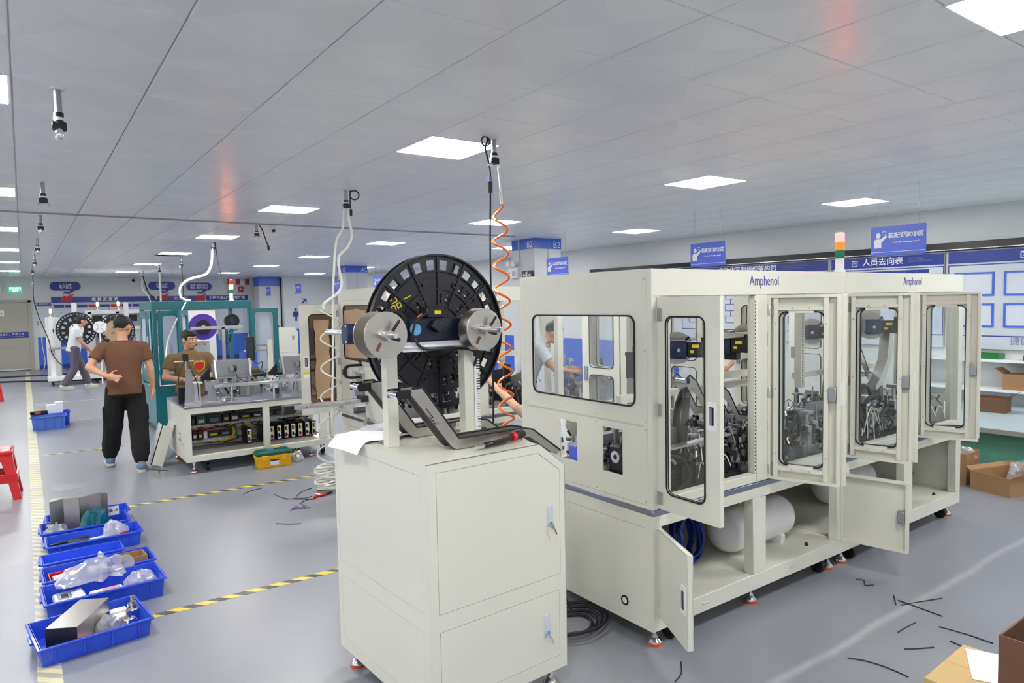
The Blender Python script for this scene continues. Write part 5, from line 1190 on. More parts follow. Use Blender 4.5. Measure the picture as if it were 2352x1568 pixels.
def fixture_head(x, w):
    o = MB().plate([(x, .98), (x + w, .98), (x + w, 1.17), (x + .02, 1.17), (x - .02, 1.12)], [], 'y', .30, .315).build('back_plate', 'alu_dull', bench)
    for q in (x, x + w - .03): MB().plate([(.22, .98), (.34, .98), (.30, 1.18), (.27, 1.18)], [], 'x', q, q + .018).build('side_plate', 'aluminium', o)
    MB().bx(x + .16, x + .2, .24, .30, 1.05, 1.10).build('motor_body', 'alu_dull', o); MB().cyl((x + .235, .27, 1.075), (x + .20, .27, 1.075), .034, n=8).build('motor_cap', 'black_plastic', o)
    MB().tube(spline([(x + .22, .25, 1.04), (x + .24, .22, .97), (x + .30, .2, .93), (x + .34, .2, .92)], 6), .005, 6).build('cable', 'wire_black', o)
    MB().plate(rect(x + .01, x + w - .01, .91, .985), [rect(x + .05, x + w * .46, .915, .965), rect(x + w * .56, x + w - .05, .915, .965)], 'y', .27, .285).build('bridge_frame', 'alu_dull', o)
    MB().bx(x - .12, x + w + .18, .34, .40, .955, .985).build('slide_bar', 'black_plastic', o); MB().plate([(x - .14, .98), (x - .03, .98), (x - .03, 1.1)], [], 'y', .34, .36).build('gusset', 'black_plastic', o)
fixture_head(.36, .40); fixture_head(1.10, .42)
clutter(bench, .35, 1.55, .3, .95, .722, 31, 22, 12, 70, 1.0, 1.1)
crumple('plastic_bag', 'crumpled white plastic bag on the assembly bench', 'bag', (1.80, 8.02, .723), .22, .14, .05, 'plastic_film', 6)
# monitor on a bracket behind the bench
t = thing('monitor', 'black flat monitor seen from behind on a white arm post', 'monitor', (2.60, 9.65, 0))
MB().box((-.10, 0, 1.20), (.03, .24, .33), Matrix.Rotation(.15, 3, 'Z')).build('screen_back', 'screen', t, bev=.008); MB().bx(.12, .19, -.03, .03, 0.02, 1.30).build('arm_post', 'cream', t); MB().bx(-.07, .12, -.012, .012, 1.15, 1.17).bx(-.07, .12, -.012, .012, 1.22, 1.24).build('arm', 'chrome', t, kind='stuff'); MB().bx(.0, .3, -.2, .2, 0, .02).build('base_plate', 'cream', t)
MB().tube(spline([(-.08, 0, 1.05), (-.02, 0, .98), (.05, 0, 1.0), (.03, 0, .9), (-.03, 0, .82)], 6), .006, 6).build('cable', 'wire_black', t)

# leaning sheet-metal cover
t = thing('sheet_metal_cover', 'cream folded sheet-metal cover leaning against the assembly bench', 'panel', (1.155, 8.5, 0), 0)
R = Matrix.Rotation(.30, 4, 'Y'); b = MB(); b.T = R; b.bx(0, .012, -.16, .16, .0, .50); b.build('front_sheet', 'cream', t)
b = MB(); b.T = R; b.bx(-.11, .0, -.16, -.148, .02, .46); b.build('side_flange', 'cream', t); b = MB(); b.T = R; b.bx(-.11, -.1, -.16, .1, .02, .46); b.build('outer_sheet', 'white', t)
b = MB(); b.T = R; b.bx(.012, .03, -.16, .16, .49, .50); b.build('top_flange', 'cream', t)

# ======================= teal machine behind =======================
tl = thing('teal_machine', 'teal enclosed machine with frosted door windows and a purple reel', 'machine', (1.475, 10.8, 0))
TL, TD = 1.37, 1.25
for nm, a in (('post', (0, .06, 0, .06, .62, 1.74)), ('post', (TL - .06, TL, 0, .06, .62, 1.74)), ('post', (0, .06, TD - .06, TD, .62, 1.74)), ('post', (TL - .06, TL, TD - .06, TD, .62, 1.74)), ('header', (0, TL, 0, .06, 1.74, 1.86)), ('header', (0, TL, TD - .06, TD, 1.74, 1.86)), ('header', (0, .06, .06, TD - .06, 1.74, 1.86)), ('header', (TL - .06, TL, .06, TD - .06, 1.74, 1.86)), ('base_front', (0, TL, 0, .06, .05, .62)), ('base_end', (0, .04, .06, TD - .04, .05, .62)), ('base_end', (TL - .04, TL, .06, TD - .04, .05, .62)), ('base_back', (0, TL, TD - .04, TD, .05, .62))): MB().bx(*a).build(nm, 'teal', tl, bev=.004)
for q in (.1, TL - .1): level_foot(tl, q, .1, .05, .04); level_foot(tl, q, TD - .1, .05, .04)
MB().bx(.062, TL - .062, .062, TD - .062, .62, .65).build('table_plate', 'zinc', tl)
MB().plate(rect(.07, .40, .67, 1.73), [rrect(.13, .31, .82, 1.66, .03)], 'y', -.01, .02).build('front_door', 'teal', tl); MB().bx(.12, .32, .0, .004, .81, 1.67).build('frosted_window', 'frosted_pane', tl)
MB().plate(rect(.08, .48, .67, 1.73), [rrect(.14, .34, .86, 1.62, .03)], 'x', -.01, .02).build('side_door', 'teal', tl); MB().bx(.0, .004, .13, .35, .85, 1.63).build('frosted_window', 'frosted_pane', tl)
MB().plate(rect(.52, TD - .08, .67, 1.73), [rrect(.6, TD - .2, .86, 1.62, .03)], 'x', -.01, .02).build('side_door', 'teal', tl); MB().bx(.0, .004, .58, TD - .18, .85, 1.63).build('frosted_window', 'frosted_pane', tl)
MB().bx(-.02, -.01, .40, .44, 1.2, 1.36).build('handle_plate', 'white', tl)
MB().bx(.07, .42, -.004, 0, .12, .58).build('base_door', 'teal', tl); MB().bx(.1, .4, -.006, -.004, .16, .54).build('base_door_panel', 'teal', tl); MB().bx(.46, .9, -.004, 0, .12, .58).build('base_door', 'teal', tl)
def teal_leaf(hx, side, ang, w=.40):
    t = bpy.data.objects.new('door', None); COL.objects.link(t); t.parent = tl; t.location = (hx, -.01, 0); t.rotation_euler = (0, 0, math.radians(-ang * side))
    a, c = sorted((0, side * w)); wl, wh = sorted((side * .08, side * (w - .1)))
    MB().plate(rect(a, c, .66, 1.735), [rrect(wl, wh, .8, 1.66, .03)], 'y', -.03, 0).build('door_skin', 'teal', t); MB().bx(wl - .01, wh + .01, -.018, -.014, .79, 1.67).build('frosted_window', 'frosted_pane', t); MB().frame(wl, wh, .8, 1.66, .03, .02, 'y', .0, .006).build('window_bezel', 'alu_dull', t)
teal_leaf(.47, 1, 116, .4); teal_leaf(TL - .03, -1, 168, .40)
MB().bx(.45, 1.1, TD - .03, TD - .02, .65, 1.74).build('inner_back', 'white', tl)
MB().bx(.5, .86, .55, .95, .65, 1.25).build('control_cabinet', 'white', tl, bev=.006); MB().bx(.5, .86, .42, .55, .86, .90).build('tray', 'white', tl)
for k, m in enumerate(('lens_red', 'black_plastic', 'yellow_label', 'foot_orange')): MB().cyl((.60 + k * .06, .545, 1.2), (.60 + k * .06, .53, 1.2), .014, n=10).build('push_button', m, tl)
MB().bx(.55, .8, .42, .52, 1.0, 1.06).build('tape_feeder', 'dark_metal', tl)
pr_ = MB().cyl((.745, .40, 1.47), (.745, .43, 1.47), .20, n=40).build('purple_reel', 'purple', tl); MB().cyl((.745, .385, 1.47), (.745, .40, 1.47), .105, n=32).build('reel_core', 'black_plastic', pr_); MB().cyl((.745, .37, 1.47), (.745, .385, 1.47), .03, n=16).build('reel_nut', 'steel', pr_)
rr_ = MB().cyl((1.12, .20, 1.55), (1.12, .25, 1.55), .11, n=32).build('black_reel', 'black_plastic', tl); MB().cyl((1.12, .17, 1.55), (1.12, .20, 1.55), .04, n=16).build('reel_core', 'navy', rr_)
MB().bx(.98, 1.08, .3, .5, 1.26, 1.46).build('teal_bracket', 'teal', tl); MB().tube(spline([(1.0, .3, 1.3), (1.05, .28, 1.2), (1.1, .3, 1.25), (1.12, .3, 1.35)], 6), .012, 8).build('cable', 'wire_black', tl)
clutter(tl, .5, 1.25, .1, 1.1, .65, 41, 16, 8, 40)
tower_light('tower signal light glowing amber on top of the teal machine', (2.59, 10.95, 1.86), 'amber', 1.25)
# aluminium gantry in front of the teal machine
t = thing('gantry_frame', 'slim aluminium gantry frame in front of the teal machine', 'frame', (2.28, 10.2, 0))
MB().bx(-.02, .02, -.02, .02, 0, 1.48).build('pole', 'aluminium', t); MB().bx(-.42, .26, -.02, .02, 1.46, 1.50).build('arm', 'aluminium', t); MB().bx(-.2, .2, -.2, .2, 0, .02).build('base_plate', 'aluminium', t)
MB().tube(spline([(.2, -.02, 1.45), (.1, -.03, 1.42), (.04, -.03, 1.38), (.03, -.03, 1.0), (.03, -.03, .7)], 6), .005, 6).build('cable', 'wire_black', t)
t = thing('blue_bin', 'blue parts bin standing between the gantry and the monitor', 'bin', (2.62, 10.25, 0)); MB().plate(rect(-.1, .1, -.1, .1), [rect(-.09, .09, -.09, .09)], 'z', 0, 1.12).build('bin_wall', 'sign_blue', t); MB().bx(-.02, .02, -.105, -.1, .6, 1.0).build('yellow_strip', 'yellow_label', t)
t = thing('spray_can', 'red spray can with white cap beside the blue bin', 'spray can', (2.62, 9.98, .722)); t.location = (2.62, 10.25, 1.12)
MB().cyl((0, 0, 0), (0, 0, .02), .06).build('tray_plate', 'white', t); MB().lathe([(.032, .02), (.032, .14), (.02, .155)], n=14).build('can_body', 'print_red', t); MB().lathe([(.026, .15), (.026, .2), (.02, .205)], n=14).build('can_cap', 'print_white', t)

# ======================= far left: machines, reels and the back wall boards =======================
def far_board(x0, x1, title, lb, table):
    t = thing('notice_board', lb, 'notice board', ((x0 + x1) / 2, YB - .001, 0)); w = (x1 - x0) / 2
    MB().bx(-w, w, -.03, 0, 2.02, 2.19).build('header', 'board_blue', t); text(title, .12, 'print_white', t, (0, -.032, 2.105), bold=.002)
    MB().bx(-w, w, -.025, 0, .85, 1.98).build('backing', 'board_grey', t)
    if table:
        MB().bx(-w + .03, w - .03, -.028, -.025, .9, 1.84).build('table_sheet', 'print_table', t)
        for k in range(9): MB().bx(-w + .05 + k * (2 * w - .1) / 9, -w + .05 + (k + .9) * (2 * w - .1) / 9, -.030, -.025, 1.86, 1.95).build('column_heading', 'board_blue' if k not in (3, 5) else 'print_red', t)
    MB().frame(-w + .008, w - .008, .86, 1.97, .004, .012, 'y', -.031, -.024, 1).build('board_frame', 'alu_dull', t)
far_board(.72, 3.55, '成 套 进 度 表', 'wide schedule board with a blue header on the back wall', True)
far_board(3.62, 5.05, '公 告 栏', 'small blue headed notice board above the teal machine', True)
far_board(5.12, 6.5, '工程三部6S卫生责任表', 'blue headed duty board at the right end of the back wall', True)
def bubble(x, z, txt, lb):
    t = thing('speech_bubble_sign', lb, 'sign', (x, YB - .001, z))
    MB().plate(rrect(-.4, .4, -.13, .13, .12, 6), [], 'y', -.02, 0).build('bubble', 'board_blue', t); MB().plate([(.12, -.12), (.26, -.12), (.1, -.22)], [], 'y', -.02, 0).build('bubble_tail', 'board_blue', t); text(txt, .085, 'print_white', t, (0, -.022, 0), bold=.001)
    f = thing('worker_sticker', 'cartoon style worker wall sticker below ' + lb, 'sticker', (x + .02, YB - .040, z - .36)); f.scale = (.72, 1, .72)
    MB().plate([(-.2, -.16), (.2, -.16), (.22, .0), (.1, .08), (-.1, .08), (-.2, .0)], [], 'y', -.006, 0).build('red_jacket', 'print_red', f); MB().plate([(.1 * math.cos(2 * PI * k / 14), .15 + .09 * math.sin(2 * PI * k / 14)) for k in range(14)], [], 'y', -.008, 0).build('face', 'skin_pale', f); MB().plate([(-.12, .19), (.14, .17), (.1, .26), (-.08, .27)], [], 'y', -.010, 0).build('cap', 'board_blue', f); MB().beam((.12, -.004, .06), (.24, -.004, .16), .05, .006, (0, 1, 0)).build('saluting_arm', 'print_red', f)
bubble(1.10, 2.52, '以人为本\n用户至上', 'the blue speech bubble sign over the schedule board')
bubble(3.78, 2.53, '质量为先\n诚信服务', 'the blue speech bubble sign over the small notice board')
bubble(4.92, 2.50, '整理 整顿 清扫\n清洁 素养 安全', 'the blue speech bubble sign over the duty board')
t = thing('evacuation_plan', 'white evacuation plan with a blue header beside the grey door', 'poster', (.62, YB - .002, 0)); t.location = (.60 - .1, YB - .002, 0)
MB().bx(-.2, .2, -.02, 0, 1.32, 2.03).build('plan_sheet', 'print_table', t); MB().bx(-.2, .2, -.024, -.02, 1.92, 2.03).build('header', 'board_blue', t); text('← 安全出口', .075, 'print_white', t, (0, -.0255, 1.975)); MB().bx(-.18, -.13, -.024, -.02, 1.42, 1.46).build('red_mark', 'print_red', t); MB().bx(-.18, -.13, -.024, -.02, 1.36, 1.4).build('green_mark', 'lens_green', t)
t = thing('fire_sign', 'red and white striped fire equipment sign on the back wall', 'sign', (6.25, YB - .002, 2.66)); MB().bx(-.4, .45, -.02, 0, -.1, .1).build('stripe_panel', 'fire_stripes', t); MB().bx(-.06, .12, -.02, 0, -.36, -.16).build('pictogram', 'print_red', t)
text('灭', .12, 'print_white', t, (.03, -.022, -.26)); 
t = thing('dome_camera', 'small black dome camera on the back wall under the ceiling', 'camera', (2.95, YB - .08, 2.70)); MB().sph((0, 0, 0), .05).build('dome', 'black_plastic', t); MB().cyl((0, .05, 0), (0, .09, 0), .05).build('mount', 'white', t)

def reel_stand(loc, lb, brown=False, lamp=True):
    t = thing('reel_stand', lb, 'reel stand', loc, group='far reel stands')
    for x in (-.48, .0): 
        MB().bx(x - .05, x + .05, -.05, .05, .12, 1.62 if x else 1.95).build('post', 'white', t)
    MB().bx(-.6, .5, -.35, .35, .12, .20).build('base', 'white', t); MB().bx(-.45, .45, -.05, .05, 1.25, 1.33).build('cross_bar', 'white', t)
    MB().bx(-.55, .15, -.4, -.05, .86, .90).build('shelf', 'alu_dull', t)
    for x, y in ((-.5, -.3), (.4, -.3), (.4, .3), (-.5, .3)): caster(t, x, y, .12)
    for x in (-.35, .25): level_foot(t, x, -.32, .12, .05)
    return t
def far_reel(loc, lb, brown=False):
    t = thing('cable_reel', lb, 'reel', loc, group='far black reels')
    R = .42; b = MB(); b.annulus((0, 0, 0), (0, 1, 0), R * .93, R, .03, 60)
    for k in range(36): c = 2 * PI / 36; sector(b, R * .83, R * .935, c * k - c * .25, c * k + c * .25, 0, .03, 1)
    b.annulus((0, 0, 0), (0, 1, 0), R * .72, R * .84, .03, 60)
    for k in range(14): c = 2 * PI / 14; sector(b, R * .55, R * .725, c * k - c * .26, c * k + c * .26, 0, .03, 1)
    b.annulus((0, 0, 0), (0, 1, 0), .04, R * .56, .03, 48)
    b.build('flange', 'black_reel', t)
    if brown: MB().cyl((0, -.02, 0), (0, .0, 0), R * .62, n=40).build('brown_disc', 'cardboard_light', t); MB().bx(.05, .17, -.05, -.03, -.1, .16).build('paper_note', 'paper', t)
    else:
        MB().cyl((0, -.03, 0), (0, .0, 0), R * .36, n=32).build('white_hub', 'white', t)
    for k in range(4): a = .6 + k * PI / 2; MB().beam((.05 * math.cos(a), -.034, .05 * math.sin(a)), (.13 * math.cos(a), -.034, .13 * math.sin(a)), .02, .006, (0, 1, 0)).build('hub_slot', 'black_plastic', t)
    return t
reel_stand((1.0, 19.55, 0), 'white reel stand behind the walking man'); far_reel((1.02, 19.42, 1.30), 'big black reel with a white slotted hub behind the walking man')
reel_stand((2.16, 20.1, 0), 'white reel stand partly hidden by the brown shirt'); far_reel((1.86, 19.55, 1.24), 'black reel with a brown disc behind the brown shirt', True)
t = thing('white_disc', 'white slotted disc between the two far reels', 'disc', (1.47, 18.95, 1.36)); MB().cyl((0, 0, 0), (0, .02, 0), .14, n=32).build('disc_plate', 'white_gloss', t); MB().bx(-.015, .015, .02, .06, -1.36, .0).build('stand_post', 'white', t)
for k in range(4): a = .7 + k * PI / 2; MB().beam((.03 * math.cos(a), -.003, .03 * math.sin(a)), (.11 * math.cos(a), -.003, .11 * math.sin(a)), .012, .004, (0, 1, 0)).build('slot', 'alu_dull', t)
fm = thing('white_machine', 'white enclosed machine against the far wall behind the reels', 'machine', (1.35, 20.6, 0)); FL = 1.95
for nm, a in (('post', (0, .08, 0, .08, .1, 1.72)), ('post', (.62, .70, 0, .08, .1, 1.72)), ('post', (1.24, 1.32, 0, .08, .1, 1.72)), ('post', (FL - .08, FL, 0, .08, .1, 1.72)), ('roof', (0, FL, 0, 1.0, 1.66, 1.76)), ('base', (0, FL, 0, 1.0, .1, .75)), ('back_panel', (0, FL, .95, 1.0, .75, 1.66))): MB().bx(*a).build(nm, 'white', fm, bev=.004)
for q in (.12, .75, 1.4): MB().bx(q, q + .4, .3, .5, 1.45, 1.62).build('dark_housing', 'dark_metal', fm); MB().bx(q + .05, q + .35, .25, .45, .75, 1.1).build('tooling', 'alu_dull', fm)
for q in (.2, 1.7): level_foot(fm, q, .1, .1, .05)
tower_light('amber beacon glowing on the far machine, leftmost of the three', (.50, 19.6, 0), single=True).location = (.56, 20.7, 1.60)
t = thing('white_machine', 'slim white machine at the left end of the far row', 'machine', (.44, 20.55, 0)); MB().bx(0, .3, 0, .5, .1, 1.6).build('body', 'white', t, bev=.02); MB().bx(.03, .27, -.01, 0, .9, 1.5).build('front_cover', 'white', t, bev=.01); level_foot(t, .05, .08, .1, .04); level_foot(t, .25, .08, .1, .04)
tower_light('amber beacon glowing on the far machine, middle one of three', (1.58, 20.75, 1.76), single=True)
tower_light('amber beacon glowing on the far machine, rightmost of three', (2.05, 20.75, 1.76), single=True)
# cream cabinet by the washroom wall
t = thing('feeder_cabinet', 'small distant cream cabinet with a handle on top near the washroom sign', 'cabinet', (5.5, 19.0, 0))
MB().prism([(0, .12), (.72, .12), (.72, 1.06), (.64, 1.18), (0, 1.18)], 'y', 0, .7).build('body', 'cream', t, bev=.006); MB().plate([(.05, .5), (.67, .5), (.67, 1.03), (.62, 1.12), (.05, 1.12)], [], 'y', -.008, 0).build('door', 'cream', t); MB().bx(.05, .67, -.008, 0, .18, .46).build('door', 'cream', t)
MB().tube(spline([(.18, .3, 1.18), (.19, .3, 1.23), (.28, .3, 1.23), (.29, .3, 1.18)], 5), .015, 8).build('top_handle', 'black_plastic', t); MB().bx(.56, .6, -.02, -.008, .85, .95).build('lock_plate', 'alu_dull', t)
for q in (.08, .64): level_foot(t, q, .08, .12, .05); level_foot(t, q, .62, .12, .05)
# bench and control box where the man works behind the first machine
t = thing('assembly_bench', 'machine bench crowded with tooling seen through the wide end window', 'machine', (4.80, 5.13, 0))
for nm, a in (('base', (0, 1.3, 0, .9, .1, .70)), ('table_plate', (-.005, 1.305, -.005, .905, .702, .722))): MB().bx(*a).build(nm, 'cream' if nm == 'base' else 'zinc', t, bev=.003)
for q in (.1, 1.2): level_foot(t, q, .1, .1); level_foot(t, q, .8, .1)
clutter(t, .02, 1.25, .02, .85, .722, 51, 30, 14, 80, 1.2, 1.5)
t = thing('control_box', 'tilted white control box on an arm seen through the end window', 'control box', (5.05, 6.35, 0)); MB().bx(-.03, .03, -.03, .03, 0, 1.5).build('arm_post', 'cream', t); MB().box((0, -.08, 1.45), (.30, .08, .36), Matrix.Rotation(-.12, 3, 'Y')).build('box_body', 'cream', t, bev=.006); MB().box((.03, -.13, 1.47), (.1, .02, .12)).build('mount_bracket', 'alu_dull', t); MB().bx(-.15, .15, -.15, .15, 0, .02).build('base_plate', 'cream', t)
# ======================= people =======================
def remeshed(b, name, m, parent, voxel, smooth=3):
    me = bpy.data.meshes.new('tmp'); me.from_pydata(b.v, [], b.f); me.update()
    bm = bmesh.new(); bm.from_mesh(me); bmesh.ops.recalc_face_normals(bm, faces=bm.faces); bm.to_mesh(me); bm.free()
    o = bpy.data.objects.new('tmp', me); COL.objects.link(o)
    r = o.modifiers.new('r', 'REMESH'); r.mode = 'VOXEL'; r.voxel_size = voxel; r.adaptivity = 0.0
    s = o.modifiers.new('s', 'SMOOTH'); s.factor = .5; s.iterations = smooth
    dg = bpy.context.evaluated_depsgraph_get(); out = bpy.data.meshes.new_from_object(o.evaluated_get(dg))
    bpy.data.objects.remove(o); bpy.data.meshes.remove(me)
    out.name = name; out.materials.clear(); out.materials.append(M(m))
    for p in out.polygons: p.use_smooth = True
    q = bpy.data.objects.new(name, out); COL.objects.link(q); q.parent = parent
    return q
def loft(b, rings, n=20):
    """rings: (centre, rx, ry[, yaw]) ellipses in planes across the path"""
    out = []
    for i, r in enumerate(rings):
        c = Vector(r[0]); a = Vector(rings[max(0, i - 1)][0]); d = Vector(rings[min(len(rings) - 1, i + 1)][0]); t = (d - a).normalized()
        yaw = r[3] if len(r) > 3 else 0.0
        x = Vector((math.cos(yaw), math.sin(yaw), 0)); x = (x - t * x.dot(t)).normalized(); y = t.cross(x)
        out.append(b.ring(c, x, y, r[1], r[2], n))
    return b.stack(out)
def hand(b, w, d, nrm, side, curl=.35, spread=.12, s=1.0):
    """palm, four unequal bent fingers, thumb leaving the side of the palm. d: pointing direction, nrm: palm normal"""
    w = Vector(w); d = Vector(d).normalized(); nrm = Vector(nrm); nrm = (nrm - d * nrm.dot(d)).normalized(); a = d.cross(nrm) * side
    b.sph(w + d * .045 * s, (.042 * s, .05 * s, .018 * s), 12, 8, Matrix((a, d, nrm)).transposed())
    b.cap(w - d * .01, w + d * .03, .026 * s, .03 * s)
    for k, (off, L) in enumerate(((-.030, .062), (-.010, .075), (.011, .070), (.030, .054))):
        base = w + d * .082 * s + a * off * s * -1
        dr = (d + a * (-off * spread * 40)).normalized(); p = base; cu = 0
        for j, f in enumerate((.45, .32, .23)):
            cu += curl * (.6, 1, .9)[j]; v = (dr * math.cos(cu) + nrm * math.sin(cu)).normalized(); q = p + v * L * f * s
            b.cap(p, q, .0095 * s * (1 - .08 * j), .0088 * s * (1 - .08 * j), 8); p = q
    t0 = w + d * .03 * s + a * .034 * s; t1 = t0 + (d * .55 + a * .75 + nrm * .3).normalized() * .038 * s; t2 = t1 + (d * .85 + a * .35 + nrm * .3).normalized() * .032 * s
    b.cap(t0 - a * .01, t1, .014 * s, .011 * s, 8); b.cap(t1, t2, .0105 * s, .0095 * s, 8)
def person(label, loc, rz, J, shirt='shirt_grey', trousers='trousers_grey', hair='hair', shoe='shoe_white', sleeve=.55, voxel=.009, hyaw=0.0, hpitch=0.0, skin='skin', hair_style='short', belly=1.0, badge=False, bag=1.0, hands=({}, {})):
    t = thing('person', label, 'person', loc, rz)
    D = dict(pel=(0, 0, .93), chest=(0, 0, 1.27), neck=(0, 0.0, 1.45), head=(0, .02, 1.60), shL=(-.185, 0, 1.405), shR=(.185, 0, 1.405), elL=(-.25, -.02, 1.12), elR=(.25, -.02, 1.12), wrL=(-.25, .05, .88), wrR=(.25, .05, .88), hiL=(-.09, 0, .90), hiR=(.09, 0, .90), knL=(-.1, .02, .49), knR=(.1, .02, .49), anL=(-.1, -.02, .09), anR=(.1, -.02, .09), ftL=(-.05, 1, 0), ftR=(.05, 1, 0))
    D.update(J); V = {k: Vector(v) for k, v in D.items()}
    up = (V['neck'] - V['pel']).normalized(); V['shL'] -= up * .03; V['shR'] -= up * .03; sd = (V['shR'] - V['shL']).normalized(); yaw = math.atan2(sd.y, sd.x); fw = Vector((-math.sin(yaw), math.cos(yaw), 0))
    mid = lambda a, c, f: V[a] * (1 - f) + V[c] * f
    # ---- body: one continuous surface
    b = MB()
    loft(b, [(V['pel'] - up * .06, .14, .10, yaw), (V['pel'], .155, .115, yaw), (mid('pel', 'chest', .4), .135, .10 * belly, yaw), (V['chest'], .165, .11, yaw), (V['chest'] + up * .10, .16, .095, yaw), (V['neck'] - up * .01, .07, .065, yaw)])
    for s in 'LR':
        sh, el, wr = V['sh' + s], V['el' + s], V['wr' + s]
        b.cap(V['chest'] + up * .11 + (sh - V['chest'] - up * .11) * .4, sh, .06, .055); b.cap(sh, el, .052, .040); b.cap(el, el * .55 + wr * .45, .040, .038); b.cap(el * .6 + wr * .4, wr, .038, .025)
        b.cap(V['hi' + s], V['kn' + s], .085, .058); b.cap(V['kn' + s], V['kn' + s] * .6 + V['an' + s] * .4, .056, .055); b.cap(V['kn' + s] * .6 + V['an' + s] * .4, V['an' + s], .053, .036)
        h = hands[0 if s == 'L' else 1]; d = Vector(h.get('d', wr - el)); n = Vector(h.get('n', -sd if s == 'R' else sd))
        hand(b, wr, d, n, (1 if s == 'L' else -1) * h.get('side', 1), h.get('curl', .4), h.get('spread', .1))
        ft = V['ft' + s].normalized(); b.cap(V['an' + s] - Vector((0, 0, .04)), V['an' + s] + ft * .12 - Vector((0, 0, .055)), .035, .028)
    R = Matrix.Rotation(yaw + hyaw, 3, 'Z') @ Matrix.Rotation(hpitch, 3, 'X'); hc = V['head']; H_ = lambda x, y, z: hc + R @ Vector((x, y, z))
    b.cap(V['neck'] - up * .03, hc + R @ Vector((0, -.02, -.05)), .056, .052)
    b.sph(hc + R @ Vector((0, -.008, .02)), (.076, .094, .098), 20, 14, R); b.sph(H_(0, .022, -.045), (.060, .066, .070), 16, 10, R); b.sph(H_(0, .055, -.088), (.030, .026, .022), 12, 8, R)
    b.cap(H_(0, .084, .004), H_(0, .100, -.030), .009, .013, 8); b.sph(H_(0, .088, -.064), (.022, .008, .010), 10, 6, R)
    for s in (-1, 1): b.sph(H_(s * .078, -.008, -.014), (.010, .020, .033), 10, 8, R); b.sph(H_(s * .036, .066, -.022), (.024, .020, .022), 10, 8, R)
    b.cap(H_(-.045, .074, .026), H_(.045, .074, .026), .012, .012, 8)
    body = remeshed(b, 'body', skin, t, voxel, 2)
    for s in (-1, 1):
        e = MB().sph(H_(s * .031, .0805, .005), (.014, .009, .0065), 10, 6, R).build('eye', 'print_white', body); MB().sph(H_(s * .031, .0875, .005), (.006, .004, .006), 8, 6, R).build('iris', 'hair', body)
        MB().cap(H_(s * .016, .086, .027), H_(s * .05, .078, .030), .0045, .0035, 6).build('eyebrow', 'hair', body)
    MB().cap(H_(-.020, .0915, -.062), H_(.020, .0915, -.062), .0045, .0045, 6).build('lips', 'skin_pale' if 0 else 'cardboard_dark', body)
    # ---- hair
    b = MB()
    b.sph(H_(0, -.022, .040), (.080, .091, .085), 18, 12, R); b.sph(H_(0, .02, .066), (.070, .070, .050), 16, 10, R)
    if hair_style == 'mop':
        for k in range(9): a = -1.1 + k * .275; b.cap(H_(.05 * math.sin(a), .05, .09), H_(.078 * math.sin(a), .085 * math.cos(a) + .01, .045), .03, .018, 8)
        b.sph(H_(0, -.05, -.005), (.078, .065, .08), 14, 10, R)
    else:
        for s in (-1, 1): b.sph(H_(s * .062, .006, .028), (.019, .040, .046), 10, 8, R)
        b.sph(H_(0, -.048, .012), (.068, .054, .058), 14, 10, R)
    remeshed(b, 'hair', hair, t, .009, 2)
    # ---- shirt: torso and sleeves with open flat ends
    b = MB()
    loft(b, [(V['pel'] - up * .07, .178, .142 * belly, yaw), (V['pel'] + up * .05, .172, .138 * belly, yaw), (mid('pel', 'chest', .5), .165, .128 * belly, yaw), (V['chest'], .186, .130, yaw), (V['chest'] + up * .07, .180, .118, yaw), (V['chest'] + up * .125, .150, .098, yaw), (V['chest'] + up * .16, .105, .082, yaw), (V['neck'] - up * .012, .080, .074, yaw)], 24)
    for s in 'LR':
        sh, el = V['sh' + s], V['el' + s]; e = sh * (1 - sleeve) + el * sleeve
        b.cap(V['chest'] + up * .10 + (sh - V['chest'] - up * .10) * .45, sh, .070, .058); b.cap(V['neck'] - up * .045, sh, .058, .056); b.cyl(sh, e, .060, .068, 16); b.sph(sh, .060)
    sh_ = remeshed(b, 'shirt', shirt, t, .011, 3)
    b = MB(); b.annulus(V['neck'] - up * .022, up, .066, .080, .016, 24); b.build('collar', shirt, sh_)
    if badge:
        c = V['chest'] + fw * .112 + sd * (-.085) + up * .0
        Rb = Matrix((sd * 1.25, up * 1.25, fw)).transposed()
        bb = MB(); bb.T = Matrix.Translation(c) @ Rb.to_4x4(); bb.plate([(-.05, .045), (-.025, .055), (0, .05), (.025, .055), (.05, .045), (.048, -.02), (0, -.065), (-.048, -.02)], [], 'z', -.01, .012); bb.build('badge_border', 'wire_yellow', sh_)
        bb = MB(); bb.T = Matrix.Translation(c) @ Rb.to_4x4(); bb.plate([(-.04, .035), (0, .04), (.04, .035), (.038, -.015), (0, -.052), (-.038, -.015)], [], 'z', .012, .015); bb.build('badge_field', 'print_red', sh_)
    # ---- trousers and shoes
    b = MB()
    loft(b, [(V['pel'] - up * .10, .165, .125, yaw), (V['pel'] - up * .02, .168, .128, yaw), (V['pel'] + up * .06, .160, .120, yaw)], 20)
    for s in 'LR':
        kn, an = V['kn' + s], V['an' + s]
        b.cap(V['hi' + s], kn, .112, .086 * bag); b.sph(kn, .087 * bag); b.cap(kn, kn * .4 + an * .6, .086 * bag, .082 * bag); b.cyl(kn * .45 + an * .55, an + Vector((0, 0, .01)), .082 * bag, .066, 16)
        if bag > 1.1: b.sph(kn * .25 + an * .75, (.093, .093, .05)); b.box(V['hi' + s] * .35 + kn * .65 + sd * (.085 if s == 'R' else -.085), (.05, .13, .16))
    remeshed(b, 'trousers', trousers, t, .012, 3)
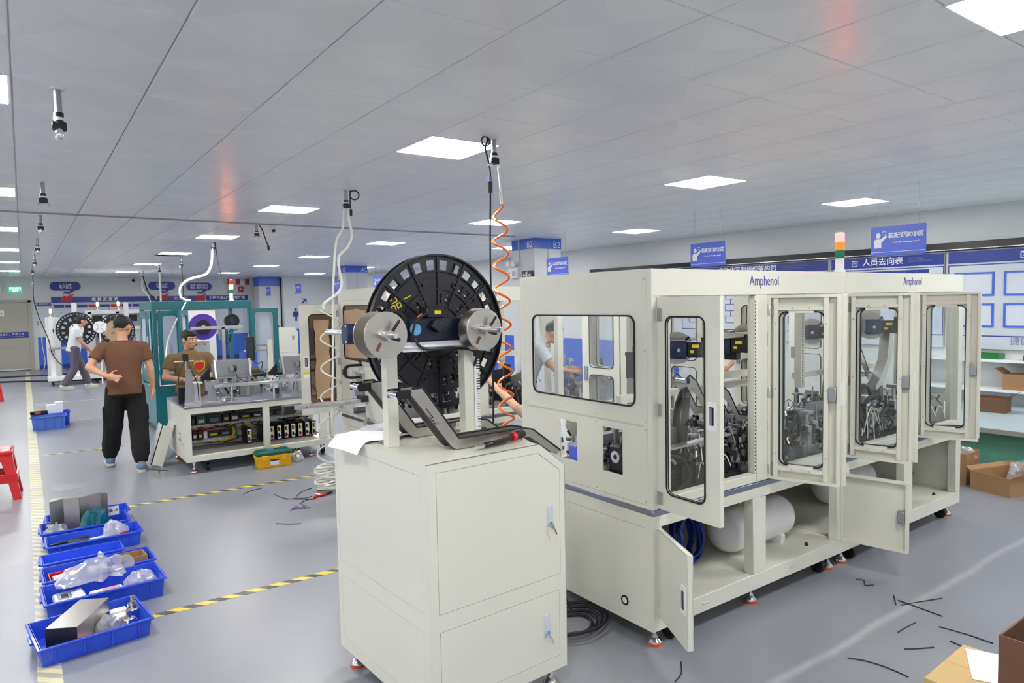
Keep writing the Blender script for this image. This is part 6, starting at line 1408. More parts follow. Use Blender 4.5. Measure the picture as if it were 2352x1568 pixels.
    for s in 'LR':
        ft = V['ft' + s]; a = V['an' + s].copy(); ft = ft.normalized(); z0 = a.z - .09
        q = Vector((ft.y, -ft.x, 0)).normalized(); yv = q.cross(ft) if 0 else Vector((0, 0, 1))
        b = MB(); b.cap(a - ft * .035 - Vector((0, 0, .03)), a + ft * .02 - Vector((0, 0, .04)), .050, .048); b.cap(a + ft * .02 - Vector((0, 0, .045)), a + ft * .155 - Vector((0, 0, .052)), .046, .036)
        so = remeshed(b, 'shoe', shoe, t, .009, 2)
        b = MB(); b.T = Matrix.Translation(a - Vector((0, 0, .09)) + ft * .06) @ Matrix((q, ft, q.cross(ft))).transposed().to_4x4()
        b.plate(rrect(-.046, .046, -.145, .145, .044, 5), [], 'z', .001, .026); b.build('sole', 'shoe_white', so)
    return t
# man in brown, seen from behind, one hand on his back
person('man in brown t-shirt and black trousers seen from behind, hand behind his back', (.87, 8.55, 0), -.08,
       dict(pel=(0, -.02, .90), chest=(0, 0, 1.24), neck=(0, .01, 1.425), head=(.01, .03, 1.575), shL=(-.195, 0, 1.38), shR=(.195, 0, 1.375), elL=(-.325, -.08, 1.15), wrL=(-.17, -.20, 1.055), elR=(.255, -.02, 1.10), wrR=(.27, .02, .87), hiL=(-.09, 0, .87), hiR=(.09, 0, .87), knL=(-.13, .10, .48), anL=(-.175, .28, .10), knR=(.115, -.02, .48), anR=(.115, -.20, .09), ftL=(-.1, 1, 0), ftR=(.12, 1, 0)),
       'shirt_brown', 'black_cloth', 'hair', 'shoe_blue', .62, .0085, bag=1.2, hyaw=-.55, hands=({'d': (.9, -.15, -.25), 'n': (0, -1, .2), 'curl': .28, 'spread': .2, 'side': -1}, {'d': (0, .15, -1), 'curl': .5}))
# man at the assembly bench
person('man in olive t-shirt with a red badge working behind the assembly bench', (1.64, 9.16, 0), PI,
       dict(pel=(0, 0, .70), chest=(0, .03, 1.05), neck=(0, .03, 1.225), head=(0, .05, 1.375), shL=(-.21, .02, 1.18), shR=(.21, .02, 1.18), elL=(-.285, .06, .93), wrL=(-.09, .22, .90), elR=(.285, .06, .93), wrR=(.08, .20, .89), hiL=(-.1, 0, .68), hiR=(.1, 0, .68), knL=(-.12, .10, .38), knR=(.12, .10, .38), anL=(-.12, -.05, .09), anR=(.12, -.05, .09)),
       'shirt_olive', 'denim', 'hair', 'shoe_white', .6, .0085, hyaw=.55, hpitch=-.12, badge=True, belly=1.12, hands=({'d': (.9, .35, .0), 'curl': .6}, {'d': (-.9, .4, .05), 'curl': .6}))
t = thing('small_part', 'small silver part held in the hands of the man at the bench', 'machine part', (1.645, 8.90, .905)); MB().box((0, 0, .0), (.05, .03, .03), .4).build('part_block', 'steel', t, bev=.004); MB().cyl((0, 0, .01), (.03, 0, .04), .01).build('part_pin', 'chrome', t)
# man walking in the distance
person('man in pale grey polo shirt walking to the right in the distance', (.88, 18.15, 0), -1.42,
       dict(pel=(0, 0, .90), chest=(0, .06, 1.22), neck=(0, .12, 1.39), head=(0, .19, 1.52), shL=(-.18, .07, 1.35), shR=(.18, .07, 1.35), elL=(-.24, .12, 1.07), wrL=(-.2, .30, .90), elR=(.24, .10, 1.07), wrR=(.22, .28, .88), knL=(-.09, .16, .49), anL=(-.09, .28, .09), knR=(.10, -.02, .47), anR=(.1, -.24, .10), ftL=(0, 1, 0), ftR=(.05, 1, 0)),
       'shirt_grey', 'trousers_grey', 'hair', 'shoe_white', .62, .011, hpitch=-.15, hair_style='mop')
# man seen through the wide end window
person('man in grey polo shirt bending over a bench, seen through the end window', (4.60, 6.10, 0), -2.1,
       dict(pel=(0, -.08, .88), chest=(0, .06, 1.17), neck=(0, .16, 1.30), head=(0, .27, 1.40), shL=(-.18, .10, 1.27), shR=(.18, .10, 1.27), elL=(-.24, .24, 1.02), wrL=(-.16, .48, .98), elR=(.24, .24, 1.02), wrR=(.14, .46, .97), hiL=(-.09, -.06, .86), hiR=(.09, -.06, .86)),
       'shirt_grey', 'trousers_grey', 'hair', 'shoe_white', .6, .010, hyaw=.15, hpitch=-.45)
# man at the far side of the first machine
person('man in white shirt and glasses half hidden behind the slotted post', (6.66, 4.58, 0), 1.45,
       dict(pel=(0, 0, .90), chest=(0, .03, 1.22), neck=(0, .06, 1.38), head=(0, .11, 1.51), elL=(-.24, .08, 1.08), wrL=(-.18, .30, .98), elR=(.24, .08, 1.08), wrR=(.18, .30, .98)),
       'shirt_white', 'black_cloth', 'hair', 'shoe_white', .6, .010, hpitch=-.35)
# crouching man behind the bench
person('man in patterned white shirt crouching low behind the assembly bench', (2.50, 9.28, 0), 2.6,
       dict(pel=(0, -.12, .30), chest=(0, .05, .58), neck=(0, .12, .73), head=(0, .17, .86), shL=(-.18, .08, .70), shR=(.18, .08, .70), elL=(-.27, .22, .55), wrL=(-.14, .40, .66), elR=(.27, .2, .55), wrR=(.16, .40, .66), hiL=(-.1, -.1, .28), hiR=(.1, -.1, .28), knL=(-.18, .25, .45), knR=(.18, .25, .45), anL=(-.14, .02, .09), anR=(.14, .02, .09)),
       'shirt_white', 'denim', 'hair_brown', 'shoe_white', .65, .010, hyaw=.5, hpitch=-.2)
# man reaching into the second machine
person('man crouching behind the nearest machine, one bare arm reaching into the machine behind it', (3.78, 4.72, 0), .5,
       dict(pel=(.06, -.14, .26), chest=(.03, .0, .54), neck=(.0, .05, .70), head=(0, .1, .82), shL=(-.16, .05, .68), shR=(.19, .0, .66), elL=(-.32, .20, .86), wrL=(-.33, .42, 1.06), elR=(.25, .16, .50), wrR=(.15, .34, .50), hiL=(-.06, -.12, .25), hiR=(.14, -.12, .25), knL=(-.15, .22, .40), knR=(.2, .22, .40), anL=(-.13, -.05, .09), anR=(.13, -.05, .09)),
       'shirt_grey', 'trousers_grey', 'hair', 'shoe_white', .5, .010, skin='skin_pale', hpitch=-.1)
# ======================= crates, stools, boxes =======================
def crate(label, loc, rz, sx, sy, sz, m='crate_blue', group='blue crates in a row on the floor', tagtext=None, tag_side='back'):
    t = thing('plastic_crate', label, 'crate', loc, rz, group)
    x, y = sx / 2, sy / 2; th = .006; tp = .012
    # tapered walls
    def ring(z, e): return [Vector((-x + e, -y + e, z)), Vector((x - e, -y + e, z)), Vector((x - e, y - e, z)), Vector((-x + e, y - e, z))]
    b = MB(); b.stack([ring(0, tp), ring(sz, 0), ring(sz, th), ring(.006, tp + th)], True); b.build('tray_body', m, t)
    b = MB(); b.plate(rect(-x - .012, x + .012, -y - .012, y + .012), [rect(-x + th, x - th, -y + th, y - th)], 'z', sz - .012, sz); b.build('rim', m, t, bev=.002)
    for k in range(4):
        q = -x + sx * (k + .5) / 4
        for s in (-1, 1): MB().bx(q - .003, q + .003, s * y - (.004 if s > 0 else .006), s * y + (.006 if s > 0 else .004), .012, sz - .012).build('wall_rib', m, t)
    for s in (-1, 1): MB().bx(s * x - (0 if s > 0 else .022), s * x + (.022 if s > 0 else 0), -.05, .05, sz - .026, sz - .013).build('end_grip', m, t)
    if tagtext:
        yy = y - th - .003 if tag_side == 'back' else -y; q = .06
        o = MB().bx(tagtext[1] - .045, tagtext[1] + .045, yy - .002, yy, sz * .35, sz * .92).build('paper_tag', 'paper', t); text(tagtext[0], .034, 'print_black', o, (tagtext[1], yy - .003, sz * .62), bold=.001)
    return t
Rz = .10
crate('empty looking blue crate at the back of the row, behind the steel sheet', (.35, 6.53, 0), -.02, .56, .22, .10)
crate('blue crate holding the steel sheet, tagged 206-1 and 206-2', (.31, 6.18, 0), .0, .56, .30, .12, tagtext=('206 -2', -.2)); 
crate('blue crate with grey parts and a clear bag, third from the back', (.345, 5.83, 0), .02, .58, .27, .11)
crate('smaller empty blue crate in the middle of the row', (.25, 5.50, 0), .03, .46, .20, .09)
crate('blue crate with a red tray and a cut cardboard box', (.32, 5.12, 0), .04, .60, .28, .11)
crate('blue crate with white instrument cases under clear film', (.315, 4.72, 0), .05, .60, .32, .12)
crate('nearest blue crate with the steel channel, set askew', (.21, 4.22, 0), .12, .50, .38, .10)
# steel sheets and the rest of the contents
t = thing('steel_sheet', 'tall bent stainless sheet standing in the tagged crate', 'metal sheet', (.28, 6.22, .008), .0)
b = MB(); P = [(-.19, -.02), (-.10, .03), (.0, -.02), (.15, .035), (.19, -.02)]
for k in range(4): b.beam(Vector((P[k][0], P[k][1], .15)), Vector((P[k + 1][0], P[k + 1][1], .15)), .004, .30)
b.build('bent_face', 'steel_brushed', t); MB().plate([(-.19, -.02), (-.1, .03), (0, -.02), (.15, .035), (.19, -.02), (.17, .07), (-.17, .09)], [], 'z', .296, .30).build('top_fold', 'steel', t)
t = thing('paper_tag', 'white tag card marked 206-1 standing in the tagged crate', 'tag', (.50, 6.27, .12)); MB().bx(-.05, .05, -.002, .002, -.01, .06).build('card', 'paper', t); text('206 -1', .034, 'print_black', t, (0, -.003, .028), bold=.001)
crumple('plastic_bag', 'crumpled teal plastic bag in the tagged crate before the steel sheet', 'bag', (.37, 6.13, .008), .24, .16, .26, 'bag_teal', 14, peak=1.4)
crumple('plastic_bag', 'clear plastic bag at the left of the tagged crate', 'bag', (.13, 6.13, .008), .17, .14, .17, 'plastic_film', 15)
t = thing('motor_part', 'grey boxed parts lying in the third blue crate', 'machine part', (.20, 5.83, .008), .1)
MB().bx(-.11, .09, -.06, .05, 0, .05).build('part_body', 'alu_dull', t, bev=.004); MB().beam((-.12, .02, .07), (.12, .05, .075), .03, .012).build('part_bar', 'dark_metal', t); MB().bx(-.02, .1, -.05, .02, .05, .08).build('part_block', 'dark_metal', t, bev=.004)
t = thing('instrument_case', 'white and orange instrument case in the third blue crate', 'case', (.44, 5.84, .008), .12)
MB().bx(-.13, .13, -.07, .07, 0, .06).build('case_body', 'white', t, bev=.012); MB().bx(-.10, -.0, -.075, -.07, .008, .03).build('orange_label', 'foot_orange', t); MB().bx(.03, .12, -.06, .06, .06, .062).build('red_label', 'print_red', t)
crumple('plastic_bag', 'clear crumpled bag with green print in the third blue crate', 'bag', (.47, 5.88, .07), .2, .15, .12, 'plastic_film', 16)
t = thing('red_tray', 'small red tray holding a white roll in the fifth blue crate', 'tray', (.13, 5.08, .008), .05); MB().plate(rect(-.08, .08, -.08, .08), [rect(-.074, .074, -.074, .074)], 'z', 0, .09).build('tray_wall', 'red_plastic', t); MB().bx(-.074, .074, -.074, .074, .001, .006).build('tray_floor', 'red_plastic', t)
t = thing('white_roll', 'white wrapped roll lying in the red tray', 'roll', (.13, 5.08, .075), .2); MB().cyl((-.06, 0, 0), (.06, 0, .005), .028, n=16).build('roll_body', 'fabric_white', t)
carton('cut_carton', 'open cut cardboard box in the fifth blue crate', (.52, 5.14, .008), .1, .14, .14, .11, 'cardboard', flaps=False)
t = thing('paper_sheet', 'folded white card leaning in the fifth blue crate', 'paper', (.38, 5.14, .06), .5); MB().box((0, 0, .0), (.15, .1, .004), Matrix.Rotation(.4, 3, 'Y')).build('card', 'paper', t)
t = thing('paper_sheet', 'cream folded packing paper in the fifth blue crate', 'paper', (.31, 5.17, .03), .1); MB().box((0, 0, .02), (.10, .09, .06)).build('paper_wad', 'fabric_white', t, bev=.012)
t = thing('instrument_case', 'white instrument case with a dark lens window in the sixth blue crate', 'case', (.14, 4.72, .008), .08)
MB().bx(-.08, .08, -.09, .09, 0, .075).build('case_body', 'white', t, bev=.012); MB().frame(-.045, .0, -.03, .04, .01, .012, 'z', .075, .079, 3).build('lens_frame', 'alu_dull', t); MB().bx(-.04, -.005, -.025, .035, .075, .077).build('lens_window', 'black_plastic', t); MB().bx(-.06, .04, .05, .08, .075, .077).build('grey_label', 'print_grey', t)
t = thing('instrument_case', 'pink labelled white instrument case under the clear film', 'case', (.33, 4.70, .008), .05); MB().bx(-.09, .09, -.07, .07, 0, .06).build('case_body', 'white', t, bev=.01); MB().bx(-.02, .07, -.05, .05, .06, .062).build('pink_label', 'print_pink', t)
crumple('plastic_bag', 'big sheet of clear film spread over two blue crates', 'film', (.33, 4.86, .10), .40, .26, .17, 'plastic_film', 18, peak=1.3)
crumple('plastic_bag', 'clear film and paper at the right end of the sixth crate', 'film', (.50, 4.75, .03), .24, .2, .12, 'plastic_film', 19)
t = thing('black_cable', 'black cable bundle in the sixth blue crate', 'cable', (.42, 4.62, .02)); 
for k in range(3): MB().tube(spline([(-.06, 0, 0), (-.02, .03, .04 + .01 * k), (.03, -.02, .05), (.07, .01 * k, .01)], 6), .006, 6).build('cable_strand', 'wire_black', t)
t = thing('steel_channel', 'box-shaped steel channel lying across the nearest blue crate', 'metal part', (.165, 4.24, .032), -.50)
MB().plate(rect(-.075, .075, 0, .12), [rect(-.070, .070, -.001, .115)] if 0 else [], 'y', -.185, -.181).build('end_plate', 'dark_metal', t); MB().bx(-.075, .075, -.181, .165, .117, .121).build('top_plate', 'steel', t); MB().bx(.071, .075, -.181, .165, 0, .117).build('side_plate', 'steel_brushed', t); MB().bx(-.075, -.071, -.181, .165, 0, .117).build('side_plate', 'steel_brushed', t)
t = thing('instrument_case', 'white case with a pink label under the steel channel', 'case', (.22, 4.14, .008), .2); MB().bx(-.15, .10, -.07, .05, 0, .03).build('case_body', 'white', t, bev=.008); MB().bx(-.02, .08, -.05, .03, .03, .032).build('pink_label', 'print_pink', t)
crumple('plastic_bag', 'clear plastic bag beside the steel channel in the nearest crate', 'bag', (.29, 4.19, .008), .14, .15, .12, 'plastic_film', 22)
for k, (x, y, lb) in enumerate(((.355, 4.34, 'white machined block at the back of the nearest crate'), (.35, 4.26, 'white machined block in front of its twin in the nearest crate'))):
    t = thing('white_block', lb, 'machine part', (x, y, .008), .1); MB().bx(-.05, .04, -.03, .03, 0, .07).build('block_body', 'fabric_white', t, bev=.006)
for k, (x, y, lb) in enumerate(((.425, 4.36, 'shiny steel valve fitting at the back corner of the nearest crate'), (.42, 4.28, 'shiny steel valve fitting, middle of three in the nearest crate'), (.385, 4.16, 'shiny steel valve fitting at the front of the nearest crate'))):
    t = thing('valve_fitting', lb, 'machine part', (x, y, .008), .3 * k, 'valve fittings'); MB().box((0, 0, .04), (.06, .05, .08)).build('valve_body', 'chrome', t, bev=.005); MB().cyl((0, 0, .08), (0, 0, .12), .014, n=12).build('valve_stem', 'steel', t)
    for s in (-1, 1): MB().cyl((s * .02, 0, .05), (s * .045, 0, .05), .011, n=10).build('valve_port', 'chrome', t)
# two distant crates
crate('worn light blue crate standing in the aisle, nearest of two', (.235, 12.30, 0), -.02, .42, .28, .20, 'crate_blue_worn', 'distant blue crates')
crate('blue crate holding white boxes just behind the worn crate', (.29, 12.68, 0), 0, .44, .34, .2, 'crate_blue', 'distant blue crates')
t = thing('white_box', 'white box sticking out of the distant blue crate', 'box', (.33, 12.62, .02), .0); MB().bx(-.11, .10, -.05, .1, 0, .30).build('box_body', 'paper', t, bev=.004); MB().bx(.0, .1, -.05, .1, .30, .335).build('box_step', 'paper', t)
t = thing('cordless_drill', 'black and orange tool resting on the distant crates', 'tool', (.11, 12.45, .26), .1); MB().bx(-.1, .12, -.03, .03, -.055, .0).build('tool_body', 'black_plastic', t, bev=.01); MB().bx(-.04, .03, -.034, -.03, -.045, -.01).build('orange_patch', 'foot_orange', t)
# red stools
def stool(loc, rz, lb):
    t = thing('plastic_stool', lb, 'stool', loc, rz, 'red plastic stools'); hs_, hb = .155, .215; H_ = .46
    b = MB(); b.stack([[Vector((sx * r, sy * r, z)) for sx, sy in ((-1, -1), (1, -1), (1, 1), (-1, 1))] for r, z in ((hs_ + .012, H_ - .04), (hs_ + .01, H_ - .012), (hs_, H_))]); b.build('seat', 'red_plastic', t, bev=.012, seg=3)
    for sx in (-1, 1):
        for sy in (-1, 1):
            b = MB(); rg = []
            for z, r, w in ((0.0, hb, .062), (.2, hb - .028, .075), (H_ - .04, hs_ + .004, .10)):
                rg.append([Vector((sx * (r + a * 0) - sx * (w if i in (1, 2) else 0), sy * r - sy * (w if i in (2, 3) else 0), z)) for i, a in enumerate((0, 0, 0, 0))])
            b.stack(rg); b.build('leg', 'red_plastic', t, bev=.006, seg=2)
    for s in (-1, 1):
        MB().bx(-hb + .04, hb - .04, s * (hb - .03) - .008, s * (hb - .03) + .008, .16, .24).build('stretcher', 'red_plastic', t); MB().bx(s * (hb - .03) - .008, s * (hb - .03) + .008, -hb + .04, hb - .04, .16, .24).build('stretcher', 'red_plastic', t)
        MB().bx(-hs_, hs_, s * (hs_ - .0) - .006, s * hs_ + .006, H_ - .10, H_ - .03).build('apron', 'red_plastic', t); MB().bx(s * hs_ - .006, s * hs_ + .006, -hs_, hs_, H_ - .10, H_ - .03).build('apron', 'red_plastic', t)
    for k in range(-4, 5):
        MB().cyl((k * .03, 0, H_), (k * .03, 0, H_ + .0015), .008, n=8).build('seat_dot', 'print_white', t); MB().cyl((k * .03, .06, H_), (k * .03, .06, H_ + .0015), .006, n=8).build('seat_dot', 'print_white', t); MB().cyl((k * .03, -.06, H_), (k * .03, -.06, H_ + .0015), .007, n=8).build('seat_dot', 'print_white', t)
    return t
stool((-.305, 8.05, 0), -.03, 'red plastic stool cut off by the left edge of the picture'); stool((-.62, 16.9, 0), .1, 'distant red plastic stool barely showing at the left edge')
# yellow and green tool box
t = thing('tool_box', 'yellow tool box with dark green lid in front of the assembly bench', 'tool box', (2.165, 7.62, 0), -.06)
b = MB(); b.stack([[Vector((sx * x, sy * y, z)) for sx, sy in ((-1, -1), (1, -1), (1, 1), (-1, 1))] for x, y, z in ((.172, .075, 0), (.182, .085, .105), (.19, .09, .107), (.19, .09, .135))]); b.build('box_body', 'toolbox_yellow', t, bev=.006)
b = MB(); b.stack([[Vector((sx * x, sy * y, z)) for sx, sy in ((-1, -1), (1, -1), (1, 1), (-1, 1))] for x, y, z in ((.19, .09, .136), (.188, .09, .165), (.165, .07, .19))]); b.build('lid', 'toolbox_green', t, bev=.008)
MB().bx(-.09, .09, -.012, .012, .19, .20).build('handle', 'toolbox_green', t, bev=.004); MB().bx(-.07, .0, -.06, -.02, .19, .198).build('blue_tray', 'sign_blue', t); MB().bx(.02, .07, -.015, .015, .2, .206).build('yellow_grip', 'toolbox_yellow', t)
for s in (-1, 1): MB().bx(s * .105 - .03, s * .105 + .03, -.098, -.085, .075, .14).build('latch', 'toolbox_yellow', t, bev=.004)
o = MB().bx(-.045, .045, -.087, -.083, .03, .09).build('paper_label', 'paper', t); MB().bx(-.045, .045, -.0875, -.087, .074, .09).build('label_header', 'black_plastic', o)
# near boxes at the lower right
carton('cardboard_box', 'tan cardboard box at the bottom right with a white card on top', (2.98, 1.045, 0), .04, .40, .28, .26, 'carton_tan', open_=False)
t = thing('white_card', 'white card lying on the tan cardboard box', 'card', (3.06, 1.035, .266), .45); MB().bx(-.13, .13, -.09, .09, 0, .003).build('card', 'paper', t)
carton('cardboard_box', 'tall dark brown cardboard box at the bottom right corner', (2.82, .69, 0), .0, .40, .38, .60, 'cardboard_dark', flaps=False)
# cartons by the low bench
t = carton('cardboard_box', 'long open brown carton on the floor by the low bench', (7.10, 2.30, 0), -.30, .58, .36, .16, 'cardboard', fl=.05)
t = carton('cardboard_box', 'smaller open carton stacked behind the long brown carton', (7.10, 2.80, 0), .05, .34, .36, .28, 'cardboard', flaps=False)
t = carton('cardboard_box', 'small brown carton mostly hidden at the machine corner', (7.0, 3.30, 0), .1, .28, .3, .30, 'cardboard_dark', flaps=False)
crumple('plastic_bag', 'clear bag bulging out of the smaller carton', 'bag', (7.10, 2.76, .20), .24, .22, .14, 'plastic_film', 31); crumple('plastic_bag', 'clear bag bulging out of the long brown carton', 'bag', (7.22, 2.26, .06), .26, .2, .2, 'plastic_film', 32)
# floor litter: cut ties and wire ends
def scrap(lb, pts, m='wire_black', r=.003, name='wire_scrap', group='wire offcuts on the floor'):
    o = MB().tube(spline([(x, y, r + z) for x, y, z in [(p + (0,))[:3] if len(p) == 2 else p for p in pts]], 6), r, 6).build(name, m)
    tag(o, lb, 'wire', group); return o
for lb, pts in (('long straight black cable tie at the left of the crossing pair', [(4.0, 1.84), (3.99, 1.72), (3.98, 1.60)]), ('black cable tie lying across the long one', [(3.95, 1.80), (4.09, 1.75), (4.22, 1.70)]), ('short grey tie end beneath the crossing ties', [(3.93, 1.82), (4.0, 1.86), (4.05, 1.89)]), ('short black tie beside the crossing ties', [(3.61, 1.66), (3.70, 1.66), (3.79, 1.655)]), ('straight black tie nearest the long curved one', [(3.46, 1.56), (3.52, 1.52), (3.59, 1.48)]),
                ('long curved black tie at the bottom of the picture', [(3.16, 1.685), (3.2, 1.62), (3.22, 1.53), (3.215, 1.43)]), ('long black tie pointing at the tall brown box', [(3.84, 1.56), (3.86, 1.44), (3.86, 1.32)]), ('small curved black tie beside the tan box', [(3.72, 1.46), (3.71, 1.41), (3.69, 1.37)]), ('curly black strip on the floor below the low open door', [(4.10, 2.14), (4.12, 2.10), (4.06, 2.06), (4.10, 2.03)]),
                ('branched black cable end beside the leaning cover', [(1.05, 8.34), (1.12, 8.24), (1.20, 8.16)]), ('small black wire twig beside the branched cable end', [(1.12, 8.24), (1.12, 8.18), (1.10, 8.10)]), ('curved black wire near the red pliers', [(1.83, 6.44), (1.86, 6.24), (1.96, 6.12), (2.06, 6.02)]), ('black wire lying under the curved one', [(1.86, 6.20), (1.95, 6.16), (2.02, 6.12), (2.08, 6.14)]), ('bent black wire leading to the hose pile', [(1.93, 6.14), (1.98, 6.25), (2.08, 6.37), (2.18, 6.42)]), ('thin grey wire on the floor before the hazard tape', [(1.60, 6.63), (1.68, 6.70), (1.80, 6.74)]), ('thin wire near the hose pile, lowest of the group', [(1.92, 5.98), (1.96, 6.02), (2.03, 6.06)]), ('thin straight wire on the empty floor', [(1.58, 5.55), (1.66, 5.47), (1.74, 5.42)]),
                ('black cable end standing out near the first machine foot', [(2.50, 2.15), (2.42, 2.08), (2.34, 2.05)]), ('short black strip before the first machine', [(2.26, 2.05), (2.30, 2.0), (2.34, 1.96)])):
    scrap(lb, pts)
for k in range(5): scrap('purple wire offcut in the small tangle on the floor', [(1.78 + .02 * k, 5.82 + .03 * k), (1.82 + .03 * k, 5.86 - .02 * k), (1.92, 5.80 + .05 * k)], 'wire_purple', .0025, group='purple wire tangle')
scrap('black floor cable running along the back wall, upper of two', [(-3.5, 22.9), (-.6, 22.75), (.5, 22.55), (2.5, 22.4)], r=.022, name='floor_cable', group='floor cables'); scrap('black floor cable running along the back wall, lower of two', [(-3.5, 21.5), (-.6, 21.2), (.8, 20.2 + .1), (1.6, 20.05)], r=.022, name='floor_cable', group='floor cables')
# pliers, bag, hose pile
t = thing('pliers', 'red handled pliers lying beside the clear hose pile', 'pliers', (2.16, 6.08, .012), .45); MB().tube(spline([(-.10, .0, 0), (-.05, .025, .002), (0, .012, 0), (.04, .004, 0)], 6), .011, 8).build('handle', 'red_plastic', t); MB().tube(spline([(-.03, .06, .01), (-.02, .03, .005), (0, .0, 0), (.04, -.004, 0)], 6), .011, 8).build('handle', 'red_plastic', t); MB().bx(.04, .12, -.012, .012, -.008, .01).build('jaws', 'dark_metal', t, bev=.004)
crumple('plastic_bag', 'small clear bag on the floor beside the tool box', 'bag', (2.47, 7.72, 0), .2, .14, .13, 'plastic_film', 41, .4)
hp = thing('hose_pile', 'pile of clear coiled air hose on the floor behind the cabinet', 'hose coil', (2.31, 6.28, 0))
for k in range(13):
    r = .12 + .012 * math.sin(k * 2.1); z = .02 + .017 * k; MB().tube([(r * math.cos(2 * PI * i / 26) + .012 * math.sin(k), r * .8 * math.sin(2 * PI * i / 26), z + .012 * math.sin(2 * PI * i / 26 * 2 + k)) for i in range(27)], .011, 7, False).build('hose_loop', 'hose_clear', hp)
# ======================= hanging services =======================
def drop(label, x, y, L=.34, fork=2, rods=True, cat='air drop'):
    L *= .62
    t = thing('air_drop', label, cat, (x, y, H), group='hanging compressed air drops')
    MB().cyl((0, 0, -.01), (0, 0, 0.0), .03, n=14).build('ceiling_flange', 'white', t); p = MB().cyl((0, 0, -L * .55), (0, 0, -.005), .016, n=12).build('pipe', 'alu_dull', t)
    MB().cyl((0, 0, -L * .75), (0, 0, -L * .52), .021, n=12).build('pipe_wrap', 'dark_metal', t); MB().cyl((0, 0, -L * .68), (0, 0, -L * .62), .0225, n=12).build('white_tape', 'print_white', t)
    MB().box((0, 0, -L * .80), (.06, .035, .04)).build('valve_body', 'black_plastic', t, bev=.004)
    if fork == 2:
        for s in (-1, 1): MB().cyl((s * .012, 0, -L * .80), (s * .04, 0, -L), .013, .011, 10).build('coupler', 'chrome', t)
    else: MB().lathe([(.014, 0), (.02, -.012), (.02, -.05), (.014, -.06)], (0, 0, -L * .82), n=12).build('coupler', 'chrome', t)
    return t
drop('bare compressed air drop pipe, nearest at the upper left', .182, 3.9, .36, 1); drop('second compressed air drop at the left, with a forked coupler', .177, 6.7, .32); drop('third compressed air drop at the left, above the ceiling joint', .2, 9.0, .3, 1); drop('fourth compressed air drop at the left, with linked fittings below', .212, 11.8, .34, 1)
drop('fifth compressed air drop at the left, smallest of its line', .21, 15.0, .36, 1); drop('compressed air drop that feeds the long black hanging hose', .22, 19.0, .3, 1)
drop('compressed air drop feeding the orange spiral hose', 2.493, 3.647, .30); drop('compressed air drop feeding the two white hoses', 2.429, 5.945, .30); drop('compressed air drop with nothing attached beside the expansion joint', 2.454, 8.95, .26); drop('compressed air drop feeding the thick white hose over the teal machine', 2.49, 11.57, .2); drop('compressed air drop below the missing ceiling tile', 2.606, 14.9, .36); drop('compressed air drop with a short white hose, far down the line', 2.564, 17.33, .36); drop('farthest compressed air drop of the middle line', 2.637, 20.48, .36)
def hanging(name, lb, pts, r, m, n=8, cat='hose', seg=10):
    o = MB().tube(spline(pts, seg), r, n).build(name, m); return tag(o, lb, cat)
ox, oy = 2.493, 3.647
t = thing('spiral_hose', 'orange spiral air hose hanging beside the reel', 'hose', (ox, oy, 0))
MB().tube([(.03, 0, 2.63), (.048, 0, 2.455)] , .008, 8).build('white_lead', 'hose_white', t); MB().cyl((.048, 0, 2.46), (.052, 0, 2.385), .012, n=10).build('swivel_fitting', 'steel', t)
hx_ = [Vector((.052, 0, 2.39)), Vector((.06, 0, 2.36))]
nn = 22; turns = 9.5; zz0, zz1 = 2.36, .90
for i in range(int(nn * turns) + 1):
    f = i / (nn * turns); a = 2 * PI * i / nn; stretch = f; hx_.append(Vector((.03 + .048 * math.cos(a) * min(1, .4 + f * 8) + .03 * f, .048 * math.sin(a), zz0 + (zz1 - zz0) * stretch)))
MB().tube(hx_, .0075, 8).build('spiral', 'hose_orange', t)
hanging('power_cable', 'thin black power cable hanging beside the orange spiral hose', [(2.455, 3.66, 2.79), (2.44, 3.65, 2.76), (2.43, 3.65, 2.72), (2.46, 3.65, 2.60), (2.46, 3.65, 2.45), (2.455, 3.66, 2.0), (2.47, 3.68, 1.2), (2.46, 3.7, .45)], .006, 'wire_black', cat='cable')
t = thing('cable_connector', 'black inline connector on the hanging power cable', 'connector', (2.46, 3.65, 2.50)); MB().cyl((0, 0, -.05), (0, 0, .02), .015, n=12).build('connector_body', 'black_plastic', t); MB().cyl((0, 0, .02), (0, 0, .05), .013, n=10).build('connector_sleeve', 'print_grey', t)
MB().annulus((-.03, -.005, .27), (0, 1, 0), .026, .034, .01, 22).build('cable_loop', 'wire_black', t)
hanging('air_hose', 'straight white air hose hanging left of the reel', [(2.40, 5.945, 2.63), (2.385, 5.94, 2.45), (2.32, 5.94, 2.32), (2.285, 5.94, 2.0), (2.27, 5.94, 1.76), (2.25, 5.94, 1.2), (2.235, 5.94, .93), (2.23, 5.95, .70)], .011, 'hose_white')
t = thing('curled_hose', 'curly white and clear air hose winding down to the hose pile', 'hose', (0, 0, 0))
MB().tube(spline([(2.45, 5.945, 2.63), (2.445, 5.94, 2.55), (2.47, 5.94, 2.39), (2.42, 5.93, 2.28), (2.335, 5.93, 2.19), (2.34, 5.93, 2.05), (2.355, 5.93, 1.95), (2.30, 5.90, 1.86), (2.16, 5.86, 1.77), (2.15, 5.85, 1.72)], 10), .012, 8).build('white_length', 'hose_white', t)
pts = []; nn = 20; turns = 5.5
for i in range(int(nn * turns) + 1):
    f = i / (nn * turns); a = 2 * PI * i / nn + PI; zf = 1.72 - (1.72 - .25) * f; pts.append(Vector((2.19 + .085 * math.cos(a) + .03 * f, 5.82 + .085 * math.sin(a) + .32 * f * f, zf)))
MB().tube(pts, .0075, 8).build('clear_spiral', 'hose_clear', t)
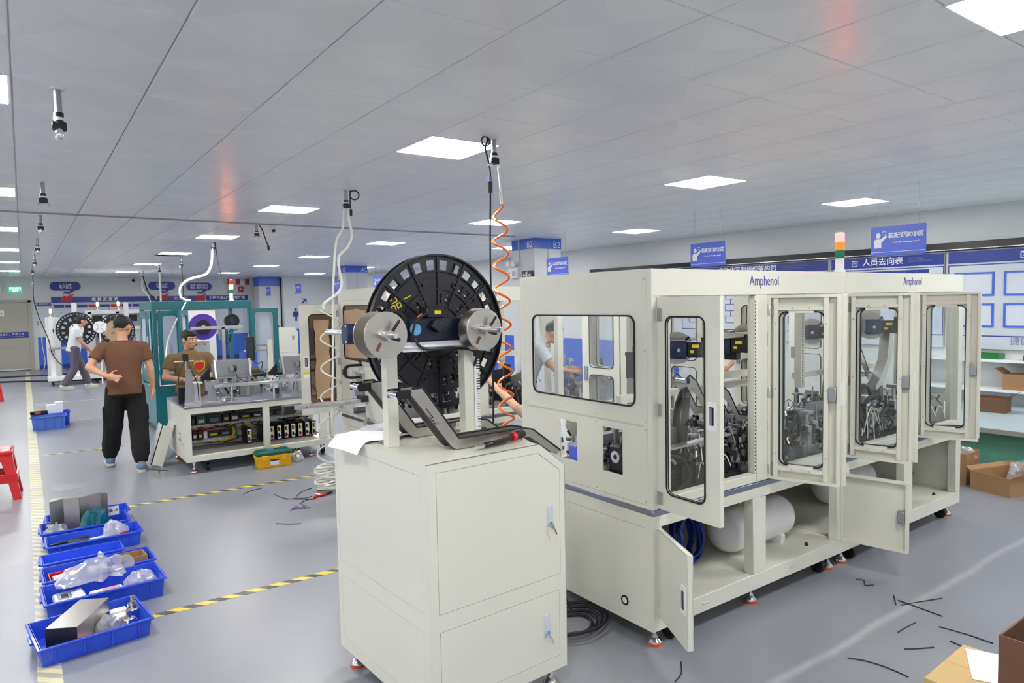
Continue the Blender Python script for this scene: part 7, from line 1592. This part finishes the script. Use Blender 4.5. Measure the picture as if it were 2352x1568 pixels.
t = thing('cable_ring', 'black cable wound in a ring at the ceiling air drop', 'cable', (2.48, 5.94, 2.755)); MB().annulus((0.03, 0, 0), (.2, 1, 0), .036, .046, .012, 26).build('ring_loop', 'wire_black', t); MB().tube(spline([(-.01, 0, .04), (-.015, 0, -.05), (-.01, 0, -.14)], 6), .006, 6).build('cable_tail', 'wire_black', t); MB().cap((-.01, 0, -.14), (-.01, 0, -.18), .014, .012).build('plug', 'black_plastic', t)
t = thing('cable_plug', 'black plug on a short cable beside the expansion joint', 'plug', (2.52, 8.95, 2.80)); MB().tube(spline([(-.04, 0, 0), (.0, 0, -.06), (.04, 0, -.18), (.07, 0, -.27)], 6), .007, 6).build('cable', 'wire_black', t); MB().cap((.07, 0, -.27), (.075, 0, -.31), .018, .016).build('plug_body', 'black_plastic', t)
t = thing('dome_camera', 'white dome camera on the ceiling beside the expansion joint', 'camera', (2.70, 9.1, 2.80)); MB().lathe([(.055, 0), (.055, -.03), (.05, -.05), (.035, -.075), (.01, -.088)], n=18).build('dome', 'white', t); MB().sph((0, -.03, -.055), .025).build('lens', 'screen', t)
hanging('air_hose', 'thick white hose sagging from the ceiling to the teal machine top', [(2.48, 11.57, 2.69), (2.45, 11.5, 2.5), (2.40, 11.4, 2.38), (2.30, 11.3, 2.27), (2.05, 11.2, 2.19), (1.93, 11.2, 2.08), (1.92, 11.2, 1.95), (1.98, 11.2, 1.885), (2.06, 11.2, 1.875)], .019, 'hose_white')
hanging('air_hose', 'white hose running down from the teal machine past its front', [(2.0, 11.1, 1.88), (1.92, 10.8, 1.84), (1.75, 10.6, 1.58), (1.60, 10.4, 1.30), (1.53, 10.2, 1.0)], .010, 'hose_white')
hanging('power_cable', 'black cable from the ceiling to the right top of the teal machine', [(2.52, 11.55, 2.79), (2.53, 11.5, 2.55), (2.56, 11.45, 2.3), (2.66, 11.3, 1.90)], .009, 'wire_black', cat='cable'); hanging('power_cable', 'black cable below the missing ceiling tile', [(2.61, 14.9, 2.60), (2.615, 14.9, 2.3), (2.62, 14.9, 1.6), (2.62, 14.9, .1)], .012, 'wire_black', cat='cable')
hanging('air_hose', 'white hose hanging behind the teal machine', [(2.57, 17.33, 2.60), (2.57, 17.33, 2.2), (2.56, 17.33, 1.4), (2.56, 17.33, .2)], .02, 'hose_white'); hanging('power_cable', 'black cable at the far end of the middle line', [(2.64, 20.48, 2.6), (2.72, 20.3, 2.2), (2.9, 20.1, 1.9), (3.0, 20.0, 1.0)], .016, 'wire_black', cat='cable'); hanging('air_hose', 'thin white hose at the far end of the middle line', [(2.62, 20.48, 2.6), (2.60, 20.4, 2.3), (2.75, 20.3, 2.0), (2.95, 20.15, 1.0)], .014, 'hose_white')
hanging('air_hose', 'long black hose swinging down by the evacuation plan', [(.22, 19.0, 2.62), (.215, 19.05, 2.3), (.215, 19.1, 2.0), (.30, 19.15, 1.6), (.45, 19.2, 1.1), (.50, 19.3, .8), (.62, 19.5, .55), (.85, 19.3, .32)], .009, 'wire_black'); hanging('air_hose', 'thin clear tube hanging before the blue wainscot', [(.20, 19.0, 2.4), (.34, 21.0, 1.5), (.36, 21.2, .9), (.40, 21.2, .5), (.36, 21.2, .25)], .01, 'hose_clear')
